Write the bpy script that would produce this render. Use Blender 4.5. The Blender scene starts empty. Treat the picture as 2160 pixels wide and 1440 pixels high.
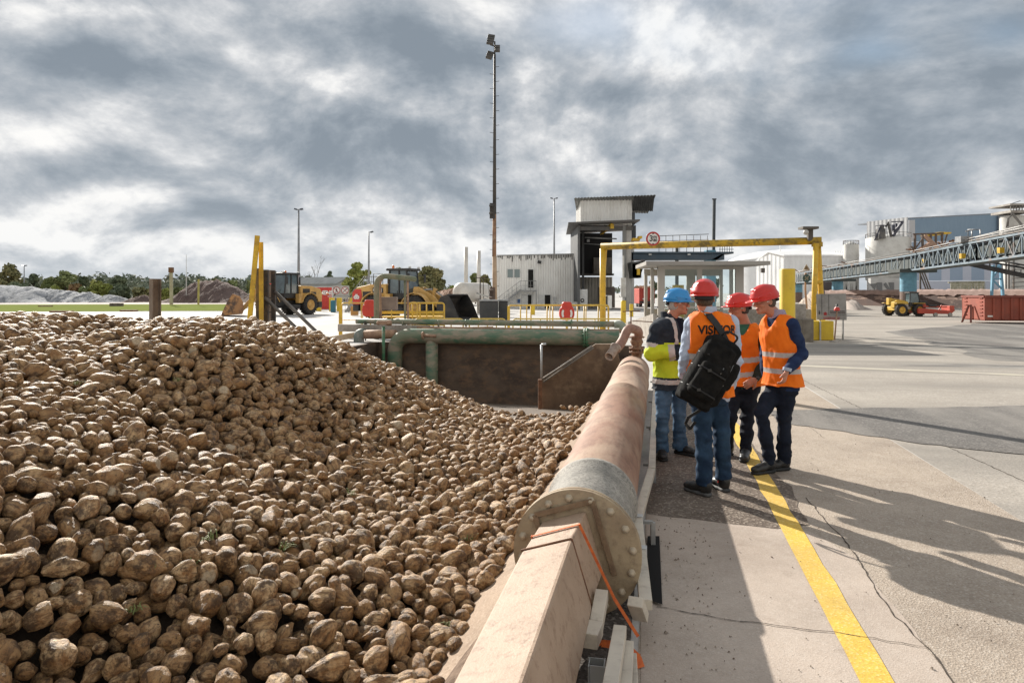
import bpy, math, random
import numpy as np
from mathutils import Vector, Matrix, Euler
from mathutils.bvhtree import BVHTree
R = math.radians
random.seed(7); NR = np.random.RandomState(11)
SC = bpy.context.scene
COL = SC.collection
# ------------------------------------------------------------------ camera
cam_d = bpy.data.cameras.new("camera"); cam = bpy.data.objects.new("camera", cam_d); COL.objects.link(cam)
cam.location = (0, 0, 1.75); cam.rotation_euler = (R(90), 0, 0)
cam_d.sensor_width = 36; cam_d.lens = 24; cam_d.shift_y = -102/2160
cam_d.clip_start = .05; cam_d.clip_end = 6000
SC.camera = cam
# ------------------------------------------------------------------ sun, sky, exposure
SUN_AZ, SUN_EL = R(31), R(26)          # azimuth to the left of straight ahead, elevation
sd = Vector((-math.sin(SUN_AZ)*math.cos(SUN_EL), math.cos(SUN_AZ)*math.cos(SUN_EL), math.sin(SUN_EL)))
sun_d = bpy.data.lights.new("sun", 'SUN'); sun_d.energy = 5.0; sun_d.angle = R(.6); sun_d.color = (1, .94, .85)
sun = bpy.data.objects.new("sun", sun_d); COL.objects.link(sun)
sun.rotation_euler = sd.to_track_quat('Z', 'Y').to_euler(); sun.location = (-20, 30, 40)
SC.view_settings.view_transform = 'Standard'; SC.view_settings.look = 'None'
SC.view_settings.exposure = .62; SC.view_settings.gamma = 1
SC.cycles.use_denoising = True
SC.cycles.max_bounces = 5; SC.cycles.diffuse_bounces = 2; SC.cycles.glossy_bounces = 3; SC.cycles.transmission_bounces = 4; SC.cycles.transparent_max_bounces = 6
W = bpy.data.worlds.new("World"); SC.world = W; W.use_nodes = True
def build_sky():
    nt = W.node_tree; N = nt.nodes; L = nt.links; N.clear()
    def nd(t, **k):
        n = N.new(t)
        for a, b in k.items(): setattr(n, a, b)
        return n
    def M(op, a, b=None, c=None):
        n = nd('ShaderNodeMath', operation=op)
        for i, v in enumerate((a, b, c)):
            if v is None: continue
            if isinstance(v, (int, float)): n.inputs[i].default_value = v
            else: L.new(v, n.inputs[i])
        return n.outputs[0]
    out = nd('ShaderNodeOutputWorld')
    sky = nd('ShaderNodeTexSky'); sky.sky_type = 'NISHITA'; sky.sun_disc = False
    sky.sun_elevation = SUN_EL; sky.sun_rotation = -SUN_AZ; sky.air_density = 1.2; sky.dust_density = 1.5
    bg1 = nd('ShaderNodeBackground'); bg1.inputs[1].default_value = .085; L.new(sky.outputs[0], bg1.inputs[0])
    tc = nd('ShaderNodeTexCoord'); sp = nd('ShaderNodeSeparateXYZ'); L.new(tc.outputs['Generated'], sp.inputs[0])
    z = M('MAXIMUM', sp.outputs[2], .0)
    zz = M('ADD', z, .55)
    px = M('DIVIDE', sp.outputs[0], zz); py = M('DIVIDE', sp.outputs[1], zz)
    # angular picture of the cloud deck: az = x/y, el = z/y for the part of the sky ahead
    cb = nd('ShaderNodeCombineXYZ'); L.new(px, cb.inputs[0]); L.new(py, cb.inputs[1])
    def noise(vec, scale, detail, rough, off=(0, 0, 0), dist=0.0, sc=(1, 1, 1)):
        mp = nd('ShaderNodeMapping'); mp.inputs['Location'].default_value = off; mp.inputs['Scale'].default_value = sc
        L.new(vec, mp.inputs[0])
        n = nd('ShaderNodeTexNoise'); n.inputs['Scale'].default_value = scale; n.inputs['Detail'].default_value = detail
        n.inputs['Roughness'].default_value = rough; n.inputs['Distortion'].default_value = dist
        L.new(mp.outputs[0], n.inputs['Vector']); return n.outputs[0]
    v = cb.outputs[0]
    big = noise(v, 1.5, 4, .5, (3.1, 1.7, 0), .3)
    n1 = noise(v, 2.6, 13, .60, (0.3, 0.4, 0), .2)
    n2 = noise(v, 2.6, 13, .60, (0.3-.03, 0.4+.055, 0), .2)
    n4 = noise(v, 3.4, 12, .6, (5.3, 1.4, 0), .5)
    rim = M('MULTIPLY', M('SUBTRACT', n1, n2), 2.3)
    # large masses of cloud, light and dark, where the sky has them (directions, not pixels)
    az = M('DIVIDE', sp.outputs[0], M('MAXIMUM', sp.outputs[1], .05)); el = M('DIVIDE', sp.outputs[2], M('MAXIMUM', sp.outputs[1], .05))
    def blob(u, vv, su, sv, amp):
        a0 = (u-1080)/1440; e0 = (618-vv)/1440
        a = M('POWER', M('MULTIPLY', M('ABSOLUTE', M('SUBTRACT', az, a0)), 1440/su), 2)
        e = M('POWER', M('MULTIPLY', M('ABSOLUTE', M('SUBTRACT', el, e0)), 1440/sv), 2)
        return M('MULTIPLY', M('EXPONENT', M('MULTIPLY', M('ADD', a, e), -1)), amp)
    tot = None
    for b in ((170, 150, 260, 90, -.16), (880, 110, 170, 80, -.22), (760, 300, 260, 80, -.13), (330, 330, 240, 60, -.10),
              (1620, 390, 300, 60, -.16), (1270, 190, 120, 50, -.10), (1900, 280, 260, 90, -.07), (1115, 150, 60, 80, .20),
              (1300, 140, 70, 40, .14), (1480, 120, 200, 60, .10), (100, 25, 330, 28, .12), (230, 405, 150, 30, .22), (560, 40, 160, 50, .06),
              (60, 300, 110, 35, .20), (1430, 560, 500, 50, .16), (1950, 120, 180, 60, .10), (600, 520, 600, 40, .20), (1180, 340, 120, 90, .08),
              (2100, 60, 100, 50, -.12), (60, 470, 200, 40, .18), (1820, 560, 300, 40, -.05), (1050, 20, 70, 30, .18)):
        x = blob(*b); tot = x if tot is None else M('ADD', tot, x)
    val = M('ADD', M('ADD', M('MULTIPLY', M('SUBTRACT', big, .5), .55), M('MULTIPLY', M('SUBTRACT', n1, .5), .85)), M('ADD', M('MULTIPLY', tot, 1.6), rim))
    ed = nd('ShaderNodeMapRange'); ed.interpolation_type = 'SMOOTHSTEP'; ed.inputs['From Min'].default_value = .50; ed.inputs['From Max'].default_value = .60; L.new(M('ADD', n4, M('MULTIPLY', tot, .45)), ed.inputs[0])
    val = M('ADD', M('ADD', val, .485), M('MULTIPLY', ed.outputs[0], .13))
    rp = nd('ShaderNodeValToRGB'); L.new(val, rp.inputs[0]); cr = rp.color_ramp; cr.interpolation = 'B_SPLINE'
    cr.elements[0].position = .12; cr.elements[0].color = (.215, .255, .30, 1)
    cr.elements[1].position = .95; cr.elements[1].color = (.86, .85, .83, 1)
    for p, c in ((.32, (.305, .345, .39, 1)), (.5, (.40, .43, .465, 1)), (.68, (.56, .575, .595, 1)), (.8, (.70, .705, .71, 1))):
        e = cr.elements.new(p); e.color = c
    # near the horizon the deck thins to pale light
    hz = M('EXPONENT', M('MULTIPLY', z, -14))
    mx = nd('ShaderNodeMix', data_type='RGBA'); L.new(M('MULTIPLY', hz, .50), mx.inputs[0]); L.new(rp.outputs[0], mx.inputs[6]); mx.inputs[7].default_value = (.66, .70, .73, 1)
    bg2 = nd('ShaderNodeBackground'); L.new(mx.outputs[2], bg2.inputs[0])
    # unseen clouds behind the camera, brightened and warmed as added fill on camera-facing fronts
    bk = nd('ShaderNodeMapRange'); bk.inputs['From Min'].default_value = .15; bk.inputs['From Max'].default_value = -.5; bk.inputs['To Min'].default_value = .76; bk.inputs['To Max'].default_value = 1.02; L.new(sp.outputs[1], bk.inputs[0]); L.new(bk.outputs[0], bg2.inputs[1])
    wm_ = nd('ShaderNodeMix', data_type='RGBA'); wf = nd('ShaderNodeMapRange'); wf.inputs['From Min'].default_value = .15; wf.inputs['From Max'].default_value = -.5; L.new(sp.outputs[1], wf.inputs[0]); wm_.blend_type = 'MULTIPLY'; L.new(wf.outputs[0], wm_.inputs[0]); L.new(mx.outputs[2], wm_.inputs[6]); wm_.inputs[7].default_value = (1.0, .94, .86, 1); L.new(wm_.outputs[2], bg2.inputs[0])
    # small gaps of blue
    g = noise(v, 1.1, 6, .55, (7.3, 2.2, 0), .2)
    gap = M('MULTIPLY', M('MINIMUM', M('MULTIPLY', z, 5), 1), M('MULTIPLY', M('MINIMUM', M('MAXIMUM', M('MULTIPLY', M('SUBTRACT', g, .60), 6), 0), 1), .55))
    gp = M('MINIMUM', M('ADD', gap, M('ADD', blob(1860, 110, 90, 30, .35), M('ADD', blob(1215, 50, 110, 55, .42), blob(2120, 70, 80, 40, .35)))), .8)
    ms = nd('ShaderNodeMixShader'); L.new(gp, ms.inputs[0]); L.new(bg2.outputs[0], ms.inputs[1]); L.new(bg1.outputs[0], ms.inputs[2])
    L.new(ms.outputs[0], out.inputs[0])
build_sky()
# ------------------------------------------------------------------ geometry of the place
F_, H_ = 1440.0, 1.75
def P(u, v, Y): return Vector(((u-1080)/F_*Y, Y, H_+(618-v)/F_*Y))      # a point measured on the photograph at depth Y
def G(u, v, z=0.0):                                                       # the same, on the level z
    Y = (H_-z)*F_/(v-618); return Vector(((u-1080)/F_*Y, Y, z))
TH = R(12.07); AX = Vector((math.sin(TH), math.cos(TH), 0)); AR = Vector((math.cos(TH), -math.sin(TH), 0)); A0 = Vector((-.444, 0, 0))
def A(s, t, z=0.0): return A0 + AX*s + AR*t + Vector((0, 0, z))           # along the red pipe, across it, up
def ART(p): d = Vector(p)-A0; return d.dot(AX), d.dot(AR)
YAW = -TH
WM = {}
def tag(o, label=None, cat=None, group=None, kind=None):
    if label: o['label'] = label
    if cat: o['category'] = cat
    if group: o['group'] = group
    if kind: o['kind'] = kind
    return o
def thing(name, label, cat, loc=(0, 0, 0), rz=0, group=None):
    o = bpy.data.objects.new(name, None); COL.objects.link(o); o.empty_display_size = .3
    o.location = loc; o.rotation_euler = (0, 0, rz)
    WM[o.name] = Matrix.Translation(Vector(loc)) @ Matrix.Rotation(rz, 4, 'Z')
    return tag(o, label, cat, group)
def link(name, me, mats, parent=None):
    if not isinstance(mats, (list, tuple)): mats = [mats]
    for m in mats: me.materials.append(m)
    o = bpy.data.objects.new(name, me); COL.objects.link(o)
    if parent is not None:
        o.parent = parent; WM[o.name] = WM.get(parent.name, Matrix())
    else: WM[o.name] = Matrix()
    return o
def mesh_np(V, Fq, smooth=True, mi=None):
    """V (n,3); Fq (m,k) faces all of one size"""
    me = bpy.data.meshes.new('m'); n, m, k = len(V), len(Fq), Fq.shape[1]
    me.vertices.add(n); me.vertices.foreach_set('co', np.asarray(V, np.float32).ravel())
    me.loops.add(m*k); me.loops.foreach_set('vertex_index', np.asarray(Fq, np.int32).ravel())
    me.polygons.add(m); me.polygons.foreach_set('loop_start', np.arange(m, dtype=np.int32)*k)
    if mi is not None: me.polygons.foreach_set('material_index', np.asarray(mi, np.int32))
    me.polygons.foreach_set('use_smooth', np.full(m, smooth))
    me.update(calc_edges=True); me.validate(); return me
class MB:
    """collects simple solids and links them as ONE mesh"""
    def __init__(s): s.v = []; s.f = []; s.mi = []; s.sm = []; s.m = 0; s.T = None
    def add(s, vs, fs, sm=False):
        b = len(s.v)
        if s.T is not None: vs = [s.T @ Vector(p) for p in vs]
        s.v += [tuple(p) for p in vs]
        for f in fs: s.f.append(tuple(b+i for i in f)); s.mi.append(s.m); s.sm.append(sm)
        return s
    def box(s, c, d, rz=0, rot=None):
        c = Vector(c); x, y, z = d[0]/2, d[1]/2, d[2]/2
        Rm = rot if rot is not None else Matrix.Rotation(rz, 3, 'Z')
        vs = [c + Rm @ Vector((a*x, b*y, e*z)) for a in (-1, 1) for b in (-1, 1) for e in (-1, 1)]
        return s.add(vs, [(0, 1, 3, 2), (4, 6, 7, 5), (0, 4, 5, 1), (2, 3, 7, 6), (0, 2, 6, 4), (1, 5, 7, 3)])
    def bb(s, a, b): return s.box([(a[i]+b[i])/2 for i in range(3)], [abs(b[i]-a[i]) for i in range(3)])
    def beam(s, a, b, w, h=None, up=(0, 0, 1), roll=0):
        a = Vector(a); b = Vector(b); h = w if h is None else h; d = b-a; L = d.length
        if L < 1e-6: return s
        d.normalize(); u = Vector(up); x = d.cross(u)
        if x.length < 1e-3: x = d.cross(Vector((1, 0, 0)))
        x.normalize(); y = x.cross(d)
        if roll: q = Matrix.Rotation(roll, 3, d); x = q @ x; y = q @ y
        vs = [p + x*(i*w/2) + y*(j*h/2) for p in (a, b) for i, j in ((-1, -1), (1, -1), (1, 1), (-1, 1))]
        return s.add(vs, [(0, 1, 2, 3), (7, 6, 5, 4), (0, 4, 5, 1), (1, 5, 6, 2), (2, 6, 7, 3), (3, 7, 4, 0)])
    def tube(s, pts, r, n=12, cap=True, closed=False):
        pts = [Vector(p) for p in pts]; k = len(pts); rs = r if isinstance(r, (list, tuple)) else [r]*k
        vs = []; px = None
        for i, p in enumerate(pts):
            if closed: d = pts[(i+1) % k]-pts[i-1]
            else: d = pts[min(i+1, k-1)]-pts[max(i-1, 0)]
            if d.length < 1e-9: d = Vector((0, 0, 1))
            d.normalize()
            x = px - d*px.dot(d) if px is not None else d.cross(Vector((0, 0, 1)))
            if x.length < 1e-3: x = d.cross(Vector((1, 0, 0)))
            x.normalize(); px = x; y = d.cross(x)
            for j in range(n):
                a = 2*math.pi*j/n; vs.append(p + (x*math.cos(a)+y*math.sin(a))*rs[i])
        fs = []; K = k if closed else k-1
        for i in range(K):
            i2 = (i+1) % k
            for j in range(n): fs.append((i*n+j, i*n+(j+1) % n, i2*n+(j+1) % n, i2*n+j))
        s.add(vs, fs, True)
        if cap and not closed:
            b = len(s.v)-k*n
            for ring in (range(n), range((k-1)*n, k*n)):
                s.f.append(tuple(b+i for i in ring)); s.mi.append(s.m); s.sm.append(False)
        return s
    def cyl(s, a, b, r, r2=None, n=16): return s.tube([a, b], [r, r if r2 is None else r2], n)
    def lathe(s, prof, c=(0, 0, 0), n=24, axis=None):
        """prof [(r,h)...]; axis = direction"""
        c = Vector(c); q = Vector(axis).to_track_quat('Z', 'Y').to_matrix() if axis is not None else Matrix.Identity(3)
        vs = []
        for r, h in prof:
            for j in range(n): a = 2*math.pi*j/n; vs.append(c + q @ Vector((r*math.cos(a), r*math.sin(a), h)))
        fs = [(i*n+j, i*n+(j+1) % n, (i+1)*n+(j+1) % n, (i+1)*n+j) for i in range(len(prof)-1) for j in range(n)]
        return s.add(vs, fs, True)
    def prism(s, poly, ex, sm=False):
        """poly = 3d points, ex = extrusion vector"""
        n = len(poly); ex = Vector(ex); vs = [Vector(p) for p in poly]+[Vector(p)+ex for p in poly]
        return s.add(vs, [tuple(range(n)), tuple(range(2*n-1, n-1, -1))]+[(i, i+n, (i+1) % n+n, (i+1) % n) for i in range(n)], sm)
    def poly(s, pts): return s.add(pts, [tuple(range(len(pts)))])
    def ball(s, c, r, n=12, sc=(1, 1, 1)):
        c = Vector(c); vs = []; m = n//2
        for i in range(m+1):
            t = math.pi*i/m
            for j in range(n): a = 2*math.pi*j/n; vs.append(c+Vector((r*sc[0]*math.sin(t)*math.cos(a), r*sc[1]*math.sin(t)*math.sin(a), r*sc[2]*math.cos(t))))
        return s.add(vs, [(i*n+j, i*n+(j+1) % n, (i+1)*n+(j+1) % n, (i+1)*n+j) for i in range(m) for j in range(n)], True)
    def build(s, name, mats, parent=None, world=True, bev=0, group=None):
        me = bpy.data.meshes.new(name); vs = s.v
        if parent is not None and world:
            inv = WM[parent.name].inverted(); vs = [tuple(inv @ Vector(p)) for p in s.v]
        me.from_pydata(vs, [], s.f)
        me.polygons.foreach_set('material_index', s.mi); me.polygons.foreach_set('use_smooth', s.sm); me.update()
        import bmesh
        bm = bmesh.new(); bm.from_mesh(me); bmesh.ops.remove_doubles(bm, verts=bm.verts, dist=1e-6) if False else None
        bmesh.ops.recalc_face_normals(bm, faces=bm.faces); bm.to_mesh(me); bm.free()
        o = link(name, me, mats, parent)
        if bev:
            m = o.modifiers.new('bevel', 'BEVEL'); m.width = bev; m.segments = 2; m.limit_method = 'ANGLE'; m.angle_limit = R(35); m.harden_normals = False
        return o
def arc(c, r, a0, a1, n, ex, ey):
    c = Vector(c); ex = Vector(ex); ey = Vector(ey)
    return [c + ex*(r*math.cos(a0+(a1-a0)*i/n)) + ey*(r*math.sin(a0+(a1-a0)*i/n)) for i in range(n+1)]
def rounded(pts, r, n=5):
    """a path with its corners rounded"""
    pts = [Vector(p) for p in pts]; out = [pts[0]]
    for i in range(1, len(pts)-1):
        a, b, c = pts[i-1], pts[i], pts[i+1]; d1 = (a-b); d2 = (c-b); rr = min(r, d1.length*.45, d2.length*.45)
        p1 = b+d1.normalized()*rr; p2 = b+d2.normalized()*rr
        for k in range(n+1):
            t = k/n; out.append(p1*(1-t)**2 + b*2*t*(1-t) + p2*t*t)
    out.append(pts[-1]); return out
# ------------------------------------------------------------------ materials
MATS = {}
def mat(name, c1, c2=None, scale=4, rough=.6, metal=0, bump=.0, bscale=40, c3=None, s3=30, f3=.3, detail=6, cpos=(.4, .62), stretch=(1, 1, 1), coat=0, spec=.5, trans=0, alpha=1, emit=None, rrough=0, p3=(.5, .7), bdist=.02):
    if name in MATS: return MATS[name]
    m = bpy.data.materials.new(name); m.use_nodes = True; nt = m.node_tree; N = nt.nodes; L = nt.links
    b = N['Principled BSDF']; b.inputs['Roughness'].default_value = rough; b.inputs['Metallic'].default_value = metal
    b.inputs['Specular IOR Level'].default_value = spec; b.inputs['Coat Weight'].default_value = coat; b.inputs['Coat Roughness'].default_value = .15
    b.inputs['Transmission Weight'].default_value = trans; b.inputs['Alpha'].default_value = alpha
    b.inputs['Base Color'].default_value = (*c1, 1)
    if emit: b.inputs['Emission Color'].default_value = (*c1, 1); b.inputs['Emission Strength'].default_value = emit
    tc = N.new('ShaderNodeTexCoord'); mp = N.new('ShaderNodeMapping'); mp.inputs['Scale'].default_value = stretch; L.new(tc.outputs['Object'], mp.inputs[0])
    col = None
    def noise(sc, det=detail, rg=.6):
        n = N.new('ShaderNodeTexNoise'); n.inputs['Scale'].default_value = sc; n.inputs['Detail'].default_value = det; n.inputs['Roughness'].default_value = rg
        L.new(mp.outputs[0], n.inputs['Vector']); return n
    def ramp(src, a, b_):
        r = N.new('ShaderNodeMapRange'); r.inputs['From Min'].default_value = a; r.inputs['From Max'].default_value = b_; L.new(src, r.inputs[0]); return r.outputs[0]
    def mix(fac, A_, B_):
        x = N.new('ShaderNodeMix'); x.data_type = 'RGBA'
        if isinstance(fac, float): x.inputs[0].default_value = fac
        else: L.new(fac, x.inputs[0])
        for i, q in ((6, A_), (7, B_)):
            if isinstance(q, tuple): x.inputs[i].default_value = (*q, 1)
            else: L.new(q, x.inputs[i])
        return x.outputs[2]
    col = c1
    if c2 is not None:
        n = noise(scale); fac = ramp(n.outputs[0], *cpos); col = mix(fac, c1, c2)
        if rrough: 
            r = N.new('ShaderNodeMapRange'); r.inputs['To Min'].default_value = rough; r.inputs['To Max'].default_value = rough+rrough; L.new(fac, r.inputs[0]); L.new(r.outputs[0], b.inputs['Roughness'])
    if c3 is not None:
        n = noise(s3, 4, .7); fac = ramp(n.outputs[0], *p3)
        mm = N.new('ShaderNodeMath'); mm.operation = 'MULTIPLY'; L.new(fac, mm.inputs[0]); mm.inputs[1].default_value = f3
        col = mix(mm.outputs[0], col, c3)
    if not isinstance(col, tuple): L.new(col, b.inputs['Base Color'])
    if bump:
        n = noise(bscale, 5, .65); bp = N.new('ShaderNodeBump'); bp.inputs['Strength'].default_value = bump; bp.inputs['Distance'].default_value = bdist
        L.new(n.outputs[0], bp.inputs['Height']); L.new(bp.outputs[0], b.inputs['Normal'])
    MATS[name] = m; m['nodes_ready'] = True; return m
M = mat
yellow_paint = M('yellow_paint', (.72, .46, .03), (.50, .30, .03), 3, .5, bump=.15, bscale=30, c3=(.16, .10, .04), s3=14, f3=.75, p3=(.56, .72))
yellow_clean = M('yellow_clean', (.74, .52, .03), (.64, .43, .03), 2, .45, c3=(.3, .2, .05), s3=9, f3=.35, p3=(.58, .75), bump=.04)
yellow_pale = M('yellow_pale', (.72, .52, .10), (.62, .42, .08), 5, .5, c3=(.4, .3, .15), s3=20, f3=.5)
rust = M('rust', (.22, .10, .05), (.12, .055, .03), 6, .8, bump=.4, bscale=60, c3=(.36, .2, .1), s3=25, f3=.5)
pale_rust = M('pale_rust', (.46, .30, .20), (.30, .18, .12), 5, .75, bump=.2, bscale=50, c3=(.16, .08, .05), s3=22, f3=.6)
dark_steel = M('dark_steel', (.055, .055, .055), (.12, .09, .07), 5, .55, .3, bump=.1)
grey_steel = M('grey_steel', (.30, .31, .32), (.20, .20, .20), 5, .45, .6, bump=.05)
light_steel = M('light_steel', (.55, .56, .56), (.42, .42, .41), 5, .45, .4)
galv = M('galvanised', (.40, .40, .39), (.28, .27, .26), 8, .5, .5)
black_rubber = M('black_rubber', (.022, .022, .022), (.05, .043, .038), 6, .85, bump=.3, bscale=30)
black_plastic = M('black_plastic', (.02, .02, .022), (.035, .033, .03), 8, .5)
white_paint = M('white_paint', (.74, .74, .72), (.62, .62, .60), 3, .5)
white_sign = M('white_sign', (.74, .72, .69), rough=.45)
red_sign = M('red_sign', (.62, .05, .035), (.5, .04, .03), 4, .4)
deep_red = M('deep_red', (.35, .02, .02), rough=.5)
black_sign = M('black_sign', (.02, .02, .02), rough=.5)
glass = M('dark_glass', (.05, .075, .085), rough=.04, spec=.9)
orange_lamp = M('orange_lamp', (.85, .22, .03), rough=.3)
concrete = M('concrete', (.42, .385, .34), (.30, .27, .235), 3, .85, bump=.3, bscale=60, c3=(.18, .15, .12), s3=12, f3=.5)
# ------------------------------------------------------------------ the ground
def stony(name, base, dark, light, vscale=90, amt=.5, rough=.85, big=1.2, stain=(.16, .13, .11), stainf=.35, bump=.35, wet=0, streak=None):
    m = bpy.data.materials.new(name); m.use_nodes = True; nt = m.node_tree; N = nt.nodes; L = nt.links; b = N['Principled BSDF']
    tc = N.new('ShaderNodeTexCoord'); rot = N.new('ShaderNodeMapping'); rot.inputs['Rotation'].default_value = (0, 0, TH); L.new(tc.outputs['Object'], rot.inputs[0])
    def noise(sc, det=6, rg=.6, st=(1, 1, 1), off=0):
        mp = N.new('ShaderNodeMapping'); mp.inputs['Scale'].default_value = st; mp.inputs['Location'].default_value = (off, off*.7, 0); L.new(rot.outputs[0], mp.inputs[0])
        n = N.new('ShaderNodeTexNoise'); n.inputs['Scale'].default_value = sc; n.inputs['Detail'].default_value = det; n.inputs['Roughness'].default_value = rg; L.new(mp.outputs[0], n.inputs['Vector']); return n.outputs[0]
    def mr(src, a, c, lo=0, hi=1):
        r = N.new('ShaderNodeMapRange'); r.inputs['From Min'].default_value = a; r.inputs['From Max'].default_value = c; r.inputs['To Min'].default_value = lo; r.inputs['To Max'].default_value = hi; L.new(src, r.inputs[0]); return r.outputs[0]
    def mix(f, A_, B_):
        x = N.new('ShaderNodeMix'); x.data_type = 'RGBA'
        if isinstance(f, (int, float)): x.inputs[0].default_value = f
        else: L.new(f, x.inputs[0])
        for i, q in ((6, A_), (7, B_)):
            if isinstance(q, tuple): x.inputs[i].default_value = (*q, 1)
            else: L.new(q, x.inputs[i])
        return x.outputs[2]
    c = mix(mr(noise(big, 8, .62), .38, .64), base, tuple(.5*(base[i]+dark[i]) for i in range(3)))
    c = mix(mr(noise(big*7, 6, .7, off=5), .45, .68, 0, .5), c, tuple(.75*base[i]+.25*light[i] for i in range(3)))
    vo = N.new('ShaderNodeTexVoronoi'); vo.inputs['Scale'].default_value = vscale; L.new(rot.outputs[0], vo.inputs['Vector'])
    sep = N.new('ShaderNodeSeparateColor'); L.new(vo.outputs['Color'], sep.inputs[0])
    c = mix(mr(sep.outputs[0], .55, 1, 0, amt), c, dark); c = mix(mr(sep.outputs[1], .72, 1, 0, amt), c, light)
    c = mix(mr(noise(vscale*1.9, 3, .8), .52, .75, 0, amt*.8), c, dark)
    c = mix(mr(noise(3.3, 10, .72, off=9), .58, .72, 0, stainf), c, stain)
    c = mix(mr(noise(.45, 8, .6, off=3), .5, .68, 0, stainf*.8), c, stain)
    if streak: c = mix(mr(noise(streak[0], 6, .6, streak[1] if isinstance(streak[1], tuple) else (1, streak[1], 1), 2), .45, .6, 0, streak[3]), c, streak[2])
    L.new(c, b.inputs['Base Color']); b.inputs['Roughness'].default_value = rough; b.inputs['Specular IOR Level'].default_value = .2
    if wet: L.new(mr(noise(2.2, 6, .6, off=4), .4, .6, rough, rough-wet), b.inputs['Roughness'])
    bp = N.new('ShaderNodeBump'); bp.inputs['Strength'].default_value = bump; bp.inputs['Distance'].default_value = .006
    ad = N.new('ShaderNodeMath'); L.new(vo.outputs['Distance'], ad.inputs[0]); L.new(noise(vscale*.8, 4, .8), ad.inputs[1]); L.new(ad.outputs[0], bp.inputs['Height']); L.new(bp.outputs[0], b.inputs['Normal'])
    return m
PIT_L, PIT_R, PIT_S = -9.36, -.25, 23.0
yard_m = stony('yard_concrete', (.60, .58, .55), (.38, .365, .35), (.72, .70, .67), 30, .35, big=.12, streak=(.35, .12, (.40, .39, .38), .6), stainf=.2)
ss = [-600, -12, PIT_S, 3500]; ts = [-3000, PIT_L, PIT_R, 3000]; g = MB()
for i in range(3):
    for j in range(3):
        if i == 1 and j == 1: continue
        g.poly([A(ss[i], ts[j]), A(ss[i], ts[j+1]), A(ss[i+1], ts[j+1]), A(ss[i+1], ts[j])])
tag(g.build('ground', yard_m), 'pale worn concrete yard around the beet pit', kind='structure')
def sheet(name, pts, m, z, label, jag=0, n=14):
    out = []
    for i, p in enumerate(pts):
        a = Vector(p); b = Vector(pts[(i+1) % len(pts)]); d = b-a; nn = Vector((-d.y, d.x, 0)).normalized() if d.length else Vector()
        k = max(1, int(n*min(1, d.length/2))) if jag else 1
        for q in range(k):
            o = 0 if q == 0 else (random.random()-.5)*2*jag
            out.append(a+d*(q/k)+nn*o)
    mb = MB(); mb.poly([(p.x, p.y, z) for p in out]); o = mb.build(name, m)
    return tag(o, label, kind='structure')
pave_m = stony('coarse_pavement', (.475, .40, .325), (.22, .175, .14), (.66, .60, .53), 105, .45, big=.8, stainf=.3, bump=.5)
smooth_m = stony('smooth_pavement', (.53, .445, .375), (.30, .25, .21), (.66, .60, .54), 130, .30, big=1.1, stain=(.22, .165, .13), stainf=.4, bump=.2)
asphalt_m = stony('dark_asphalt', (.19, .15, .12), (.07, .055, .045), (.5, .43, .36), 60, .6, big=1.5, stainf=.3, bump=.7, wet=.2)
grey_m = stony('grey_asphalt', (.175, .165, .155), (.10, .095, .09), (.42, .39, .36), 55, .4, big=.5, streak=(.8, .15, (.30, .28, .255), .6), stainf=.3)
sheet('worn_pavement', [A(-6, .34), A(-6, 3.25), A(15.5, 3.1), A(19, 1.2), A(19, .34)], pave_m, .0025, 'coarse beige pavement running beside the pipe')
sheet('smooth_pavement', [A(-6, .345), A(-6, 1.72), A(1.9, 1.72), A(3.7, 1.73), A(5.0, 1.70), A(5.45, 1.52), A(5.55, 1.2), A(5.72, .345)], smooth_m, .0045, 'smooth pale concrete slab around the yellow line', .015)
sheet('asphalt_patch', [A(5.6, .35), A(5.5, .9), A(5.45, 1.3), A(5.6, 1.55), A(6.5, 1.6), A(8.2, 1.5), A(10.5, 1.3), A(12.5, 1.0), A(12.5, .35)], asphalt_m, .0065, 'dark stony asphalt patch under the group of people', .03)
sheet('yard_apron', [A(-12, 3.24), A(14, 3.14), A(22, 2.2), A(40, 4), A(130, 8), A(130, 130), A(-12, 60)], stony('apron_concrete', (.43, .39, .34), (.28, .25, .22), (.58, .54, .49), 40, .45, .85, big=.25, streak=(.45, (.10, 1, 1), (.26, .24, .215), .8), stainf=.3), .0015, 'greyer concrete apron right of the pavement')
sheet('asphalt_strip', [A(8.9, 3.3), A(8.2, 5.0), A(9.0, 9), A(12.0, 12), A(13, 12), A(12.4, 7), A(11.3, 3.4), A(10.8, 2.0), A(9.9, 2.0)], grey_m, .009, 'grey asphalt repair across the yard', .05)
sheet('asphalt_field', [A(20, 9), A(17, 30), A(24, 60), A(44, 60), A(46, 20), A(34, 10.5)], grey_m, .004, 'grey tarmac field in front of the brown wall', .3)
sheet('grass_verge', [P(-900, 660, 60), P(480, 656, 66), P(520, 650, 78), P(500, 642, 106), P(-700, 643, 100)], mat('grass', (.19, .225, .075), (.24, .265, .09), .6, .9, c3=(.09, .13, .03), s3=5, f3=.6, bump=.6, bscale=4, spec=.0), .02, 'bright green grass verge beyond the concrete yard', .4)
sheet('gravel_road', [P(-900, 643, 100), P(560, 643, 100), P(620, 632, 180), P(-1200, 632, 180)], mat('dirt', (.36, .30, .26), (.28, .23, .2), .3, .9), .016, 'dusty pinkish gravel road beyond the grass', .4)
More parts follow.
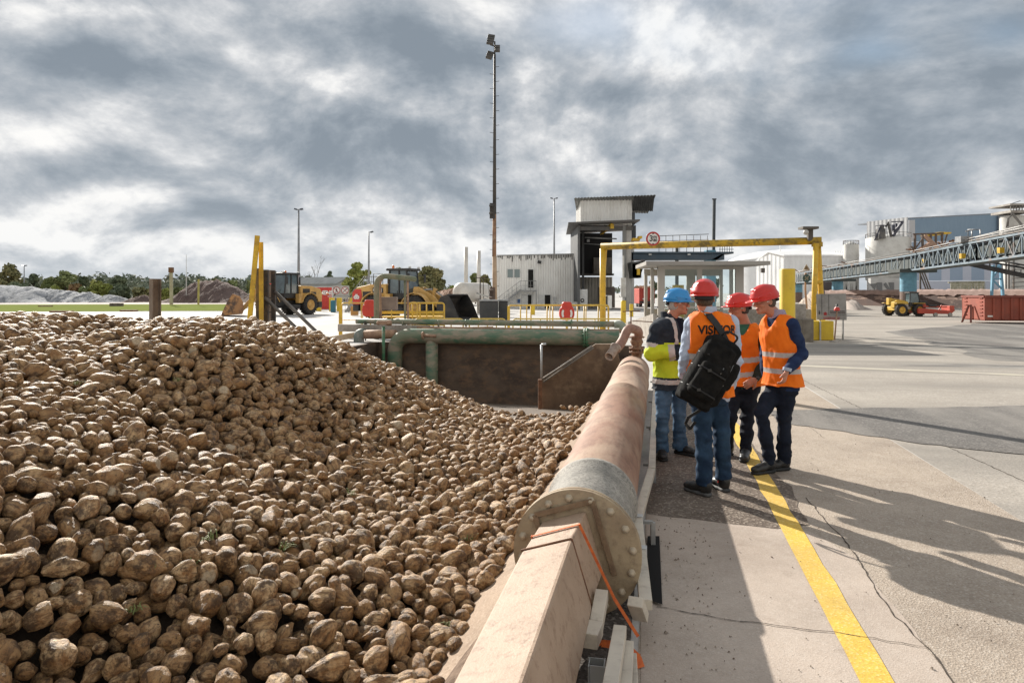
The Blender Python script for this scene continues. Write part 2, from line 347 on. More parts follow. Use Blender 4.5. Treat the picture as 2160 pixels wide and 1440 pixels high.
# yellow line painted along the pavement
ylm = stony('road_yellow', (.80, .52, .09), (.46, .32, .09), (.88, .70, .35), 90, .45, big=2.5, stain=(.33, .27, .17), stainf=.5, bump=.2)
mb = MB(); n = 60; L_ = [A(-4+16.5*i/n, 1.325+.006*NR.randn()) for i in range(n+1)]; R_ = [A(-4+16.5*i/n, 1.475+.006*NR.randn()) for i in range(n+1)]
for i in range(n): mb.poly([(*L_[i].xy, .0085), (*R_[i].xy, .0085), (*R_[i+1].xy, .0085), (*L_[i+1].xy, .0085)])
tag(mb.build('yellow_line', ylm), 'worn yellow line painted along the pavement', kind='structure')
mb = MB(); mb.poly([(*p.xy, .006) for p in (A(17.5, 3.3), A(15.5, 12), A(15.8, 12.0), A(17.9, 3.3))])
tag(mb.build('faded_line', M('faded_yellow', (.50, .46, .37), (.43, .39, .34), 1.2, .8, cpos=(.42, .55))), 'faded yellow line crossing the yard near the yellow box', kind='structure')
tm_m = M('tyre_marks', (.17, .16, .15), (.33, .31, .28), 1.2, .85, cpos=(.45, .55), stretch=(.25, 1, 1)); rs_ = random.Random(21)
for i in range(14):
    s0 = rs_.uniform(9, 34); t0 = rs_.uniform(3.4, 9); L0_ = rs_.uniform(4, 16); w = rs_.uniform(.12, .4); cv = rs_.uniform(-.05, .05); mb = MB(); pr0 = None
    for k in range(25):
        f = k/24; p = A(s0+cv*(f*L0_)**2*.5+rs_.uniform(-.02, .02), t0+f*L0_, .0045); q_ = A(s0+cv*(f*L0_)**2*.5+w*math.sin(math.pi*f)**.4*rs_.uniform(.7, 1.2)+.01, t0+f*L0_, .0045)
        if pr0: mb.poly([pr0[0], p, q_, pr0[1]])
        pr0 = (p, q_)
    tag(mb.build('tyre_mark', tm_m), 'dark tyre mark smeared across the grey yard', kind='structure')
# cracks and joints
crack_m = M('crack', (.04, .03, .025), (.10, .08, .06), 20, 1)
def crack(pts, w, z=.0060, jit=.012, seg=.06):
    mb = MB()
    for a, b in zip(pts[:-1], pts[1:]):
        d = b-a; k = max(2, int(d.length/seg)); nn = Vector((-d.y, d.x, 0)).normalized()
        if a is pts[0]: prev = a
        for i in range(1, k+1):
            q = a+d*(i/k)+(nn*((random.random()-.5)*2*jit) if i < k else Vector()); ww = w*(.3+1.1*random.random())
            mb.poly([(*(prev-nn*ww/2).xy, z), (*(prev+nn*ww/2).xy, z), (*(q+nn*w*.35).xy, z), (*(q-nn*w*.35).xy, z)]); prev = q
    return mb
for pts, w, lab in (([G(1700, 1050), G(1790, 1150), G(1830, 1215), G(1880, 1290), G(1960, 1370), G(2010, 1440), A(-1, 1.74)], .010, 'ragged dark joint between smooth and coarse pavement'),
                    ([G(1385, 1282), G(1510, 1305), G(1640, 1322), G(1760, 1335), G(1960, 1368)], .007, 'thin crack running across the yellow line'),
                    ([G(1690, 800), G(1830, 868), G(2000, 943), G(2160, 1015), A(-3, 3.3)], .012, 'long straight slab joint on the right of the pavement'),
                    ([G(1365, 1038), G(1440, 1036), G(1560, 1034)], .008, 'joint at the edge of the dark patch by the pipe'),
                    ([G(1700, 889), G(1790, 893), G(1930, 908)], .006, 'faint crack crossing the sunlit pavement'),
                    ([G(1680, 880), G(1740, 925)], .005, 'faint slanting crack behind the man in navy')):
    tag(crack(pts, w, .0098 if w == .007 else .0060).build('crack', crack_m), lab, kind='structure')
# loose dirt and small stones on the pavement
st = MB()
for i in range(900):
    s_, t_ = random.uniform(.8, 9), random.choice((random.uniform(.4, 3.2), random.uniform(.38, .8))); r = random.uniform(.0025, .008)*(1.6 if random.random() < .06 else 1)
    p = A(s_, t_, .008+r*.3); a = random.random()*6
    st.add([p+Vector((r*math.cos(a+k*2.1)*random.uniform(.7, 1.3), r*math.sin(a+k*2.1)*random.uniform(.7, 1.3), -r*.3)) for k in range(3)]+[p+Vector((0, 0, r*.7))], [(0, 1, 3), (1, 2, 3), (2, 0, 3)])
tag(st.build('grit', M('grit', (.12, .085, .06), (.42, .36, .3), 3, .95)), 'scattered grit and crumbs of soil on the pavement', 'grit', kind='stuff')
# ------------------------------------------------------------------ the pit
wall_m = M('pit_wall', (.14, .10, .072), (.075, .053, .04), 1.3, .75, bump=.4, bscale=18, c3=(.22, .13, .075), s3=3, f3=.75, p3=(.5, .68), stretch=(1, 1, 1.6))
slope_m = stony('slope_concrete', (.40, .30, .22), (.20, .14, .10), (.55, .45, .36), 90, .45, big=1.4, stain=(.13, .09, .065), stainf=.5, bump=.4)
fl_m = M('pit_floor', (.10, .075, .055), (.16, .12, .09), 3, .8, bump=.7, bscale=25, c3=(.3, .24, .18), s3=40, f3=.7)
mb = MB(); mb.poly([A(-12, PIT_L, -.65), A(-12, PIT_R, -.65), A(13, PIT_R, -.65), A(13, PIT_L, -.65)]); mb.poly([A(13, PIT_L, -.65), A(13, PIT_R, -.65), A(PIT_S, PIT_R, -2.06), A(PIT_S, PIT_L, -2.06)])
tag(mb.build('pit_floor', fl_m), 'dark wet gravelly floor of the beet pit', kind='structure')
def pitwall(name, lab, pts, off, m=wall_m):
    mb = MB(); mb.prism(pts, off); o = mb.build(name, m); return tag(o, lab, 'wall')
pitwall('pit_wall', 'brown stained back wall of the pit under the big green pipe', [A(PIT_S, PIT_L, .003), A(PIT_S, PIT_R, .003), A(PIT_S, PIT_R, -2.2), A(PIT_S, PIT_L, -2.2)], AX*.25)
pitwall('pit_wall', 'left side wall of the pit behind the beet heap', [A(-12, PIT_L, .003), A(PIT_S, PIT_L, .003), A(PIT_S, PIT_L, -2.2), A(-12, PIT_L, -2.2)], -AR*.25)
pitwall('pit_wall', 'right side wall of the pit beyond the concrete slope', [A(12.9, PIT_R, .003), A(PIT_S, PIT_R, .003), A(PIT_S, PIT_R, -2.2), A(12.9, PIT_R, -2.2)], AR*.25)
pitwall('pit_wall', 'wing wall with a slanting top rail at the far end of the pit', [P(1141, 868, 19), P(1143, 798, 19), P(1256, 726, 19.2), P(1300, 726, 19.5), P(1330, 880, 19.5)], Vector((.05, .3, 0)), M('wing_wall_sunlit', (.22, .14, .085), (.13, .08, .05), 1.3, .75, bump=.4, bscale=18, c3=(.34, .23, .14), s3=3, f3=.6, p3=(.5, .68)))  # lighter copy of the pit wall colour, with sunlight put into it
# sloping concrete edge beside the pipe
mb = MB(); K = 40; prof = [(PIT_R+.25, .012), (PIT_R-.02, .0), (-.52, -.17), (-.9, -.44), (-1.35, -.78)]
rows = []
for i in range(K+1):
    s_ = -12+24.95*i/K; rows.append([A(s_, t, z+(0.012*NR.randn() if j > 1 else 0)) for j, (t, z) in enumerate(prof)])
for i in range(K):
    for j in range(len(prof)-1): mb.add([rows[i][j], rows[i+1][j], rows[i+1][j+1], rows[i][j+1]], [(0, 1, 2, 3)], True)
mb.poly([rows[K][j] for j in range(len(prof))]+[A(12.95, -1.35, -1.6), A(12.95, PIT_R+.25, -1.6)])
tag(mb.build('concrete_slope', slope_m), 'sloping pinkish concrete edge between the beets and the pipe', 'slope', kind='structure')
# heap of fine soil lying on the slope near the camera
mb = MB(); K = 60; J = 12; rows = []
for i in range(K+1):
    s_ = -1+5.2*i/K; w = max(0, min(1, (4.1-s_)/1.2)); row = []
    for j in range(J+1):
        t = -.30-.36*j/J; q = math.sin(math.pi*j/J); hh = .10*q*w*(.75+.5*math.sin(s_*5+j)*.4+.3*NR.rand()); row.append(A(s_, t, .68*(t+.27)-.004+hh))
    rows.append(row)
for i in range(K):
    for j in range(J): mb.add([rows[i][j], rows[i+1][j], rows[i+1][j+1], rows[i][j+1]], [(0, 1, 2, 3)], True)
tag(mb.build('soil_drift', M('soil', (.24, .165, .115), (.14, .09, .06), 12, .95, bump=.9, bscale=70, c3=(.38, .28, .2), s3=60, f3=.6)), 'drift of loose brown soil caught beside the box beam', 'soil', kind='stuff')
# ------------------------------------------------------------------ the big red pipe, its flange and the box beam
pipe_m = M('red_pipe', (.40, .28, .20), (.31, .175, .12), 2.2, .75, bump=.25, bscale=45, c3=(.14, .075, .05), s3=9, f3=.5, p3=(.48, .68), stretch=(1, .45, 1), cpos=(.42, .6))
grey_pipe = M('grey_pipe', (.27, .255, .225), (.44, .41, .36), 4, .75, bump=.25, bscale=90, c3=(.12, .11, .10), s3=60, f3=.7, p3=(.45, .62))
flange_m = M('flange', (.40, .31, .20), (.30, .22, .14), 5, .7, bump=.2, bscale=60, c3=(.16, .11, .07), s3=18, f3=.6)
beam_m = M('box_beam', (.44, .315, .225), (.37, .26, .18), 3, .65, bump=.25, bscale=70, c3=(.19, .105, .065), s3=16, f3=.6, p3=(.52, .68))
ZC = .33; FS = 3.80
pr = thing('pipeline', 'huge dusty red pipe lying along the edge of the pit', 'pipe', A(FS, 0, 0), YAW)
def ring(s, r, t=0, n=48): return [A(s, t, ZC) + AR*(r*math.cos(2*math.pi*i/n)) + Vector((0, 0, r*math.sin(2*math.pi*i/n))) for i in range(n)]
def pipe_seg(prof, n=48):
    mb = MB(); vs = []
    for s, r in prof: vs += ring(s, r, 0, n)
    return mb.add(vs, [(i*n+j, i*n+(j+1) % n, (i+1)*n+(j+1) % n, (i+1)*n+j) for i in range(len(prof)-1) for j in range(n)], True)
E0 = 12.9
prof = [(4.72, .29), (7.0, .29), (8.75, .29), (8.76, .297), (8.79, .297), (8.80, .29), (10.9, .29), (10.91, .298), (10.95, .298), (10.96, .288), (E0-.25, .285), (E0-.1, .25), (E0, .18), (E0+.04, .01)]
pipe_seg(prof).build('pipe_barrel', pipe_m, pr)
pipe_seg([(FS+.06, .285), (4.66, .285), (4.68, .303), (4.74, .303), (4.76, .288)]).build('grey_section', grey_pipe, pr)
mb = pipe_seg([(FS, .02), (FS, .345), (FS+.004, .35), (FS+.028, .35), (FS+.03, .335), (FS+.036, .335), (FS+.038, .35), (FS+.062, .35), (FS+.066, .345), (FS+.066, .28)], 64)
fl = mb.build('flange', flange_m, pr); fl.modifiers.new('n', 'EDGE_SPLIT').split_angle = R(40)
bolt = None
for i in range(16):
    a = 2*math.pi*(i+.35)/16; c = A(FS, 0, ZC)+AR*(.305*math.cos(a))+Vector((0, 0, .305*math.sin(a)))
    if bolt is None:
        mb = MB(); base = A(FS, 0, ZC)
        mb.lathe([(0.0, .024), (.010, .024), (.012, .021), (.0165, .020), (.0165, .002), (.024, .002), (.024, -.001)], base, 6, -AX)
        bolt = mb.build('bolt', M('bolt', (.50, .42, .31), (.4, .33, .24), 20, .5, .2), pr); b0 = bolt; bpos = base
        o = bolt
    else: o = b0.copy(); COL.objects.link(o); o.parent = pr
    inv = WM[pr.name].inverted().to_3x3(); o.location = inv @ (c-bpos)
# box beam welded to the flange, turned about its own length
q = R(-17)
def bx(s, a, b, ci=(0, 0)):  # a across, b up in the beam's own rolled frame
    x = math.cos(q)*a - math.sin(q)*b; y = math.sin(q)*a + math.cos(q)*b
    return A(s, x+ci[0], y+ci[1])
q = R(17)
def boxseg(mb, s0, s1, c0, c1, w, h, r=.0):
    a = [bx(s0, i*w/2, j*h/2, c0) for i, j in ((-1, -1), (1, -1), (1, 1), (-1, 1))]; b = [bx(s1, i*w/2, j*h/2, c1) for i, j in ((-1, -1), (1, -1), (1, 1), (-1, 1))]
    mb.add(a+b, [(0, 1, 2, 3), (7, 6, 5, 4), (0, 4, 5, 1), (1, 5, 6, 2), (2, 6, 7, 3), (3, 7, 4, 0)])
c_f = (.0, .33); c_k = (-.10, .235+.02); c_n = (-.10, .22)
mb = MB()
boxseg(mb, FS-.002, 3.42, (-.02, .375), (-.055, .345), .25, .33)
bsub = mb.build('box_beam', beam_m, pr, bev=.008)
mb = MB(); boxseg(mb, 3.425, -1.5, (-.052, .343), (-.052, .335), .262, .345); mb.build('box_beam', beam_m, pr, bev=.014)
mb = MB()   # weld seam, and the raised frame on the flange
for (i, j), (k, l) in (((-1, 1), (1, 1)), ((1, 1), (1, -1))):
    mb.tube([bx(3.424, i*.131, j*.172, (-.055, .345)), bx(3.424, k*.131, l*.172, (-.055, .345))], .006, 6)
mb.build('weld_seam', rust, pr)
mb = MB()
c = (-.01, .385)
for (i, j), (k, l) in (((-1, 1), (1, 1)), ((1, 1), (1, -1)), ((-1, 1), (-1, -1))):
    mb.beam(bx(FS-.016, i*.165, j*.205, c), bx(FS-.016, k*.165, l*.205, c), .012, .03)
mb.build('collar', M('collar', (.16, .10, .06), (.26, .18, .11), 8, .8, bump=.3), pr, bev=.003)
# orange lashing strap round the beam
strap_m = M('orange_strap', (.72, .17, .035), (.55, .11, .03), 30, .7)
sp = thing('lashing_strap', 'orange lashing strap tied over the box beam', 'strap', A(3.6, .1, 0), YAW)
def ribbon(mb, pts, w, up=None, th=.003):
    for i in range(len(pts)-1):
        a, b = Vector(pts[i]), Vector(pts[i+1]); mb.beam(a, b+(b-a).normalized()*.004, w, th, up if up is not None else (0, 0, 1))
    return mb
cs = (-.035, .36)
e = .004; w2, h2 = .125+e, .168+e
mb = MB(); ns = [bx(3.60, -w2, -h2, cs), bx(3.585, -w2, h2, cs), bx(3.60, w2, h2, cs)]
ribbon(mb, ns[1:], .017, bx(0, 0, 1)-bx(0, 0, 0)); ribbon(mb, ns[:2], .022, bx(0, -1, 0)-bx(0, 0, 0))
tp = P(1296, 1262, 3.38); ribbon(mb, [ns[2], tp], .014, (-.3, -1, .25)); ribbon(mb, [tp, P(1345, 1340, 3.34)], .016, (.2, -1, .1))
mb.build('strap', strap_m, sp)
mb = MB(); ribbon(mb, [P(1230, 1338, 3.55), P(1270, 1356, 3.35), P(1320, 1362, 3.25), P(1345, 1385, 3.2), P(1352, 1405, 3.18)], .035, (.1, -.8, .6)); mb.build('strap_tail', strap_m, sp)
# rubble channel between beam and pavement
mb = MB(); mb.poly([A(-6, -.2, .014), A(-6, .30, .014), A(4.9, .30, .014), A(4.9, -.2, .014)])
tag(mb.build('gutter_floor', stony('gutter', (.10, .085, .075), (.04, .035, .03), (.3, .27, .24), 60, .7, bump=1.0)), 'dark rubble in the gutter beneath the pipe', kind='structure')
# pale cable duct along the pipe
tray_m = M('cable_duct', (.64, .575, .475), (.54, .48, .40), 4, .5, bump=.05, c3=(.25, .2, .15), s3=12, f3=.4)
ct = thing('cable_duct', 'long cream steel cable duct running beside the red pipe', 'cable duct', A(6, .4, 0), YAW)
def tr(u, v, z): p = G(u, v, z); return p
zt = .20
T0 = A(16.5, .385, zt); T1 = tr(1344, 1095, zt+.01); T2 = tr(1362, 1275, zt-.03)
mb = MB()
def duct(mb, a, b, w=.062, h=.05): mb.beam(a, b, w, h)
duct(mb, T0, A(9.5, .385, zt)); duct(mb, A(9.47, .385, zt), A(6.2, .382, zt)); duct(mb, A(6.17, .38, zt), T1)
mb.build('duct', tray_m, ct, bev=.003)
mb = MB(); m1 = T1+(T2-T1)*.45; duct(mb, T1+(T2-T1)*.03, m1, .066, .055); duct(mb, m1+(T2-m1)*.05, T2, .066, .055)
mb.build('duct', tray_m, ct, bev=.003)
mb = MB(); duct(mb, tr(1340, 1268, .25), tr(1352, 1300, .12), .075, .05); mb.build('duct_end', tray_m, ct, bev=.004)
mb = MB()
for s_ in (4.9, 6.5, 8.3, 10.2, 12.5):
    mb.beam(A(s_, .30, zt-.03), A(s_, .40, zt-.03), .03, .02); mb.beam(A(s_, .40, .01), A(s_, .40, zt-.03), .03, .03)
mb.build('bracket', galv, ct)
for s_ in (T1, m1):
    mb = MB(); mb.beam(s_-AX*.03, s_+AX*.03, .078, .064); mb.build('clip', light_steel, ct, bev=.003)
c2 = thing('cable_duct', 'near bundle of white steel duct tubes leaning by the box beam', 'cable duct', A(3.2, .3, 0), YAW)
d0 = P(1262, 1245, 3.38); d1 = P(1248, 1320, 3.20); d2 = P(1278, 1470, 2.55)
mb = MB(); mb.beam(P(1270, 1252, 3.42), P(1258, 1318, 3.22), .062, .058); mb.build('duct', tray_m, c2, bev=.003)
mb = MB(); mb.beam(P(1256, 1322, 3.2), P(1243, 1352, 3.05), .074, .066); mb.build('duct_sleeve', tray_m, c2, bev=.003)
mb = MB(); mb.beam(P(1308, 1330, 3.12), P(1285, 1470, 2.5), .058, .055); mb.build('duct', tray_m, c2, bev=.003)
mb = MB(); mb.beam(P(1325, 1360, 3.1), P(1318, 1475, 2.6), .05, .045); mb.beam(P(1336, 1385, 3.15), P(1340, 1480, 2.7), .03, .04); mb.build('duct', tray_m, c2, bev=.003)
mb = MB()
for k in range(2): mb.tube([P(1322+k*6, 1375, 3.05), P(1318+k*5, 1420, 2.8), P(1312+k*7, 1475, 2.6)], .008, 6)
mb.build('cable', M('grey_cable', (.45, .45, .43), rough=.5), c2)
mb = MB()
b0_ = P(1259, 1405, 2.95)
for dx in (-.033, .033): mb.box(b0_+Vector((dx, 0, -.06)), (.004, .07, .16), YAW)
for dy in (-.033, .033): mb.box(b0_+Vector((0, dy, -.06)), (.07, .004, .16), YAW)
tag(mb.build('steel_stub', light_steel), 'short hollow square steel post beside the white ducts', 'post')
# dark slot in the pavement
mb = MB(); sl = [G(1366, 1136), G(1391, 1136), G(1397, 1282), G(1380, 1276), G(1358, 1262)]
mb.poly([(p.x, p.y, .021) for p in sl]); tag(mb.build('drain_slot', M('void', (.006, .005, .005), rough=1)), 'narrow dark slot open in the pavement beside the duct', kind='structure')
# ------------------------------------------------------------------ valve stack on the far end of the red pipe
vs_ = thing('valve_stack', 'rusty valve with a bent discharge spout on top of the red pipe', 'valve', A(12.5, 0, 0), YAW)
vb = P(1343, 744, 12.35)
mb = MB(); up = Vector((0, 0, 1))
mb.lathe([(.09, -.10), (.09, 0), (.135, 0), (.135, .03), (.075, .03), (.075, .07), (.14, .07), (.14, .10), (.08, .10), (.10, .16), (.12, .2), (.10, .25), (.08, .27), (.14, .27), (.14, .30), (.085, .30)], vb, 20)
mb.build('valve_body', M('rust_dark', (.20, .095, .06), (.32, .2, .12), 20, .75, bump=.3), vs_)
mb = MB()
for i in range(8): a = i*math.pi/4; mb.cyl(vb+Vector((.118*math.cos(a), .118*math.sin(a), -.01)), vb+Vector((.118*math.cos(a), .118*math.sin(a), .12)), .012, n=6)
mb.build('flange_bolts', rust, vs_)
mb = MB(); e0 = vb+up*.20
pts = rounded([e0, P(1349, 698, 12.25), P(1325, 690, 12.0), P(1312, 722, 11.9), P(1297, 738, 11.7)], .18, 7)
mb.tube(pts, .080, 16, cap=False); mb.build('elbow', M('red_elbow', (.34, .19, .14), (.22, .11, .08), 6, .6, bump=.15), vs_)
mb = MB(); a_, b_ = P(1299, 733, 11.72), P(1285, 752, 11.5); d_ = (b_-a_).normalized(); mb.lathe([(.099, 0), (.099, .03), (.078, .03), (.078, .30), (.066, .30), (.066, .1)], a_-d_*.0, 18, d_); mb.build('spout', M('spout', (.42, .36, .32), (.3, .22, .18), 12, .6), vs_)
mb = MB(); mb.tube(arc(vb+Vector((.20, -.1, -.01)), .085, 0, 2*math.pi*.98, 18, (1, 0, 0), (0, .25, 1)), .009, 6)
mb.cyl(vb+Vector((.10, -.05, .03)), vb+Vector((.22, -.1, -.01)), .012, n=8); mb.build('hand_wheel', dark_steel, vs_)
mb = MB(); mb.beam(vb+Vector((-.08, 0, .58)), vb+Vector((.28, -.05, .56)), .016, .016); mb.cyl(vb+Vector((-.12, -.1, .50)), vb+Vector((-.12, -.1, .75)), .012, n=8); mb.beam(vb+Vector((-.27, -.1, .75)), vb+Vector((.05, -.1, .76)), .03, .018); mb.build('handle', rust, vs_)
# ------------------------------------------------------------------ green pipework at the back of the pit
green = M('green_pipe', (.09, .18, .115), (.20, .225, .15), 1.6, .6, bump=.15, bscale=30, c3=(.34, .28, .21), s3=2.5, f3=.9, p3=(.44, .58), cpos=(.42, .6), stretch=(.5, 1, 1.6))
green2 = M('green_pipe_bright', (.06, .20, .10), (.12, .19, .11), 3, .5, c3=(.3, .26, .19), s3=6, f3=.6, bump=.1)
gp = thing('green_pipe', 'thick green pipe laid across the far end of the pit', 'pipe', A(22.6, -5, 0), YAW)
Yg = 22.4
def PG(u, v, dY=0): # points across the pit end, on the line square to the red pipe
    Y = (Yg+dY); s = Y/math.cos(TH)
    k = (u-1080)/F_; # intersect ray with plane s = const
    s0 = 22.75+dY; den = k*math.sin(TH)+math.cos(TH); Yd = (s0 + A0.x*math.sin(TH))/den
    return P(u, v, Yd)
mb = MB(); mb.tube(rounded([PG(833, 790), PG(833, 708), PG(1306, 713)], .75, 9), .26, 24); mb.build('pipe_run', green, gp)
mb = MB(); mb.tube([PG(911, 712), PG(911, 800), PG(911, 870)], .215, 20); mb.tube([PG(911, 856), PG(911, 857)], .228, 20); mb.build('pipe_leg', green, gp)
mb = MB(); c_ = PG(1236, 712); ex = (PG(1250, 712)-PG(1236, 712)).normalized(); mb.tube([c_-ex*.05, c_+ex*.0], .32, 24); mb.tube([c_+ex*.02, c_+ex*.07], .32, 24)
for i in range(14): a = i*2*math.pi/14; w = Vector((0, 0, 1))*math.sin(a)*.29+ex.cross(Vector((0, 0, 1)))*math.cos(a)*.29; mb.cyl(c_-ex*.09+w, c_+ex*.11+w, .02, n=6)
mb.build('pipe_flange', green2, gp)
mb = MB(); mb.tube([PG(893, 706)-Vector((0, .25, 0)), PG(922, 708)-Vector((0, .25, 0))], .055, 10); mb.tube([PG(893, 706)-Vector((0, .28, 0)), PG(896, 706)-Vector((0, .28, 0))], .13, 12); mb.build('stub_valve', pale_rust, gp)
g2 = thing('green_pipe', 'slim green pipe running above the thick one', 'pipe', A(23.4, -4, 0), YAW)
mb = MB(); mb.tube([PG(752, 677, .7), PG(900, 679, .7), PG(1300, 684, .7)], .10, 14); mb.build('pipe_run', green, g2)
mb = MB(); mb.tube(rounded([PG(1296, 684, .7), PG(1313, 684, .7), PG(1315, 702, .6)], .15), .13, 12); mb.build('elbow', M('pale_green', (.36, .38, .33), (.25, .3, .22), 5, .6), g2)
for u in (771, 850, 925, 983, 1205): 
    mb = MB(); p = PG(u, 681, .7); mb.tube([p-Vector((.03, 0, 0)), p+Vector((.03, 0, 0))], .125, 12); mb.beam(p-Vector((0, 0, .1)), Vector((p.x, p.y, 0)), .04, .04); mb.build('pipe_support', dark_steel if u < 800 else green, g2)
g3 = thing('green_pipe', 'upright thin green standpipe with a valve at its top', 'pipe', PG(810, 700, -.4), YAW)
mb = MB(); mb.tube([PG(809, 688, -.4), PG(809, 790, -.4)], .055, 10); mb.build('standpipe', green2, g3)
mb = MB(); p = PG(808, 681, -.4); mb.box(p, (.3, .16, .14)); mb.tube([p+Vector((.12, 0, 0)), p+Vector((.30, 0, 0))], .10, 12); mb.ball(p-Vector((.16, 0, 0)), .08); mb.build('valve_body', pale_rust, g3, bev=.02)
g4 = thing('grey_pipe', 'grey and beige pipe stub lying before the kerb beam', 'pipe', PG(770, 715, .1), YAW)
mb = MB(); mb.tube([PG(762, 705, .1), PG(835, 705, .1)], .16, 16); mb.build('pipe_run', pale_rust, g4)
mb = MB(); mb.tube(rounded([PG(770, 703, .1), PG(757, 704, .1), PG(757, 735, .1)], .1), .185, 16); mb.build('elbow', M('bluegreen', (.16, .19, .17), (.3, .29, .26), 4, .6, bump=.1), g4)
mb = MB(); mb.beam(PG(716, 691, .6), PG(905, 694, .6), .3, .26); tag(mb.build('kerb_beam', concrete, bev=.02), 'grey concrete kerb beam lying under the slim green pipe', 'kerb')
mb = MB(); mb.beam(PG(690, 717, 0), PG(757, 705, .2), .2, .2); tag(mb.build('timber_plank', M('plank', (.52, .40, .28), (.42, .31, .2), 4, .8), bev=.01), 'pale plank lying beside the left edge of the pit', 'plank')
mb = MB(); mb.beam(PG(880, 690, .4), PG(1310, 697, .4), .09, .07); mb.beam(PG(890, 694, .2), PG(1040, 690, .3), .08, .06)
tag(mb.build('thin_pipe', pale_rust), 'thin rusty pipe lying behind the thick green one', 'pipe')
# brace and rail on the pit wall
wr = thing('pit_rail', 'slanting pipe rail fixed along the wing wall top', 'rail', P(1145, 800, 18.8), 0)
mb = MB(); mb.tube([P(1146, 799, 18.85), P(1249, 730, 19.0)], .035, 8); mb.tube([P(1146, 806, 18.85), P(1252, 733, 19.0)], .025, 8); mb.build('handrail', M('dull_rail', (.16, .14, .12), (.26, .22, .18), 8, .7), wr)
mb = MB(); mb.tube([P(1142, 727, 18.9), P(1142, 800, 18.9)], .03, 8); mb.tube([P(1142, 727, 18.9), P(1152, 725, 18.9)], .03, 8); mb.build('rail_post', light_steel, wr)
mb = MB(); mb.beam(P(1139, 800, 18.8), P(1139, 866, 18.8), .12, .10); mb.build('rail_post', rust, wr)
# ------------------------------------------------------------------ the heap of sugar beets
def beet_mat():
    m = bpy.data.materials.new('beet_skin'); m.use_nodes = True; nt = m.node_tree; N = nt.nodes; L = nt.links; b = N['Principled BSDF']
    at = N.new('ShaderNodeAttribute'); at.attribute_name = 'tint'; sp = N.new('ShaderNodeSeparateColor'); L.new(at.outputs['Color'], sp.inputs[0])
    lc = N.new('ShaderNodeAttribute'); lc.attribute_name = 'root_pos'; oi = N.new('ShaderNodeObjectInfo')
    def Mt(op, a, b_=None):
        n = N.new('ShaderNodeMath'); n.operation = op
        for i, v in enumerate((a, b_)):
            if v is None: continue
            if isinstance(v, (int, float)): n.inputs[i].default_value = v
            else: L.new(v, n.inputs[i])
        return n.outputs[0]
    rnd = Mt('FRACT', Mt('ADD', sp.outputs[0], oi.outputs['Random'])); r2 = Mt('FRACT', Mt('MULTIPLY', rnd, 7.31))
    cb = N.new('ShaderNodeVectorMath'); cb.operation = 'ADD'; L.new(lc.outputs['Vector'], cb.inputs[0])
    c3 = N.new('ShaderNodeCombineXYZ'); L.new(Mt('MULTIPLY', rnd, 97), c3.inputs[0]); L.new(Mt('MULTIPLY', rnd, 43), c3.inputs[1]); L.new(c3.outputs[0], cb.inputs[1])
    def noise(sc, det, rg, st=(1, 1, 1), dist=0):
        mp = N.new('ShaderNodeMapping'); mp.inputs['Scale'].default_value = st; L.new(cb.outputs[0], mp.inputs[0])
        n = N.new('ShaderNodeTexNoise'); n.inputs['Scale'].default_value = sc; n.inputs['Detail'].default_value = det; n.inputs['Roughness'].default_value = rg; n.inputs['Distortion'].default_value = dist; L.new(mp.outputs[0], n.inputs['Vector']); return n.outputs[0]
    def mr(src, a, c, lo=0, hi=1):
        r = N.new('ShaderNodeMapRange'); r.inputs['From Min'].default_value = a; r.inputs['From Max'].default_value = c; r.inputs['To Min'].default_value = lo; r.inputs['To Max'].default_value = hi; L.new(src, r.inputs[0]); return r.outputs[0]
    def mix(f, A_, B_):
        x = N.new('ShaderNodeMix'); x.data_type = 'RGBA'; L.new(f, x.inputs[0])
        for i, q in ((6, A_), (7, B_)):
            if isinstance(q, tuple): x.inputs[i].default_value = (*q, 1)
            else: L.new(q, x.inputs[i])
        return x.outputs[2]
    c = mix(r2, (.43, .25, .105), (.78, .55, .31))
    n1 = noise(1.1, 6, .65); n2 = noise(3.6, 6, .72); n3 = noise(.75, 5, .7); st = noise(1.6, 5, .65, (.45, 2.4, 2.4), .6); fine = noise(11, 4, .75)
    c = mix(mr(n1, .40, .62), c, (.33, .175, .072))          # skin browned by soil
    c = mix(mr(st, .48, .60, 0, .75), c, (.15, .085, .042))   # long creases
    c = mix(mr(n3, .50, .60, 0, .88), c, (.085, .050, .028))  # caked mud
    c = mix(mr(n2, .57, .67, 0, .8), c, (.055, .034, .020))
    c = mix(mr(fine, .60, .72, 0, .55), c, (.06, .038, .022))
    c = mix(mr(n2, .28, .40, .7, 0), c, (.66, .47, .28))
    fl = mix(mr(n2, .45, .6, 0, .7), (.66, .56, .40), (.34, .24, .15))
    cutf = Mt('MULTIPLY', sp.outputs[1], .85)
    x = N.new('ShaderNodeMix'); x.data_type = 'RGBA'; L.new(cutf, x.inputs[0]); L.new(c, x.inputs[6]); L.new(fl, x.inputs[7]); c = x.outputs[2]
    L.new(c, b.inputs['Base Color']); b.inputs['Roughness'].default_value = .58; b.inputs['Specular IOR Level'].default_value = .4
    bp = N.new('ShaderNodeBump'); bp.inputs['Strength'].default_value = .95; bp.inputs['Distance'].default_value = .014
    L.new(Mt('ADD', Mt('ADD', Mt('MULTIPLY', st, 1.2), Mt('MULTIPLY', n2, .7)), Mt('MULTIPLY', fine, .3)), bp.inputs['Height']); L.new(bp.outputs[0], b.inputs['Normal'])
    return m
beet_m = beet_mat()
import bmesh
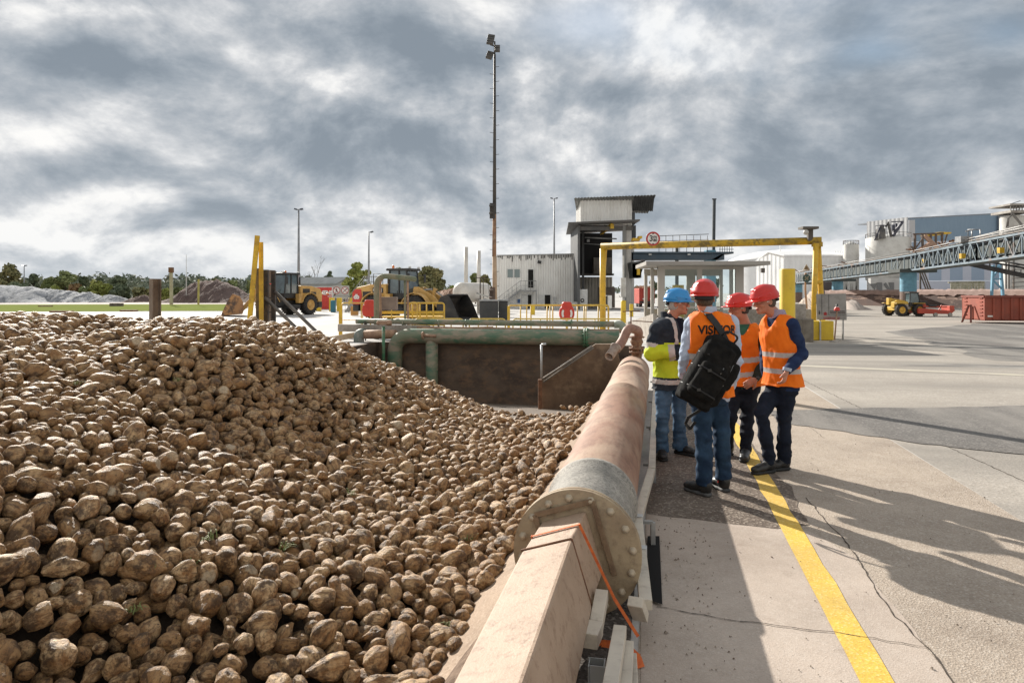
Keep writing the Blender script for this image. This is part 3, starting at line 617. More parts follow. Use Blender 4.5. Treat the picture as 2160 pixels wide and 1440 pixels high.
def ico(sub):
    bm = bmesh.new(); bmesh.ops.create_icosphere(bm, subdivisions=sub, radius=1); bm.verts.ensure_lookup_table()
    V = np.array([v.co[:] for v in bm.verts]); Fc = np.array([[v.index for v in f.verts] for f in bm.faces]); bm.free(); return V, Fc
ICO = {k: ico(k) for k in (2, 3, 4)}
def snoise(V, rs, f, oct=3):
    out = 0; a = 1
    for o in range(oct):
        for k in range(4):
            d = rs.randn(3); d /= np.linalg.norm(d); out = out + a*np.sin(V@d*f+rs.rand()*6.28)*.5
        f *= 2.1; a *= .5
    return out
def beet_shape(seed, sub):
    """a root about 2 across (radius 1), long axis x; returns verts, faces, cut mask"""
    rs = np.random.RandomState(seed); V, Fc = ICO[sub]; V = V.copy(); x = V[:, 0]
    ln = rs.choice([1.1, 1.3, 1.5, 1.75, 2.05], p=[.17, .25, .25, .20, .13]); tail = rs.uniform(.6, 1.0) if ln > 1.1 else rs.uniform(.15, .6)
    r = 1-tail*np.clip(x, 0, 1)**rs.uniform(1.1, 1.9); r *= 1-.22*np.clip(-x-.45, 0, 1)
    n = snoise(V, rs, 1.7, 2); n2 = snoise(V, rs, 4.5, 3)
    ang = np.arctan2(V[:, 2], V[:, 1]); gr = rs.uniform(.03, .13)*np.exp(-((np.mod(ang-rs.rand()*6.28, 2*np.pi)-np.pi)/.33)**2)*(1-x**2)
    W_ = np.stack([x*ln*(1+.06*n), V[:, 1]*r, V[:, 2]*r*rs.uniform(.82, 1)], 1)*(1+.10*n+.055*n2-gr-.05*np.abs(np.sin(ang*rs.choice([2, 3, 4])+n*1.5+rs.rand()*6))*(1-x**2))[:, None]
    if tail > .45: W_[:, 1] += rs.uniform(-.25, .25)*np.clip(x, 0, 1)**2
    if rs.rand() < .35: # a second lobe
        c = np.array([rs.uniform(-.4, .5), *(rs.randn(2)*.6)]); d = np.linalg.norm(V-c/np.linalg.norm(c), axis=1); W_ *= (1+.22*np.exp(-(d/.45)**2))[:, None]
    cut = np.zeros(len(V))
    if rs.rand() < .75: # topped crown
        p = -ln*rs.uniform(.72, .9); k = W_[:, 0] < p; W_[k, 0] = p+(W_[k, 0]-p)*.18; cut[k] = rs.choice([0, 0, 0, 0, 0, 0, .5])
    for _ in range(rs.choice([0, 1, 2, 3])):
        d = rs.randn(3); d /= np.linalg.norm(d); p = rs.uniform(.70, .9); s = W_@d; k = s > p; W_[k] -= ((s[k]-p)*.85)[:, None]*d
        if rs.rand() < .06: cut[k] = .85
    return W_, Fc, cut
# ---- height of the heap, from sight lines measured at several depths
cps = []
def cp(u, v, Y): p = P(u, v, Y); cps.append((p.x, p.y, p.z))
for q_ in ((0, 1440, 3.0), (450, 1440, 3.3), (750, 1440, 3.5), (0, 1200, 3.4), (450, 1200, 4.0), (750, 1200, 4.5), (0, 1030, 3.9), (300, 1030, 4.5), (600, 1030, 5.5), (880, 1030, 6.5),
           (0, 900, 4.6), (300, 900, 5.5), (600, 900, 6.8), (850, 900, 8.1), (1020, 905, 9.6), (0, 800, 5.5), (300, 800, 6.4), (600, 800, 7.7), (740, 806, 8.8), (850, 822, 9.9),
           (0, 710, 6.8), (200, 735, 7.0), (420, 715, 7.2), (600, 738, 8.2),
           (0, 663, 8.0), (60, 668, 8.2), (150, 712, 8.4), (235, 714, 8.4), (300, 677, 8.4), (350, 668, 8.3), (430, 670, 8.4), (520, 684, 8.6), (600, 700, 9.0), (680, 717, 9.4), (760, 742, 10.2), (830, 772, 11), (900, 803, 11.8), (960, 830, 12.4), (1040, 868, 13.0),
           (-150, 665, 7.6), (-300, 668, 7.0), (-200, 900, 4.2), (-200, 1200, 3.0), (1100, 893, 12.2), (1160, 880, 12.0), (1190, 880, 11.8)): cp(*q_)
for s_ in np.arange(-2, 12, 1.0): p = A(s_, -.73, -.30 if s_ < 10 else -.33); cps.append(tuple(p))
for q_ in ((-3, 11.5, .9), (-5, 12, .8), (-6, 10, 1.45), (-1.6, 13.6, .0), (.2, 15, -.95), (-2, 15, -.4), (-5, 15, .0), (-8, 15, 0), (-9, 9, 1.1), (-9, 5, 1.0), (-6, 2, .9), (-3, 1, .35), (-1.8, .5, -.1), (-4, 0, .3), (-1.5, -1.5, -.45), (-7, -1, .4), (.6, 14.5, -1.0)): cps.append(q_)
CP = np.array(cps)
def tps(CPx, lam=.04):
    n = len(CPx); d = np.linalg.norm(CPx[:, None, :2]-CPx[None, :, :2], axis=2); K = np.where(d > 0, d**2*np.log(d+1e-9), 0)+lam*np.eye(n)
    Pm = np.c_[np.ones(n), CPx[:, :2]]; Mx = np.block([[K, Pm], [Pm.T, np.zeros((3, 3))]]); w = np.linalg.solve(Mx, np.r_[CPx[:, 2], 0, 0, 0]); return w
CP[:, 2] -= np.clip(.02+.007*CP[:, 1], 0, .08); TW = tps(CP)
def hgt(x, y):
    x = np.atleast_1d(x); y = np.atleast_1d(y); d = np.sqrt((x[:, None]-CP[None, :, 0])**2+(y[:, None]-CP[None, :, 1])**2); K = np.where(d > 0, d**2*np.log(d+1e-9), 0)
    return K@TW[:-3]+TW[-3]+x*TW[-2]+y*TW[-1]
# added dark sheet just below the roots to block the gaps
gx = np.arange(-10.5, 3.2, .15); gy = np.arange(-2.6, 15.6, .15); GX, GY = np.meshgrid(gx, gy); GZ = hgt(GX.ravel(), GY.ravel()).reshape(GX.shape)
S_ = (GX-A0.x)*AX.x+(GY-A0.y)*AX.y; T_ = (GX-A0.x)*AR.x+(GY-A0.y)*AR.y
def floor_z(s, t): 
    f = np.where(s > 13, -.65-(s-13)*.141, -.65); f = np.maximum(f, np.where((t > -1.35) & (s < 12.9), .68*(t+.27), -9)); return np.where((t < PIT_L) | (s > PIT_S), 0, f)
inside = (T_ < -.72) & (T_ > PIT_L-1.5)
uz = np.maximum(GZ-.17, floor_z(S_, T_)-.05); vid = np.arange(GX.size).reshape(GX.shape)
keep = inside[:-1, :-1] & inside[1:, 1:] & inside[1:, :-1] & inside[:-1, 1:]
Fq = np.stack([vid[:-1, :-1], vid[:-1, 1:], vid[1:, 1:], vid[1:, :-1]], -1)[keep]
me = mesh_np(np.stack([GX.ravel(), GY.ravel(), uz.ravel()], 1), Fq, True)
tag(link('gap_sheet', me, M('gap_dark', (.06, .042, .028), (.03, .022, .015), 8, 1, bump=1, bscale=40)), 'added dark sheet blocking the gaps under the beet heap', 'soil', kind='stuff')
# ---- scatter
rs = np.random.RandomState(5); pos = []; cell = {}; CS = .20
def near(p, r, k=.80):
    ix, iy, iz = (int(math.floor(c/CS)) for c in p)
    for a in (-1, 0, 1):
        for b in (-1, 0, 1):
            for c in (-1, 0, 1):
                for (q, rq) in cell.get((ix+a, iy+b, iz+c), ()):
                    if (q[0]-p[0])**2+(q[1]-p[1])**2+(q[2]-p[2])**2 < (k*(r+rq))**2: return True
    return False
def put(p, r, layer):
    cell.setdefault(tuple(int(math.floor(c/CS)) for c in p), []).append((p, r)); pos.append((*p, r, layer))
def throw(n, rlo, rhi, dz, layer, k):
    X = rs.uniform(-9.6, 3.0, n); Y = rs.uniform(-.6, 14.8, n)
    vis = (X > -.80*np.maximum(Y, 1.2)-1.2) ; X, Y = X[vis], Y[vis]
    s = (X-A0.x)*AX.x+(Y-A0.y)*AX.y; t = (X-A0.x)*AR.x+(Y-A0.y)*AR.y
    edge = -.70+.05*np.sin(s*2.3)+.05*np.sin(s*5.1+1); ok = (t < edge) & (t > PIT_L-.6) & (s < 14.2); X, Y, s, t = X[ok], Y[ok], s[ok], t[ok]
    Z = hgt(X, Y); rr = rlo+(rhi-rlo)*rs.beta(1.6, 2.2, len(X)); fz = floor_z(s, t)
    for x, y, z, r, f, ss_ in zip(X, Y, Z, rr, fz, s):
        if ss_ > 11.6: r *= .85
        zz = z+dz+rs.uniform(-.03, .035)-r*.25
        if z < f-.02: 
            if rs.rand() > .03: continue
            zz = f+r*.7
        zz = max(zz, f+r*.72); p = (x, y, zz)
        if not near(p, r, k): put(p, r, layer)
throw(4200, .066, .094, .02, 0, .79)
throw(38000, .046, .070, 0, 0, .79)
throw(52000, .032, .052, 0, 0, .80)
throw(34000, .045, .075, -.065, 1, .74)
# a few strays rolled onto the concrete edge and the pit floor
for (u, v, r) in ((1228, 876, .05), (1205, 870, .055), (1188, 868, .05), (1216, 868, .045)):
    p = G(u, v, -.34); put((p.x, p.y, -.30+r*.7), r, 0)
for _ in range(150):
    y = rs.uniform(10.6, 12.9); p = A(y, -.78-abs(rs.randn())*.35); z = max(float(hgt(p.x, p.y)[0])+rs.uniform(-.02, .08), float(floor_z(np.array([y]), np.array([ART(p)[1]]))[0])+.05); r = rs.uniform(.04, .065)
    if not near((p.x, p.y, z), r, .75): put((p.x, p.y, z), r, 0)
pos = np.array(pos)
u_ = 1080+pos[:, 0]/np.maximum(pos[:, 1], .1)*F_; v_ = 618+(H_-pos[:, 2])/np.maximum(pos[:, 1], .1)*F_
sz = pos[:, 3]/np.maximum(pos[:, 1], .1)*F_; ok = (pos[:, 1] > 1.5) & (u_ > -20) & (u_ < 2180) & (v_ < 1465) & (pos[:, 4] == 0)
order = np.argsort(-np.where(ok, sz, 0)); big = set(order[:298].tolist())
def randrot(rs):
    ax = rs.uniform(0, 2*np.pi); tilt = rs.randn()*.35; roll = rs.uniform(0, 6.28)
    return np.array((Matrix.Rotation(ax, 3, 'Z') @ Matrix.Rotation(tilt, 3, 'Y') @ Matrix.Rotation(roll, 3, 'X')))
NPRO = 26; protos = []
for k in range(NPRO):
    V, Fc, cut = beet_shape(100+k, 4); me = mesh_np(V, Fc, True); ca = me.color_attributes.new('tint', 'FLOAT_COLOR', 'POINT')
    ra = me.attributes.new('root_pos', 'FLOAT_VECTOR', 'POINT'); ra.data.foreach_set('vector', np.asarray(V, np.float32).ravel()); c = np.zeros((len(V), 4), np.float32); c[:, 0] = (k*.381966) % 1; c[:, 1] = cut; c[:, 3] = 1; ca.data.foreach_set('color', c.ravel()); me.materials.append(beet_m); protos.append(me)
low = [beet_shape(100+k, 3 if False else 2) for k in range(60)]; mid = [beet_shape(100+k, 3) for k in range(60)]
VV = []; FF = []; CC = []; LP = []; off = 0
for i in range(len(pos)):
    x, y, z, r, lay = pos[i]; Rm = randrot(rs)
    if i in big:
        o = bpy.data.objects.new('sugar_beet', protos[i % NPRO]); COL.objects.link(o)
        # the mesh is unit sized: scale to the root's own radius
        Mx = Matrix(Rm.tolist()).to_4x4(); o.matrix_world = Matrix.Translation((x, y, z)) @ Mx @ Matrix.Diagonal((r, r, r, 1))
        tag(o, 'muddy brown sugar beet among the large ones nearest the camera in the heap', 'sugar beet', 'nearest sugar beets in the heap')
        continue
    V, Fc, cut = (mid if (y < 7.5 and lay == 0) else low)[rs.randint(60)]
    Vw = (V*r)@Rm.T+np.array([x, y, z]); VV.append(Vw); LP.append(V); FF.append(Fc+off); off += len(V)
    c = np.zeros((len(V), 4), np.float32); c[:, 0] = rs.rand(); c[:, 1] = cut; c[:, 3] = 1; CC.append(c)
VV = np.concatenate(VV); FF = np.concatenate(FF); CC = np.concatenate(CC)
me = mesh_np(VV, FF, True); ca = me.color_attributes.new('tint', 'FLOAT_COLOR', 'POINT'); ca.data.foreach_set('color', CC.ravel()); ra = me.attributes.new('root_pos', 'FLOAT_VECTOR', 'POINT'); ra.data.foreach_set('vector', np.concatenate(LP).astype(np.float32).ravel())
print('beets', len(pos), 'verts', len(VV))
tag(link('beet_heap', me, beet_m), 'the great heap of smaller and farther sugar beets filling the pit', 'beet heap', kind='stuff')
# wisps of leaf and roots among the beets
lf = M('beet_leaf', (.13, .19, .05), (.22, .24, .08), 9, .7)
gl = MB()
for (u, v, Y) in ((445, 1125, 4.3), (320, 1182, 3.9), (250, 1225, 3.55), (405, 1190, 4.0), (990, 1110, 5.6), (955, 1320, 4.2), (375, 800, 6.6), (690, 800, 8.4), (60, 668, 8.2), (600, 1190, 4.5), (160, 790, 6.0), (280, 1275, 3.6), (740, 1010, 6.0)):
    p = P(u, v, Y); p.z = float(hgt(p.x, p.y)[0])+.02
    for k in range(14):
        a = random.uniform(0, 6.28); l = random.uniform(.03, .09); d = Vector((math.cos(a)*l, math.sin(a)*l, random.uniform(.0, .05))); w = Vector((-math.sin(a), math.cos(a), 0))*.003; b = p+Vector((random.gauss(0, .02), random.gauss(0, .02), 0))
        m_ = b+d*.5+Vector((0, 0, .02)); gl.poly([b-w, b+w, m_+w, m_-w]); gl.poly([m_-w, m_+w, b+d])
tag(gl.build('leaf_scraps', lf), 'scraps of green beet leaf caught among the roots', 'leaves', kind='stuff')
# ------------------------------------------------------------------ far landscape, left
gravel_m = M('gravel_pile', (.42, .43, .45), (.32, .33, .35), .8, .95, bump=1, bscale=3, c3=(.20, .21, .22), s3=1.6, f3=.8, p3=(.5, .6), bdist=.3)
soilp_m = M('soil_pile', (.16, .11, .095), (.12, .08, .07), .5, .95, bump=1, bscale=2.5, c3=(.2, .15, .13), s3=1.5, f3=.7, bdist=.3)
def mound(name, label, u0, u1, Y, prof, m, depth=8, seed=0, cat='mound'):
    """a rubble mound whose ridge follows prof = [(u, v)...]"""
    rs = np.random.RandomState(seed); us = np.linspace(u0, u1, 70); vr = np.interp(us, [p[0] for p in prof], [p[1] for p in prof]); rows = []
    for j in range(15):
        w = j/14*2-1; row = []
        for i, (u, v) in enumerate(zip(us, vr)):
            zt = max(0, H_+(618-v)/F_*Y); prf = max(0, 1-abs(w)**1.5); x = (u-1080)/F_*Y
            z = zt*prf+rs.randn()*.04*zt+.12*math.sin(x*.9+w*3)*zt*.2 if prf > 0 and zt > 0 else -.05
            row.append((x, Y+w*depth, max(z, -.05) if abs(w) < 1 else -.05))
        rows.append(row)
    V = np.array(rows).reshape(-1, 3); vid = np.arange(len(V)).reshape(15, 70)
    Fq = np.stack([vid[:-1, :-1], vid[:-1, 1:], vid[1:, 1:], vid[1:, :-1]], -1).reshape(-1, 4)
    o = link(name, mesh_np(V, Fq), m); return tag(o, label, cat)
mound('gravel_heap', 'long pale grey gravel heap at the far left', -420, 140, 128, [(-420, 640), (-300, 600), (-60, 602), (20, 602), (60, 605), (95, 612), (140, 640)], gravel_m, 8, 1, 'gravel heap')
mound('gravel_heap', 'middle grey gravel heap with a pointed ridge behind the long one', 60, 222, 130, [(60, 640), (95, 610), (125, 611), (150, 614), (170, 622), (180, 617), (190, 616), (205, 626), (222, 641)], gravel_m, 6, 2, 'gravel heap')
mound('gravel_heap', 'smallest grey gravel heap at the right end of the row', 205, 268, 128, [(205, 641), (218, 625), (230, 622), (250, 625), (268, 640)], gravel_m, 5, 3, 'gravel heap')
mound('soil_heap', 'brown soil heap right of the slim white mast', 362, 545, 128, [(362, 641), (395, 618), (420, 593), (455, 591), (490, 602), (520, 625), (545, 640)], soilp_m, 10, 4, 'soil heap')
mound('soil_heap', 'low dark soil heap beside the gravel heaps', 270, 325, 130, [(270, 641), (285, 627), (305, 622), (325, 640)], soilp_m, 4, 5, 'soil heap')
mound('beet_mound', 'far brown mound of beets behind the white tank', 890, 990, 95, [(890, 640), (925, 615), (955, 606), (990, 612)], M('far_beets', (.36, .22, .15), (.25, .15, .1), 2.5, .9, bump=1, bscale=4, bdist=.3), 6, 6)
bl = MB(); bl.box(P(246, 642, 90)-Vector((0, 0, .1)), (1.4, 1.0, .55), .1); tag(bl.build('concrete_block', M('dark_block', (.12, .10, .085), (.2, .17, .14), 2, .9), bev=.05), 'small dark concrete block on the edge of the grass', 'block')
for (u, v, w) in ((96, 647, 1.6), (130, 659, 1.9), (272, 657, 1.5), (1000, 900, 0)):
    if w: b = MB(); b.box(G(u, v)+Vector((0, 0, .08)), (w, .5, .16)); tag(b.build('timber_baulk', rust), {96: 'thin dark baulk lying at the far side of the grass', 130: 'long dark baulk lying on the near edge of the grass', 272: 'yellowish baulk on the near edge of the grass'}[u], 'baulk')
# ---- trees: real crowns of many small leaf clumps
def leafcloud(n, clumps, size, rs):
    """clumps = [(centre, radius)...]; returns quads"""
    cc = np.array([c for c, r in clumps]); rr = np.array([r for c, r in clumps]); w = rr**2; idx = rs.choice(len(rr), n, p=w/w.sum())
    d = rs.randn(n, 3); d /= np.linalg.norm(d, axis=1)[:, None]; rad = rr[idx]*rs.uniform(.55, 1.06, n)**.7; C = cc[idx]+d*rad[:, None]*np.array([1, 1, .85])
    nrm = d+rs.randn(n, 3)*.7; nrm /= np.linalg.norm(nrm, axis=1)[:, None]; a = np.cross(nrm, rs.randn(n, 3)); a /= np.linalg.norm(a, axis=1)[:, None]; b = np.cross(nrm, a)
    s = size*rs.uniform(.6, 1.4, n)[:, None]; V = np.stack([C-a*s, C+b*s*.7, C+a*s, C-b*s*.7], 1).reshape(-1, 3); return V, np.arange(4*n).reshape(n, 4)
def leafmat(name, c1, c2, c3, sc=.5):
    m = M(name, c1, c2, sc, .75, c3=c3, s3=1.4, f3=.7, cpos=(.42, .6)); return m
lm = [leafmat('leaf_mid', (.19, .235, .095), (.27, .30, .12), (.12, .15, .07)), leafmat('leaf_dark', (.105, .14, .085), (.15, .18, .095), (.07, .095, .06)),
      leafmat('leaf_light', (.28, .32, .08), (.34, .34, .10), (.15, .19, .05)), leafmat('leaf_olive', (.20, .20, .09), (.27, .24, .10), (.12, .12, .06)), leafmat('leaf_autumn', (.24, .14, .07), (.30, .22, .08), (.14, .09, .05))]
bark = M('bark', (.07, .055, .04), (.12, .10, .08), 3, .9)
def tree(label, u, vbase, vtop, wpx, Y, mi, seed, name='tree', n=2600, open_=0, trunk=True):
    rs = np.random.RandomState(seed); b = G(u, vbase) if vbase > 625 else P(u, 618+2520/Y, Y); b = Vector(((u-1080)/F_*Y, Y, 0)); h = H_+(618-vtop)/F_*Y; w = wpx/F_*Y/2
    t = thing(name, label, 'tree' if name == 'tree' else 'bush', b)
    k = 26; cl = []
    for i in range(k):
        a = rs.uniform(0, 6.28); q = rs.uniform(0, 1)**.6; zz = rs.uniform(.22 if trunk else .05, .93); wid = w*math.sin(math.pi*min(1, (zz*.8+.16)))**.7
        cl.append(((math.cos(a)*q*wid*.8, math.sin(a)*q*wid*.8, h*zz), w*rs.uniform(.16, .34)*(1-open_*.4)))
    cl.append(((rs.uniform(-.2, .2)*w, 0, h-w*.2), w*.2))
    V, Fq = leafcloud(n, cl, min(.0055*Y*.36+.05, .36), rs); V[:, 2] = np.maximum(V[:, 2], .05)
    o = link('crown', mesh_np(V, Fq, False), lm[mi], t)
    if trunk:
        mb = MB(); mb.tube([(0, 0, -.1), (w*.05, 0, h*.3), (0, 0, h*.75)], [h*.028, h*.02, h*.008], 8)
        for c, r in cl[:9]: mb.tube([(0, 0, h*.2+c[2]*.25), (c[0]*.5, c[1]*.5, c[2]*.75), c], [h*.012, h*.008, h*.003], 5)
        mb.build('trunk', bark, t, world=False)
    return t
tree('tall dark olive tree at the far left edge of the photo', 12, 0, 554, 78, 165, 3, 1); tree('dark tree next to the small far lamp at the left', 70, 0, 580, 42, 165, 1, 2)
tree('rounded grey green tree above the middle gravel heap', 138, 0, 573, 60, 170, 0, 3); tree('thin pale tree between the left trees', 105, 0, 585, 36, 172, 0, 4)
tree('dark tree topping the hedge left of the brown post', 178, 0, 583, 28, 175, 1, 5); tree('dark blue green tree pair behind the hedge', 248, 0, 580, 46, 190, 1, 6); tree('small dark far tree in the hedge line', 212, 0, 586, 28, 190, 1, 7)
for i, (u, vt, w, mi, lb) in enumerate(((50, 597, 70, 1, 'dark bush behind the long gravel heap'), (160, 597, 42, 4, 'reddish autumn bush above the gravel'), (205, 592, 46, 2, 'bright green bush in the hedge'), (228, 599, 26, 2, 'yellowish bush in the hedge centre'),
                                      (255, 603, 52, 1, 'dark green bush right of the yellowish one'), (300, 606, 46, 3, 'olive bush left of the brown steel post'), (348, 612, 36, 2, 'light green bush right of the brown steel post'), (180, 606, 40, 0, 'mid green bush behind the pointed gravel heap'), (118, 604, 30, 2, 'small light bush above the gravel ridge'), (375, 606, 30, 0, 'green bush left of the brown soil heap'))):
    tree(lb, u, 0, vt, w, 150, mi, 20+i, 'bush', 1300, trunk=False)
for i, (u, vt, w, mi, lb) in enumerate(((455, 588, 40, 3, 'bush growing on top of the brown soil heap'), (488, 592, 44, 0, 'bush behind the right slope of the brown heap'), (530, 592, 36, 0, 'bush seen left of the leaning yellow posts'))): tree(lb, u, 0, vt, w, 160, mi, 40+i, 'bush', 1300, trunk=False)
tree('dark round tree behind the cab of the far loader', 584, 0, 574, 34, 130, 1, 50); tree('dark tree above the grey shed roof', 694, 0, 573, 24, 150, 1, 51)
tree('large light green tree right of the grey shed', 758, 0, 553, 62, 100, 2, 52, n=2600, open_=.5); tree('yellow green bush behind the metal stairs', 738, 0, 585, 44, 98, 2, 53, 'bush', 900, trunk=False)
tree('small light green tree behind the loader cab', 842, 0, 565, 26, 120, 2, 54, n=900); tree('big round olive tree between the near loader and the white tank', 905, 0, 561, 80, 110, 3, 55, n=4200)
tree('dark green tree seen between the two white chimneys', 1003, 0, 577, 34, 110, 0, 56); tree('bushy tree just left of the tall mast', 1026, 0, 580, 34, 105, 3, 57)
tree('far tree above the red lorry', 1378, 0, 592, 34, 160, 1, 58); tree('small green bush right behind the white tank', 955, 0, 601, 40, 108, 2, 59, 'bush', 500, trunk=False)
tree('dark tree behind the glass of the kiosk', 1510, 0, 588, 40, 140, 1, 60)
def bare(label, u, vtop, Y, sd):
    rs = random.Random(sd); t = thing('bare_tree', label, 'tree', ((u-1080)/F_*Y, Y, 0)); h = H_+(618-vtop)/F_*Y; mb = MB()
    def br(p, d, l, r, k):
        q = p+d*l; mb.tube([p, p+d*l*.5+Vector((rs.uniform(-.04, .04)*l, 0, 0)), q], [r, r*.8, r*.6], 5)
        if k: 
            for _ in range(rs.choice((2, 3))): br(q, (d+Vector((rs.uniform(-.7, .7), rs.uniform(-.4, .4), rs.uniform(-.1, .5)))).normalized(), l*rs.uniform(.5, .8), r*.55, k-1)
    br(Vector((0, 0, 0)), Vector((.03, 0, 1)), h*.42, h*.016, 4); mb.build('branches', bark, t, world=False)
bare('tall bare leafless tree above the grey shed', 665, 552, 140, 3); bare('stunted bare tree left of the tall bare one', 648, 576, 138, 5)
# far woodland along the horizon
rs = np.random.RandomState(77); cl = []
for i in range(330):
    u = rs.uniform(-900, 700); Y = rs.uniform(230, 300); h = rs.uniform(5.0, 9.5); cl.append((((u-1080)/F_*Y, Y, h*.45), h*.62))
for i in range(60):
    u = rs.uniform(850, 1500); Y = rs.uniform(260, 330); h = rs.uniform(3.0, 6.0); cl.append((((u-1080)/F_*Y, Y, h*.45), h*.6))
V, Fq = leafcloud(45000, cl, .75, rs); V[:, 2] = np.maximum(V[:, 2], -.1)
tag(link('far_woodland', mesh_np(V, Fq, False), M('far_leaf', (.15, .19, .155), (.21, .225, .15), .15, .9, c3=(.23, .20, .13), s3=.08, f3=.7)), 'low belt of far woodland along the horizon', 'woodland', kind='stuff')
# concrete tower far off
mb = MB(); mb.bb(P(351, 640, 260), P(362, 581, 264)); tag(mb.build('silo_tower', M('far_beige', (.45, .40, .30), (.38, .34, .27), .4, .8)), 'small far beige tower behind the white topped post', 'tower')
# ---- posts and lamp posts
def lamp_post(label, u, vtop, Y, heads, r=.09, group=None):
    b = Vector(((u-1080)/F_*Y, Y, 0)); h = H_+(618-vtop)/F_*Y; t = thing('lamp_post', label, 'lamp post', b, 0)
    mb = MB(); mb.tube([(0, 0, 0), (0, 0, h)], [r*1.5, r*.7], 10); mb.build('pole', M('lamp_steel', (.22, .23, .25), (.3, .31, .32), 2, .5, .3), t, world=False)
    for dx in heads:
        mb = MB(); mb.beam((0, 0, h-.05), (dx*.4, 0, h-.05), .06); mb.box((dx*.75, 0, h-.02), (abs(dx)*.7, .35, .16), rot=Matrix.Rotation(-.25*(1 if dx > 0 else -1), 3, 'Y')); mb.build('lamp_head', M('lamp_dark', (.06, .07, .09), rough=.4), t, world=False)
lamp_post('small far floodlight post at the far left', 51, 560, 150, (-.5, .5), .12); lamp_post('tall twin headed lamp post above the far loader', 630, 441, 75, (-.42, .42), .12)
lamp_post('slim single headed lamp post by the light green tree', 778, 489, 85, (.5,), .11); lamp_post('twin headed lamp post behind the white warehouse', 1169, 418, 105, (-.55, .5), .13)
mb = MB(); p = P(393, 537, 120); mb.tube([(p.x, p.y, 0), p], [.09, .04], 6); tag(mb.build('mast', white_paint), 'very slim white mast near the brown soil heap', 'mast')
def hbeam(a, b, w, d, t_=.012, face=Vector((0, -1, 0))):
    mb = MB(); a = Vector(a); b = Vector(b); ax = (b-a).normalized(); x = ax.cross(face).normalized(); y = x.cross(ax)
    mb.beam(a, b, t_, d, up=x) if False else None
    for o_, ww, hh in ((y*(d/2), w, t_), (-y*(d/2), w, t_), (Vector(), t_, d-t_*2)):
        vs = [p+o_+x*(i*ww/2)+y*(j*hh/2) for p in (a, b) for i, j in ((-1, -1), (1, -1), (1, 1), (-1, 1))]
        mb.add(vs, [(0, 1, 2, 3), (7, 6, 5, 4), (0, 4, 5, 1), (1, 5, 6, 2), (2, 6, 7, 3), (3, 7, 4, 0)])
    return mb
tag(hbeam(P(327, 740, 16)*1-Vector((0, 0, .4)), P(327.5, 588, 16), .18, .18, .02, Vector((-.8, -1, 0)).normalized()).build('steel_post', M('brown_post', (.13, .085, .055), (.22, .16, .11), 2, .7, bump=.2)), 'brown rusty steel post sticking up behind the beet heap', 'post')
t = thing('marker_post', 'slim beige post with a brown block on top in the grass', 'post', P(362, 640, 95)); mb = MB(); mb.beam(P(361.5, 643, 95), P(361, 575, 95), .34, .34); mb.build('post', M('beige_post', (.52, .47, .36), (.4, .34, .25), 1, .8), t); mb = MB(); mb.beam(P(361, 575, 95), P(361, 564, 95), .58, .5); mb.build('cap', rust, t)
mb = MB(); mb.beam(P(418.5, 643, 92), P(419, 589, 92), .2, .2); tag(mb.build('marker_post', M('pale_yellow', (.5, .42, .13), (.4, .34, .15), 1, .7)), 'pale yellow post standing in front of the brown soil heap', 'post')
# leaning yellow posts, panel wall and props
Yp = 21
tag(hbeam(P(523, 715, Yp), P(543, 497, Yp), .14, .15, .02, Vector((.3, -1, 0)).normalized()).build('leaning_post', yellow_paint), 'taller leaning yellow steel post behind the beet heap', 'post')
tag(hbeam(P(551.5, 715, Yp+.3), P(550.5, 511, Yp+.3), .13, .14, .02, Vector((.3, -1, 0)).normalized()).build('leaning_post', yellow_paint), 'shorter upright yellow steel post against the propped panel', 'post')
pn = thing('propped_panel', 'dirty wooden panel wall held up by slanting props', 'panel', P(560, 720, Yp+1)); board = M('board', (.34, .26, .20), (.22, .16, .12), 2.5, .85, c3=(.1, .07, .05), s3=3, f3=.8, p3=(.48, .6), bump=.2)
a0, a1, b1, b0 = P(542, 690, Yp+.4), P(541, 566, Yp+.4), P(577, 571, Yp+1.3), P(577, 660, Yp+1.3)
for k in range(4):
    z0 = a0.z+(a1.z-a0.z)*k/4; z1 = a0.z+(a1.z-a0.z)*(k+1)/4-.03; mb = MB(); mb.prism([(a0.x, a0.y, z0), (b0.x, b0.y, z0), (b0.x, b0.y, z1), (a0.x, a0.y, z1)], (.03, .1, 0)); mb.build('board', board, pn)
for u, dy in ((545, .3), (562.5, .8), (577.5, 1.2)): mb = MB(); mb.beam(P(u, 720, Yp+dy), P(u-.5, 566+(u-545)*.17, Yp+dy), .1, .12); mb.build('upright', dark_steel, pn)
for p0, p1 in ((P(579, 614, Yp+1.1), P(672, 704, Yp+1.5)), (P(558, 627, Yp+.7), P(622, 689, Yp+1.1))): mb = MB(); mb.tube([p0, p1+(p1-p0)*.12], .055, 8); mb.build('prop', M('prop_steel', (.14, .13, .12), (.22, .2, .18), 4, .6, .4), pn)
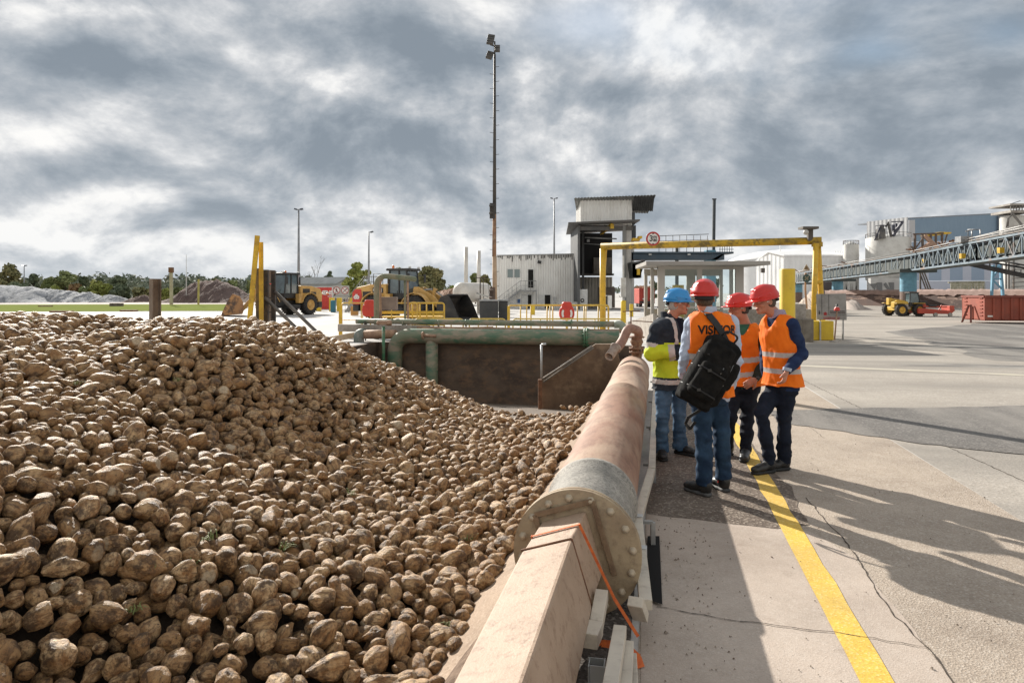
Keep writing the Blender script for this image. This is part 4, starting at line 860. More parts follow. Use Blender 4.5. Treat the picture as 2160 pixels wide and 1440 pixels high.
# ---- grey shed and sign boards
sh = thing('shed', 'low grey shed with a pitched metal roof behind the red sign', 'shed', P(715, 640, 110)); Ys = 108
x0, x1 = P(560, 640, Ys).x, P(709, 640, Ys).x; e = 3.1; rg = H_+30/F_*Ys+.2; w = P(758, 640, Ys).x-x1
mb = MB(); mb.prism([(x1, Ys, 0), (x1+w, Ys+2, 0), (x1+w, Ys+2, e-.4), (x1+w/2-.2, Ys+1, rg-.1), (x1, Ys, e)], (-(x1-x0), 3, 0)); mb.build('wall', M('shed_wall', (.36, .36, .355), (.3, .3, .3), .5, .7), sh)
mb = MB()
for k in range(14):
    f0 = k/14; f1 = (k+1)/14-.004; ax_ = Vector((x0-x1, 3, 0)); A_ = Vector((x1, Ys-.1, e+.05)); B_ = Vector((x1+w/2-.2, Ys+1, rg))
    mb.prism([A_+ax_*f0, B_+ax_*f0, B_+ax_*f1, A_+ax_*f1], (0, 0, .12))
mb.poly([(x1+w/2-.2, Ys+1, rg+.1), (x1+w+.3, Ys+2, e-.4), (x1+w+.3+(x0-x1), Ys+5, e-.4), (x1+w/2-.2+(x0-x1), Ys+4, rg+.1)])
mb.build('roof', M('shed_roof', (.42, .43, .43), (.33, .34, .34), .6, .6), sh)
sh2 = MB(); sh2.beam(P(560, 605, 100), P(612, 600, 100), 1.5, 2.0); 
def text(s, size, loc, mat_, parent=None, name='lettering', rz=0, ext=.004, sx=1, bold=0, shear=0, align='CENTER', world_rot=None):
    cu = bpy.data.curves.new('t', 'FONT'); cu.body = s; cu.size = size; cu.align_x = align; cu.align_y = 'CENTER'; cu.extrude = ext; cu.offset = bold; cu.shear = shear
    to = bpy.data.objects.new('t', cu); COL.objects.link(to); bpy.context.view_layer.update(); me = bpy.data.meshes.new_from_object(to.evaluated_get(bpy.context.evaluated_depsgraph_get()))
    bpy.data.objects.remove(to); bpy.data.curves.remove(cu)
    Rm = (world_rot if world_rot is not None else (Matrix.Rotation(rz, 4, 'Z') @ Matrix.Rotation(R(90), 4, 'X'))) @ Matrix.Diagonal((sx, 1, 1, 1))
    Mx = Matrix.Translation(Vector(loc)) @ Rm
    if parent is not None: Mx = WM[parent.name].inverted() @ Mx
    me.transform(Mx); return link(name, me, mat_, parent)
# LEVENS sign
Yl = 74
ls = thing('red_sign', 'big red sign board with white letters behind the workers', 'sign', P(678, 650, Yl))
a, b = P(640, 652, Yl), P(700, 606, Yl); mb = MB(); mb.box(((a.x+b.x)/2, Yl, (a.z+b.z)/2-.0), (b.x-a.x, .08, b.z-a.z)); mb.build('board', red_sign, ls)
mb = MB(); mb.bb(P(700.2, 652, Yl-.05), P(701.5, 606, Yl+.05)); mb.bb(P(640, 606, Yl-.05), P(701.5, 605, Yl+.05)); mb.build('frame', white_paint, ls)
text('LEVENS', .60, P(683, 617.5, Yl-.06), white_sign, ls, bold=.03); mb = MB()
for k in range(5): mb.bb(P(691.5+k*1.7, 626, Yl-.07), P(692.7+k*1.7, 623.6, Yl-.06))
mb.build('small_lettering', white_sign, ls)
for u in (645, 697): mb = MB(); mb.beam(P(u, 655, Yl+.1), (P(u, 655, Yl).x, Yl+.1, 0), .12); mb.build('leg', grey_steel, ls)
mb = MB(); mb.box(P(584, 607, 70), (1.5, .06, .9)); tag(mb.build('red_sign', red_sign), 'small red sign glimpsed behind the propped panel', 'sign')
mb = MB(); mb.beam(P(584, 607, 70.1), (P(584, 607, 70).x, 70.1, 0), .12); tag(mb.build('sign_post', grey_steel), 'post of the small red sign behind the panel', 'post')
# prohibition board
Yb = 72
pb = thing('safety_board', 'grey safety board with two round red prohibition signs', 'sign board', P(719, 650, Yb))
mb = MB(); a, b = P(702, 645, Yb), P(736.5, 602.5, Yb); mb.box(((a.x+b.x)/2, Yb, (a.z+b.z)/2), (b.x-a.x, .08, b.z-a.z)); mb.build('board', M('board_grey', (.46, .45, .43), (.40, .39, .37), .8, .6), pb)
def ringp(c, r, w, n=32, ax=(0, -1, 0), mb=None):
    mb = mb or MB(); q = Vector(ax).to_track_quat('Z', 'Y').to_matrix(); vs = []
    for i in range(n):
        a = 2*math.pi*i/n; d = q @ Vector((math.cos(a), math.sin(a), 0)); vs += [c+d*r, c+d*(r-w)]
    return mb.add(vs, [(2*i, 2*((i+1) % n), 2*((i+1) % n)+1, 2*i+1) for i in range(n)])
def disc(c, r, ax=(0, -1, 0), n=32, mb=None):
    mb = mb or MB(); q = Vector(ax).to_track_quat('Z', 'Y').to_matrix(); return mb.add([c+q @ Vector((r*math.cos(2*math.pi*i/n), r*math.sin(2*math.pi*i/n), 0)) for i in range(n)], [tuple(range(n))])
for k, u in enumerate((710, 727.5)):
    c = P(u, 612.5, Yb-.06); disc(c, .37).build('sign_face', white_sign, pb); mb = ringp(c+Vector((0, -.01, 0)), .38, .06); mb.beam(c+Vector((-.24, -.012, .24)), c+Vector((.24, -.012, -.24)), .05, .01, up=(0, 1, 0)); mb.build('red_ring', M('sign_ring', (.42, .03, .03), rough=.5), pb)
    mb = MB(); c = c+Vector((0, -.006, 0))
    if k == 0: mb.box(c+Vector((0, 0, .05)), (.11, .01, .2)); mb.ball(c+Vector((0, 0, .2)), .05, 8, (1, .2, 1)); mb.beam(c+Vector((-.02, 0, -.04)), c+Vector((-.11, 0, -.25)), .05, .01, up=(0, 1, 0)); mb.beam(c+Vector((.02, 0, -.04)), c+Vector((.1, 0, -.25)), .05, .01, up=(0, 1, 0)); mb.beam(c+Vector((-.03, 0, .1)), c+Vector((-.13, 0, .0)), .035, .01, up=(0, 1, 0))
    else: mb.beam(c+Vector((-.2, 0, -.2)), c+Vector((.16, 0, .16)), .05, .01, up=(0, 1, 0)); mb.beam(c+Vector((.08, 0, .05)), c+Vector((.2, 0, .18)), .09, .01, up=(0, 1, 0))
    mb.build('pictogram', black_sign, pb)
mb = MB()
for u, w_, h_ in ((705, .18, .34), (708.5, .1, .42), (716, .28, .4), (719, .12, .3), (724, .1, .1), (726.5, .1, .3)): mb.box(P(u, 633, Yb-.05), (w_, .01, h_))
mb.bb(P(703, 624.3, Yb-.05), P(736, 623.8, Yb-.045)); mb.build('pictogram', M('sign_dark', (.10, .09, .08), rough=.6), pb)
c = P(733, 634.5, Yb-.05); ringp(c, .15, .035).build('red_ring', MATS['sign_ring'], pb)
for u in (704, 735): mb = MB(); mb.beam(P(u, 645, Yb+.08), (P(u, 645, Yb).x, Yb+.08, 0), .12); mb.build('leg', grey_steel, pb)
for u, c_, lb in ((672, yellow_clean, 'yellow bollard beside the wheel of the far loader'), (700, yellow_clean, 'yellow box behind the workers'), (716, yellow_clean, 'yellow box at the foot of the safety board'), (741, yellow_clean, 'yellow cabinet at the foot of the metal stairs')):
    mb = MB(); p = P(u, 655, 66); mb.box((p.x, p.y, .65), (.45, .4, 1.3)); tag(mb.build('yellow_box', c_, bev=.03), lb, 'box')
mb = MB(); p = P(703, 650, 62); mb.box((p.x, p.y, .55), (.4, .5, 1.1)); tag(mb.build('oil_drum', M('teal', (.03, .16, .22), rough=.5), bev=.05), 'teal bin behind the man in blue shorts', 'bin')
mb = MB(); p = P(748, 656, 52); mb.box((p.x, p.y, .4), (.5, .5, .7)); tag(mb.build('flower_tub', M('tub', (.5, .26, .08), rough=.7), bev=.02), 'orange brown tub with a plant by the near loader', 'tub')
# metal stairs with platform
stt = thing('metal_stairs', 'galvanised steps with a railed platform behind the near loader', 'stairs', P(765, 650, 62)); Yt = 62; top = P(768, 606, Yt); bot = G(728, 656); bot = Vector((P(728, 0, Yt).x, Yt, 0))
for dy in (0, 1.0):
    o_ = Vector((0, dy, 0)); mb = MB(); mb.beam(bot+o_, top+o_, .06, .2); mb.build('stringer', galv, stt); mb = MB(); mb.tube([bot+o_+Vector((0, 0, 1)), top+o_+Vector((0, 0, 1.0)), P(800, 583, Yt)+o_], .03, 6)
    for k in range(5): q = bot.lerp(top, k/4)+o_; mb.tube([q, q+Vector((0, 0, 1))], .025, 6)
    for u in (775, 784, 793): mb.tube([P(u, 606, Yt)+o_, P(u, 583, Yt)+o_], .025, 6)
    mb.tube([P(768, 594, Yt)+o_, P(800, 594, Yt)+o_], .025, 6); mb.build('handrail', galv, stt)
mb = MB()
for k in range(1, 11): q = bot.lerp(top, k/11); mb.box(q+Vector((0, .5, 0)), (.26, 1.0, .04))
mb.build('treads', grey_steel, stt); mb = MB(); mb.box(P(784, 606.5, Yt)+Vector((0, .5, 0)), (1.5, 1.1, .1)); mb.build('platform', grey_steel, stt)
for u in (772, 796): mb = MB(); mb.beam(P(u, 606, Yt)+Vector((0, .5, 0)), Vector((P(u, 0, Yt).x, Yt+.5, 0)), .1); mb.build('leg', galv, stt)
# ---- yellow rails, life ring boxes, pipe frame
Yr = 28
def rail(label, us, vtop, Y, vbot=None, mids=(), r=.022, name='safety_rail', m=yellow_pale, thick=None, sx=None):
    t = thing(name, label, 'railing', (P(us[0], 0, Y).x, Y, 0)); h = H_+(618-vtop)/F_*Y
    X = [P(u, 0, Y).x for u in us]
    mb = MB(); mb.tube(rounded([(X[0], Y, 0), (X[0], Y, h), (X[-1], Y, h), (X[-1], Y, 0)], .12, 4), r*1.15, 8); mb.build('top_rail', m, t)
    for f in mids: mb = MB(); mb.tube([(X[0], Y, h*f), (X[-1], Y, h*f)], r*.9, 8); mb.build('mid_rail', m, t)
    for x in X[1:-1]: mb = MB(); mb.tube([(x, Y, 0), (x, Y, h)], r, 8); mb.build('baluster', m, t)
    return t
yellow_rail = M('yellow_rail', (.72, .47, .05), (.60, .38, .05), 4, .45, c3=(.3, .2, .08), s3=15, f3=.5)
rail('yellow safety rail in front of the near loader and pipe frame', (720, 762, 765, 826, 862, 880), 639, 27.4, mids=(.5,), m=yellow_rail)
rail('yellow low platform railing left of the black loader bucket', (862, 870, 886, 900, 914, 937), 639, 28.6, mids=(.3, .62), r=.03, m=yellow_rail)
mb = MB(); mb.bb(P(804, 662, 28.6), P(937, 656, 28.64)); mb.box(P(870, 668, 29.2)-Vector((0, 0, 0)), (2.6, 1.1, .06)); tag(mb.build('yellow_platform', yellow_rail), 'yellow kick board and platform below the loader', 'platform')
rail('long yellow railing before the white warehouse', (1072, 1098, 1120, 1154, 1166, 1218, 1232, 1262, 1283), 644, 27.6, mids=(.48,), r=.026, m=yellow_rail)
rail('second yellow railing behind the long one', (1111, 1160, 1236, 1284), 643, 29.6, mids=(.5,), r=.022, m=yellow_rail)
mb = MB(); mb.beam((P(718.5, 0, 27.2).x, 27.2, 0), P(718.5, 643, 27.2), .12, .12); tag(mb.build('yellow_post', yellow_paint), 'thick yellow post at the left end of the safety rail', 'post')
mb = MB(); mb.beam((P(1073, 0, 27.2).x, 27.2, 0), P(1073, 645, 27.2), .11, .11); tag(mb.build('yellow_post', yellow_rail), 'thick yellow post at the left end of the long railing', 'post')
for (u0, u1, lb) in ((875, 977, 'low yellow hoop rail at the left end of the slim green pipe'), (990, 1066, 'low yellow hoop rail in the middle behind the slim green pipe'), (1082, 1312, 'longest low yellow hoop rail behind the slim green pipe')):
    n_ = [u0]+[u0+(u1-u0)*k/4 for k in (1, 2, 3)]+[u1]; t = rail(lb, n_, 672.5, 24.6, mids=(.08,), r=.022, m=yellow_pale)
def lifebox(label, u, v0, v1, Y, face=True):
    """red ring housing: broad round body with a narrower shouldered head"""
    t = thing('life_ring_box', label, 'life ring box', (P(u, 0, Y).x, Y, 0)); z0 = P(u, v1, Y).z; z1 = P(u, v0, Y).z; H = z1-z0; x = P(u, 0, Y).x; r = H*.42
    half = [(r*.55, 0), (r*.85, H*.08), (r*.98, H*.25), (r, H*.42), (r*.93, H*.58), (r*.78, H*.70), (r*.66, H*.74), (r*.62, H*.92), (r*.5, H)]
    pts = [(x+a, Y, z0+b) for a, b in half]+[(x-a, Y, z0+b) for a, b in reversed(half)]
    mb = MB(); mb.prism(pts, (0, .28, 0)); mb.build('housing', M('life_red', (.62, .055, .03), (.5, .04, .03), 3, .45), t, bev=.05)
    if face:
        for sg in (-1, 1):
            mb = MB(); c = Vector((x, Y-.012, z0+H*.36)); vs = []
            for i in range(9): a = R(-38+76*i/8); vs += [c+Vector((sg*math.cos(a)*r*.72, 0, math.sin(a)*r*.85)), c+Vector((sg*math.cos(a)*r*.46, 0, math.sin(a)*r*.62))]
            mb.add(vs, [(2*i, 2*i+2, 2*i+3, 2*i+1) for i in range(8)]); mb.build('white_mark', white_sign, t)
    mb = MB(); mb.beam((x, Y+.32, 0), (x, Y+.32, z1-.1), .05); mb.build('post', yellow_rail, t); return t
lifebox('red life ring box with two white arcs on the long yellow railing', 1196, 636.5, 675, 27.3); lifebox('red life ring box seen edge on beside the pipe frame', 778, 632, 668, 27.2, False)
fr = thing('goalpost', 'goalpost shaped green and brown pipe frame before the near loader', 'pipe frame', (P(795, 0, 26).x, 26, 0)); frm = M('frame_green', (.17, .19, .12), (.30, .25, .17), 2, .7, c3=(.08, .12, .07), s3=5, f3=.6)
mb = MB(); mb.tube(rounded([(P(794, 0, 26).x, 26, 0), P(794, 580, 26), P(862, 587, 26), P(876, 589, 26.2)], .45, 6), .10, 12); mb.build('pipe_run', frm, fr)
mb = MB(); mb.tube(rounded([(P(801, 0, 26).x, 26.3, 0), P(801, 583, 26.3), P(870, 589, 26.3)], .35, 6), .05, 8); mb.build('pipe_run', pale_rust, fr)
for u in (854, 860): mb = MB(); mb.beam((P(u, 0, 26).x, 26.1, 0), P(u, 588, 26.1), .075); mb.build('leg', frm if u == 854 else pale_rust, fr)
mb = MB(); mb.box(P(820, 640, 26.6), (.66, .4, .50)); mb.build('cabinet', M('cabinet', (.30, .23, .19), (.24, .18, .15), 4, .7), fr, bev=.01)
# ---- tall mast with climbing pegs, floodlights and two signal heads
Ym = 44
tm = thing('light_mast', 'very tall dark mast with pegs, floodlights and signal heads', 'mast', (P(1043, 0, Ym).x, Ym, 0))
zz = lambda v: P(0, v, Ym).z
mast_m = M('mast', (.045, .045, .045), (.07, .06, .05), 1, .6); mastr = M('mast_rust', (.34, .19, .11), (.16, .09, .06), 1.6, .8, c3=(.5, .38, .26), s3=3, f3=.6)
mb = MB(); mb.tube([(P(1042.5, 0, Ym).x, Ym, 4.1), P(1043, 452, Ym)], [.135, .12], 12); mb.build('lower_pole', mastr, tm)
mb = MB(); mb.tube([(P(1044, 0, Ym).x, Ym, 0), (P(1043, 0, Ym).x, Ym, 4.1)], [.16, .14], 12); mb.build('lower_pole', M('mast_pale', (.50, .36, .24), (.36, .24, .15), 2, .8), tm)
mb = MB(); mb.tube([P(1043, 452, Ym), P(1043.5, 115, Ym)], [.12, .075], 12); mb.build('upper_pole', mast_m, tm)
pg = MB(); v = 142; k = 0
while v < 665:
    s = 1 if k % 2 == 0 else -1; p = P(1043, v, Ym); pg.cyl(p, p+Vector((s*.30, -.05, .02)), .016, n=5); k += 1; v += 15.4+.0*v if True else 0
pg.build('climbing_pegs', mast_m, tm)
for (u, v, w, h, a, n) in ((1035, 84, .44, .85, -.25, 4), (1033, 117, .40, .62, -.45, 3), (1049, 103, .34, .56, .0, 2)):
    c = P(u, v, Ym-.3); rot = Matrix.Rotation(-a*.6, 3, 'Y') @ Matrix.Rotation(R(-30), 3, 'X'); mb = MB()
    for i in range(n): mb.box(c+rot @ Vector((0, 0, (i-(n-1)/2)*h/n)), (w, .16, h/n*.86), rot=rot)
    mb.build('floodlight', M('flood', (.05, .048, .042), (.09, .08, .07), 3, .5), tm, bev=.01)
mb = MB(); mb.beam(P(1043.5, 118, Ym), P(1043.5, 88, Ym), .1); mb.beam(P(1034, 95, Ym), P(1050, 100, Ym), .06); mb.build('bracket', mast_m, tm)
for v, mm in ((445, mast_m), (622, M('signal_rust', (.15, .10, .075), (.08, .06, .05), 4, .8))):
    c = P(1038.5, v, Ym-.2); mb = MB(); mb.box(c, (.34, .26, .98)); 
    for dz in (.24, -.24): 
        o_ = c+Vector((-.05, -.13, dz)); mb.tube(arc(o_+Vector((0, -.10, 0)), .13, 0, math.pi, 8, (1, 0, 0), (0, 0, 1)), .025, 5); mb.prism([o_+Vector((-.14, 0, .06)), o_+Vector((.14, 0, .06)), o_+Vector((.14, -.32, -.0)), o_+Vector((-.14, -.32, -.0))], (0, 0, .10)); mb.lathe([(.11, 0), (.09, -.01), (.0, -.02)], o_, 12, (0, -1, 0))
    mb.build('signal_head', mm, tm, bev=.01)
# ---- bins beside the mast
for (u0, u1, lb, Y) in ((1012, 1050, 'dark grey waste container left of the tall mast foot', 40), (1052, 1071, 'dark grey waste container right of the tall mast foot', 40.5)):
    t = thing('waste_bin', lb, 'container', (P((u0+u1)/2, 0, Y).x, Y, 0)); a = P(u0, 0, Y).x; b = P(u1, 0, Y).x; mb = MB(); mb.bb((a, Y, .12), (b, Y+1.0, 1.25)); mb.build('body', M('bin_dark', (.03, .034, .036), (.05, .05, .05), 2, .5), t, bev=.04)
    mb = MB(); mb.bb((a-.04, Y-.05, 1.26), (b+.04, Y+1.05, 1.36)); mb.build('lid', M('bin_lid', (.22, .23, .24), (.3, .3, .3), 2, .5), t, bev=.03)
    for x in (a+.12, b-.12): mb = MB(); mb.cyl((x-.03, Y+.1, .08), (x+.03, Y+.1, .08), .08, n=12); mb.build('wheel', black_rubber, t)
# ---- white tank with chimneys
tk = thing('white_tank', 'round ended white tank lying on its side by the warehouse', 'tank', (P(985, 0, 58).x, 58, 0)); Yk = 58; tw = M('tank_white', (.68, .65, .60), (.58, .54, .48), .8, .5, c3=(.4, .34, .28), s3=2, f3=.4)
a = P(972, 617, Yk); b = P(1022, 617, Yk+3); d = (b-a).normalized(); r = .86; L_ = (b-a).length
mb = MB(); mb.lathe([(0, -.38), (r*.5, -.33), (r*.85, -.18), (r, 0), (r, L_), (r*.85, L_+.18), (r*.5, L_+.3), (0, L_+.34)], a, 28, d); mb.build('shell', tw, tk)
for u in (978, 1010): p = P(u, 0, Yk+1); mb = MB(); mb.bb((p.x-.12, p.y-.6, 0), (p.x+.12, p.y+.6, 1.2)); mb.build('saddle', concrete, tk)
mb = MB(); p = P(1013, 597, Yk-.4); mb.beam(p+Vector((0, 0, .5)), (p.x, p.y, 0), .1); mb.beam(p+Vector((.25, 0, .45)), (p.x+.3, p.y, 0), .06); mb.beam(p+Vector((-.5, 0, .45)), p+Vector((.5, 0, .42)), .06); mb.build('ladder', dark_steel, tk)
for u, v0, Y, lb in ((983, 521, 70, 'taller white chimney pipe left of the mast'), (1010, 529, 70, 'shorter white chimney pipe nearest the mast')):
    mb = MB(); mb.cyl((P(u, 0, Y).x, Y, 0), P(u, v0, Y), .2, .2, 14); tag(mb.build('chimney_pipe', tw), lb, 'chimney')
mb = MB(); mb.beam(P(1018, 640, 50), P(1060, 646, 50), .5, .8); mb.beam(P(1005, 618, 52), P(1030, 626, 52), .12); mb.beam(P(1030, 600, 52), (P(1036, 0, 52).x, 52, 0), .08); tag(mb.build('pump_skid', M('skid', (.42, .42, .40), (.2, .2, .2), 2, .6)), 'grey pipework skid beside the white tank', 'machinery')
# ------------------------------------------------------------------ white warehouse and the open tower
def corr(mb, a, b, z0, z1, pitch=.3, d=.05, n=None):
    """a corrugated sheet wall from a to b (plan), outward to the right of a->b"""
    a = Vector((a[0], a[1], 0)); b = Vector((b[0], b[1], 0)); L = (b-a).length; ax = (b-a)/L; nn = Vector((ax.y, -ax.x, 0)); k = max(1, int(L/pitch)); pts = []
    for i in range(k):
        s = L*i/k; w = L/k
        for f, o in ((0, 0), (.35, 0), (.5, d), (.85, d)): pts.append(a+ax*(s+w*f)+nn*o)
    pts.append(b)
    z1f = z1 if callable(z1) else (lambda s: z1); vs = [(p.x, p.y, z0) for p in pts]+[(p.x, p.y, z1f((p-a).dot(ax)/L)) for p in pts]; m = len(pts)
    mb.add(vs, [(i, i+1, m+i+1, m+i) for i in range(m-1)]); return mb
sheetm = M('white_sheet', (.86, .85, .82), (.76, .745, .71), .6, .55, c3=(.44, .41, .37), s3=1.3, f3=.35, p3=(.52, .7), stretch=(1, 1, .35))
sheetd = M('dark_sheet', (.05, .055, .06), (.08, .08, .08), 1, .6); innerm = M('tower_inner', (.30, .28, .25), (.2, .18, .16), 1, .7)
Yw = 77; zw = lambda v: P(0, v, Yw).z; xw = lambda u: P(u, 0, Yw).x
wh = thing('warehouse', 'white corrugated warehouse with an outside staircase', 'warehouse', (xw(1130), Yw, 0))
X0, X1 = xw(1048.5), xw(1219); zt = zw(540); mb = MB(); mb.m = 0
corr(mb, (X0, Yw), (X1, Yw), 0, lambda s: zt+.18*s, .27, .035); corr(mb, (X0, Yw+14), (X0, Yw), 0, zt, .27, .035); mb.build('wall', sheetm, wh)
mb = MB(); mb.prism([(X0-.05, Yw-.1, zt), (X1, Yw-.1, zt+.18), (X1, Yw+14, zt+.5), (X0-.05, Yw+14, zt+.3)], (0, 0, .12)); mb.build('roof', M('roof_grey', (.4, .4, .39), (.3, .3, .3), 1, .7), wh)
mb = MB(); rs_ = random.Random(4)
for i in range(46):
    x = X0+.15+(X1-X0-.3)*i/46
    if rs_.random() < .8: mb.bb((x, Yw-.075, zt+.0-.12-rs_.random()*.35*(1.6 if i < 18 else 1)), (x+.09, Yw-.057, zt+.03+.18*i/46))
mb.build('soot_streaks', M('soot', (.09, .085, .08), rough=.9), wh)
def opening(nm, u0, v0, u1, v1, m, fr=None, dy=-.09):
    mb = MB(); a, b = P(u0, v1, Yw), P(u1, v0, Yw); mb.bb((a.x, Yw+dy, max(a.z, .02)), (b.x, Yw+dy+.04, b.z)); o = mb.build(nm, m, wh)
    if fr:
        mb = MB(); w = .07
        for p, q_ in (((a.x-w, a.z), (a.x, b.z+w)), ((b.x, a.z), (b.x+w, b.z+w)), ((a.x, b.z), (b.x, b.z+w))): mb.bb((p[0], Yw+dy-.03, max(p[1], .02)), (q_[0], Yw+dy+.05, q_[1]))
        mb.build('frame', fr, o)
    return o
voidm = M('dark_interior', (.012, .011, .010), rough=.9)
opening('window', 1070.5, 568, 1082, 585, M('pane', (.22, .27, .27), rough=.15), white_paint); opening('window', 1085, 568, 1096.5, 585, MATS['pane'], white_paint)
opening('door', 1114, 568.5, 1125, 606.5, voidm, white_paint); opening('door', 1113.5, 622, 1121, 652, voidm, white_paint); opening('door', 1149, 622, 1161, 652, voidm, white_paint)
opening('door_leaf', 1136, 622, 1148, 652, white_paint); opening('door_leaf', 1100, 622, 1113, 652, white_paint); opening('blue_notice', 1091.5, 631, 1097, 639, M('notice_blue', (.05, .12, .28), rough=.5), dy=-.11)
opening('meter_box', 1167, 626, 1173, 634, light_steel); opening('meter_box', 1167, 637, 1173, 643, light_steel)
mb = MB(); c = P(1137.5, 553, Yw); mb.box(c-Vector((0, .25, 0)), (.42, .2, .32), rot=Matrix.Rotation(.25, 3, 'Y')); mb.build('floodlight', black_plastic, wh)
sx = thing('staircase', 'grey steel outside staircase with landing on the white warehouse', 'staircase', (xw(1090), Yw-1, 0)); l0 = P(1098, 612, Yw-1); l1 = P(1131, 612, Yw-1); b0 = Vector((P(1046, 0, Yw-1).x, Yw-1, 0.0)); 
mb = MB(); mb.bb((l0.x, Yw-1.1, l0.z-.12), (l1.x, Yw-.1, l0.z)); mb.build('landing', grey_steel, sx); mb = MB(); mb.beam(b0, l0, .06, .22); mb.beam(b0+Vector((0, .8, 0)), l0+Vector((0, .8, 0)), .06, .22); mb.build('stringer', grey_steel, sx)
mb = MB()
for k in range(1, 16): q_ = b0.lerp(l0, k/16); mb.box(q_+Vector((0, .4, 0)), (.24, .8, .03))
mb.build('treads', grey_steel, sx); mb = MB(); hh = Vector((0, 0, 1.05)); mb.tube([b0+hh, l0+hh, l1+hh, l1+hh+Vector((0, .9, 0))], .03, 6); mb.tube([b0+hh*.5, l0+hh*.5, l1+hh*.5], .022, 6)
for k in range(7): q_ = b0.lerp(l0, k/6); mb.tube([q_, q_+hh], .025, 6)
for u in (1108, 1119, 1131): p = P(u, 612, Yw-1); mb.tube([p, p+hh], .025, 6)
mb.build('handrail', galv, sx); mb = MB(); mb.beam((l1.x, Yw-1, 0), l1, .1); mb.build('leg', grey_steel, sx)
# ---- tower: open front bay with a crane beam inside, high box on top
tw_ = thing('tower', 'tall open fronted tower with a corrugated box on top', 'tower', (P(1275, 0, 72).x, 72, 0)); Yt = 72
pt = lambda u, v, dy=0: P(u, v, Yt)+Vector((0, dy, 0))
xa, xb = pt(1219, 0).x, pt(1318, 0).x; zt9 = pt(0, 476).z; D = 9
mb = MB(); mb.bb((xa, Yt, .8), (xa+.15, Yt+D, zt9)); mb.build('wall', sheetd, tw_)
mb = MB(); corr(mb, (xb, Yt), (pt(1331, 0).x, Yt), .0, zt9-.1, .3, .04); corr(mb, (pt(1331, 0).x, Yt), (pt(1331, 0).x+1.9, Yt+D), 0, zt9-.4, .4, .05); mb.build('wall', M('tower_white', (.52, .50, .47), (.42, .4, .37), .6, .6), tw_)
mb = MB(); corr(mb, (xa+.15, Yt+D), (xb, Yt+D), 0, pt(0, 580, 0).z*1.0, .35, .05); mb.build('wall', M('tower_back', (.46, .44, .40), (.36, .34, .3), .6, .7), tw_)
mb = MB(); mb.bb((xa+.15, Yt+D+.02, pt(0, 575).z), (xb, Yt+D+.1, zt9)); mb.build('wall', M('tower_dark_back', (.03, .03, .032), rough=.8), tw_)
mb = MB(); mb.bb((xa+2.6, Yt+D-1.2, pt(0, 577).z), (xa+4.7, Yt+D-.02, pt(0, 535).z)); mb.build('inner_box', innerm, tw_)
mb = MB(); mb.bb((xa+.2, Yt+D-2, pt(0, 577).z), (xb-.1, Yt+D-.1, pt(0, 577).z+.2)); mb.beam((xa+.2, Yt+D-2, 3.9), (xb-.1, Yt+D-2, 3.9), .1); mb.build('gallery', dark_steel, tw_)
a, b = pt(1284, 652, D-.1), pt(1318, 604, D-.1); mb = MB(); mb.bb((a.x, a.y, 0.02), (b.x+.3, a.y+.05, b.z)); mb.build('roller_door', M('roller', (.20, .17, .155), (.15, .13, .12), 1, .7), tw_)
for u in (1220.5, 1241, 1316): mb = MB(); mb.beam((pt(u, 0).x, Yt-.1 if u != 1241 else Yt+D*.6, 0), (pt(u, 0).x, Yt-.1 if u != 1241 else Yt+D*.6, zt9), .25 if u < 1300 else .3); mb.build('column', M('col_grey', (.09, .095, .10), (.13, .13, .13), 1, .6) if u < 1300 else M('col_pale', (.22, .22, .21), rough=.6), tw_)
mb = MB(); mb.prism([pt(1196, 475, -1.6), pt(1344, 469, -1.6), pt(1349, 469, 4)+Vector((0, 6, 0)), pt(1210, 478, 4)+Vector((0, 6, 0))], (0, 0, .15)); mb.bb((xa, Yt-.15, zt9-.5), (xb+.8, Yt+.15, zt9-.1))
mb.build('canopy', M('canopy_dark', (.085, .085, .085), (.13, .12, .11), 1, .6), tw_)
mb = MB(); mb.beam(pt(1289, 476, -.6), pt(1289, 478, 8), .28, .35); mb.bb(pt(1286, 483, -.7), pt(1293, 474, -.2)); mb.build('crane_beam', yellow_paint, tw_)
mb = MB(); mb.box(pt(1252, 500, 5), (.3, .3, .3)); mb.tube([pt(1240, 496, 3), pt(1310, 499, 3)], .08, 6); mb.tube([pt(1240, 508, 4), pt(1310, 512, 4)], .05, 6); mb.build('lamp_bar', light_steel, tw_)
za, zb = zt9+.1, pt(0, 419).z; xc, xd = pt(1227, 0).x, pt(1335, 0).x
mb = MB(); corr(mb, (xc, Yt+.6), (xd, Yt+.6), za, zb, .3, .05); corr(mb, (xd, Yt+.6), (xd, Yt+6), za, zb, .3, .05); corr(mb, (xc, Yt+6), (xc, Yt+.6), za, zb, .3, .05); mb.build('upper_wall', sheetm, tw_)
mb = MB(); rm = M('roof_dark', (.13, .135, .13), (.2, .2, .19), 1, .6)
def croof(mb, p0, p1, q0, q1, n): # corrugated roof between two edges
    rows = []
    for i in range(n*2+1): f = i/(n*2); o = Vector((0, 0, .07 if i % 2 else 0)); rows.append((p0.lerp(p1, f)+o, q0.lerp(q1, f)+o))
    for r0, r1 in zip(rows[:-1], rows[1:]): mb.add([r0[0], r1[0], r1[1], r0[1]], [(0, 1, 2, 3)])
croof(mb, pt(1210, 420, -.6), pt(1381, 413.5, -.6), pt(1228, 434, 6), pt(1381, 442, -.3)+Vector((0, 4, 0)), 26); mb.build('upper_roof', rm, tw_)
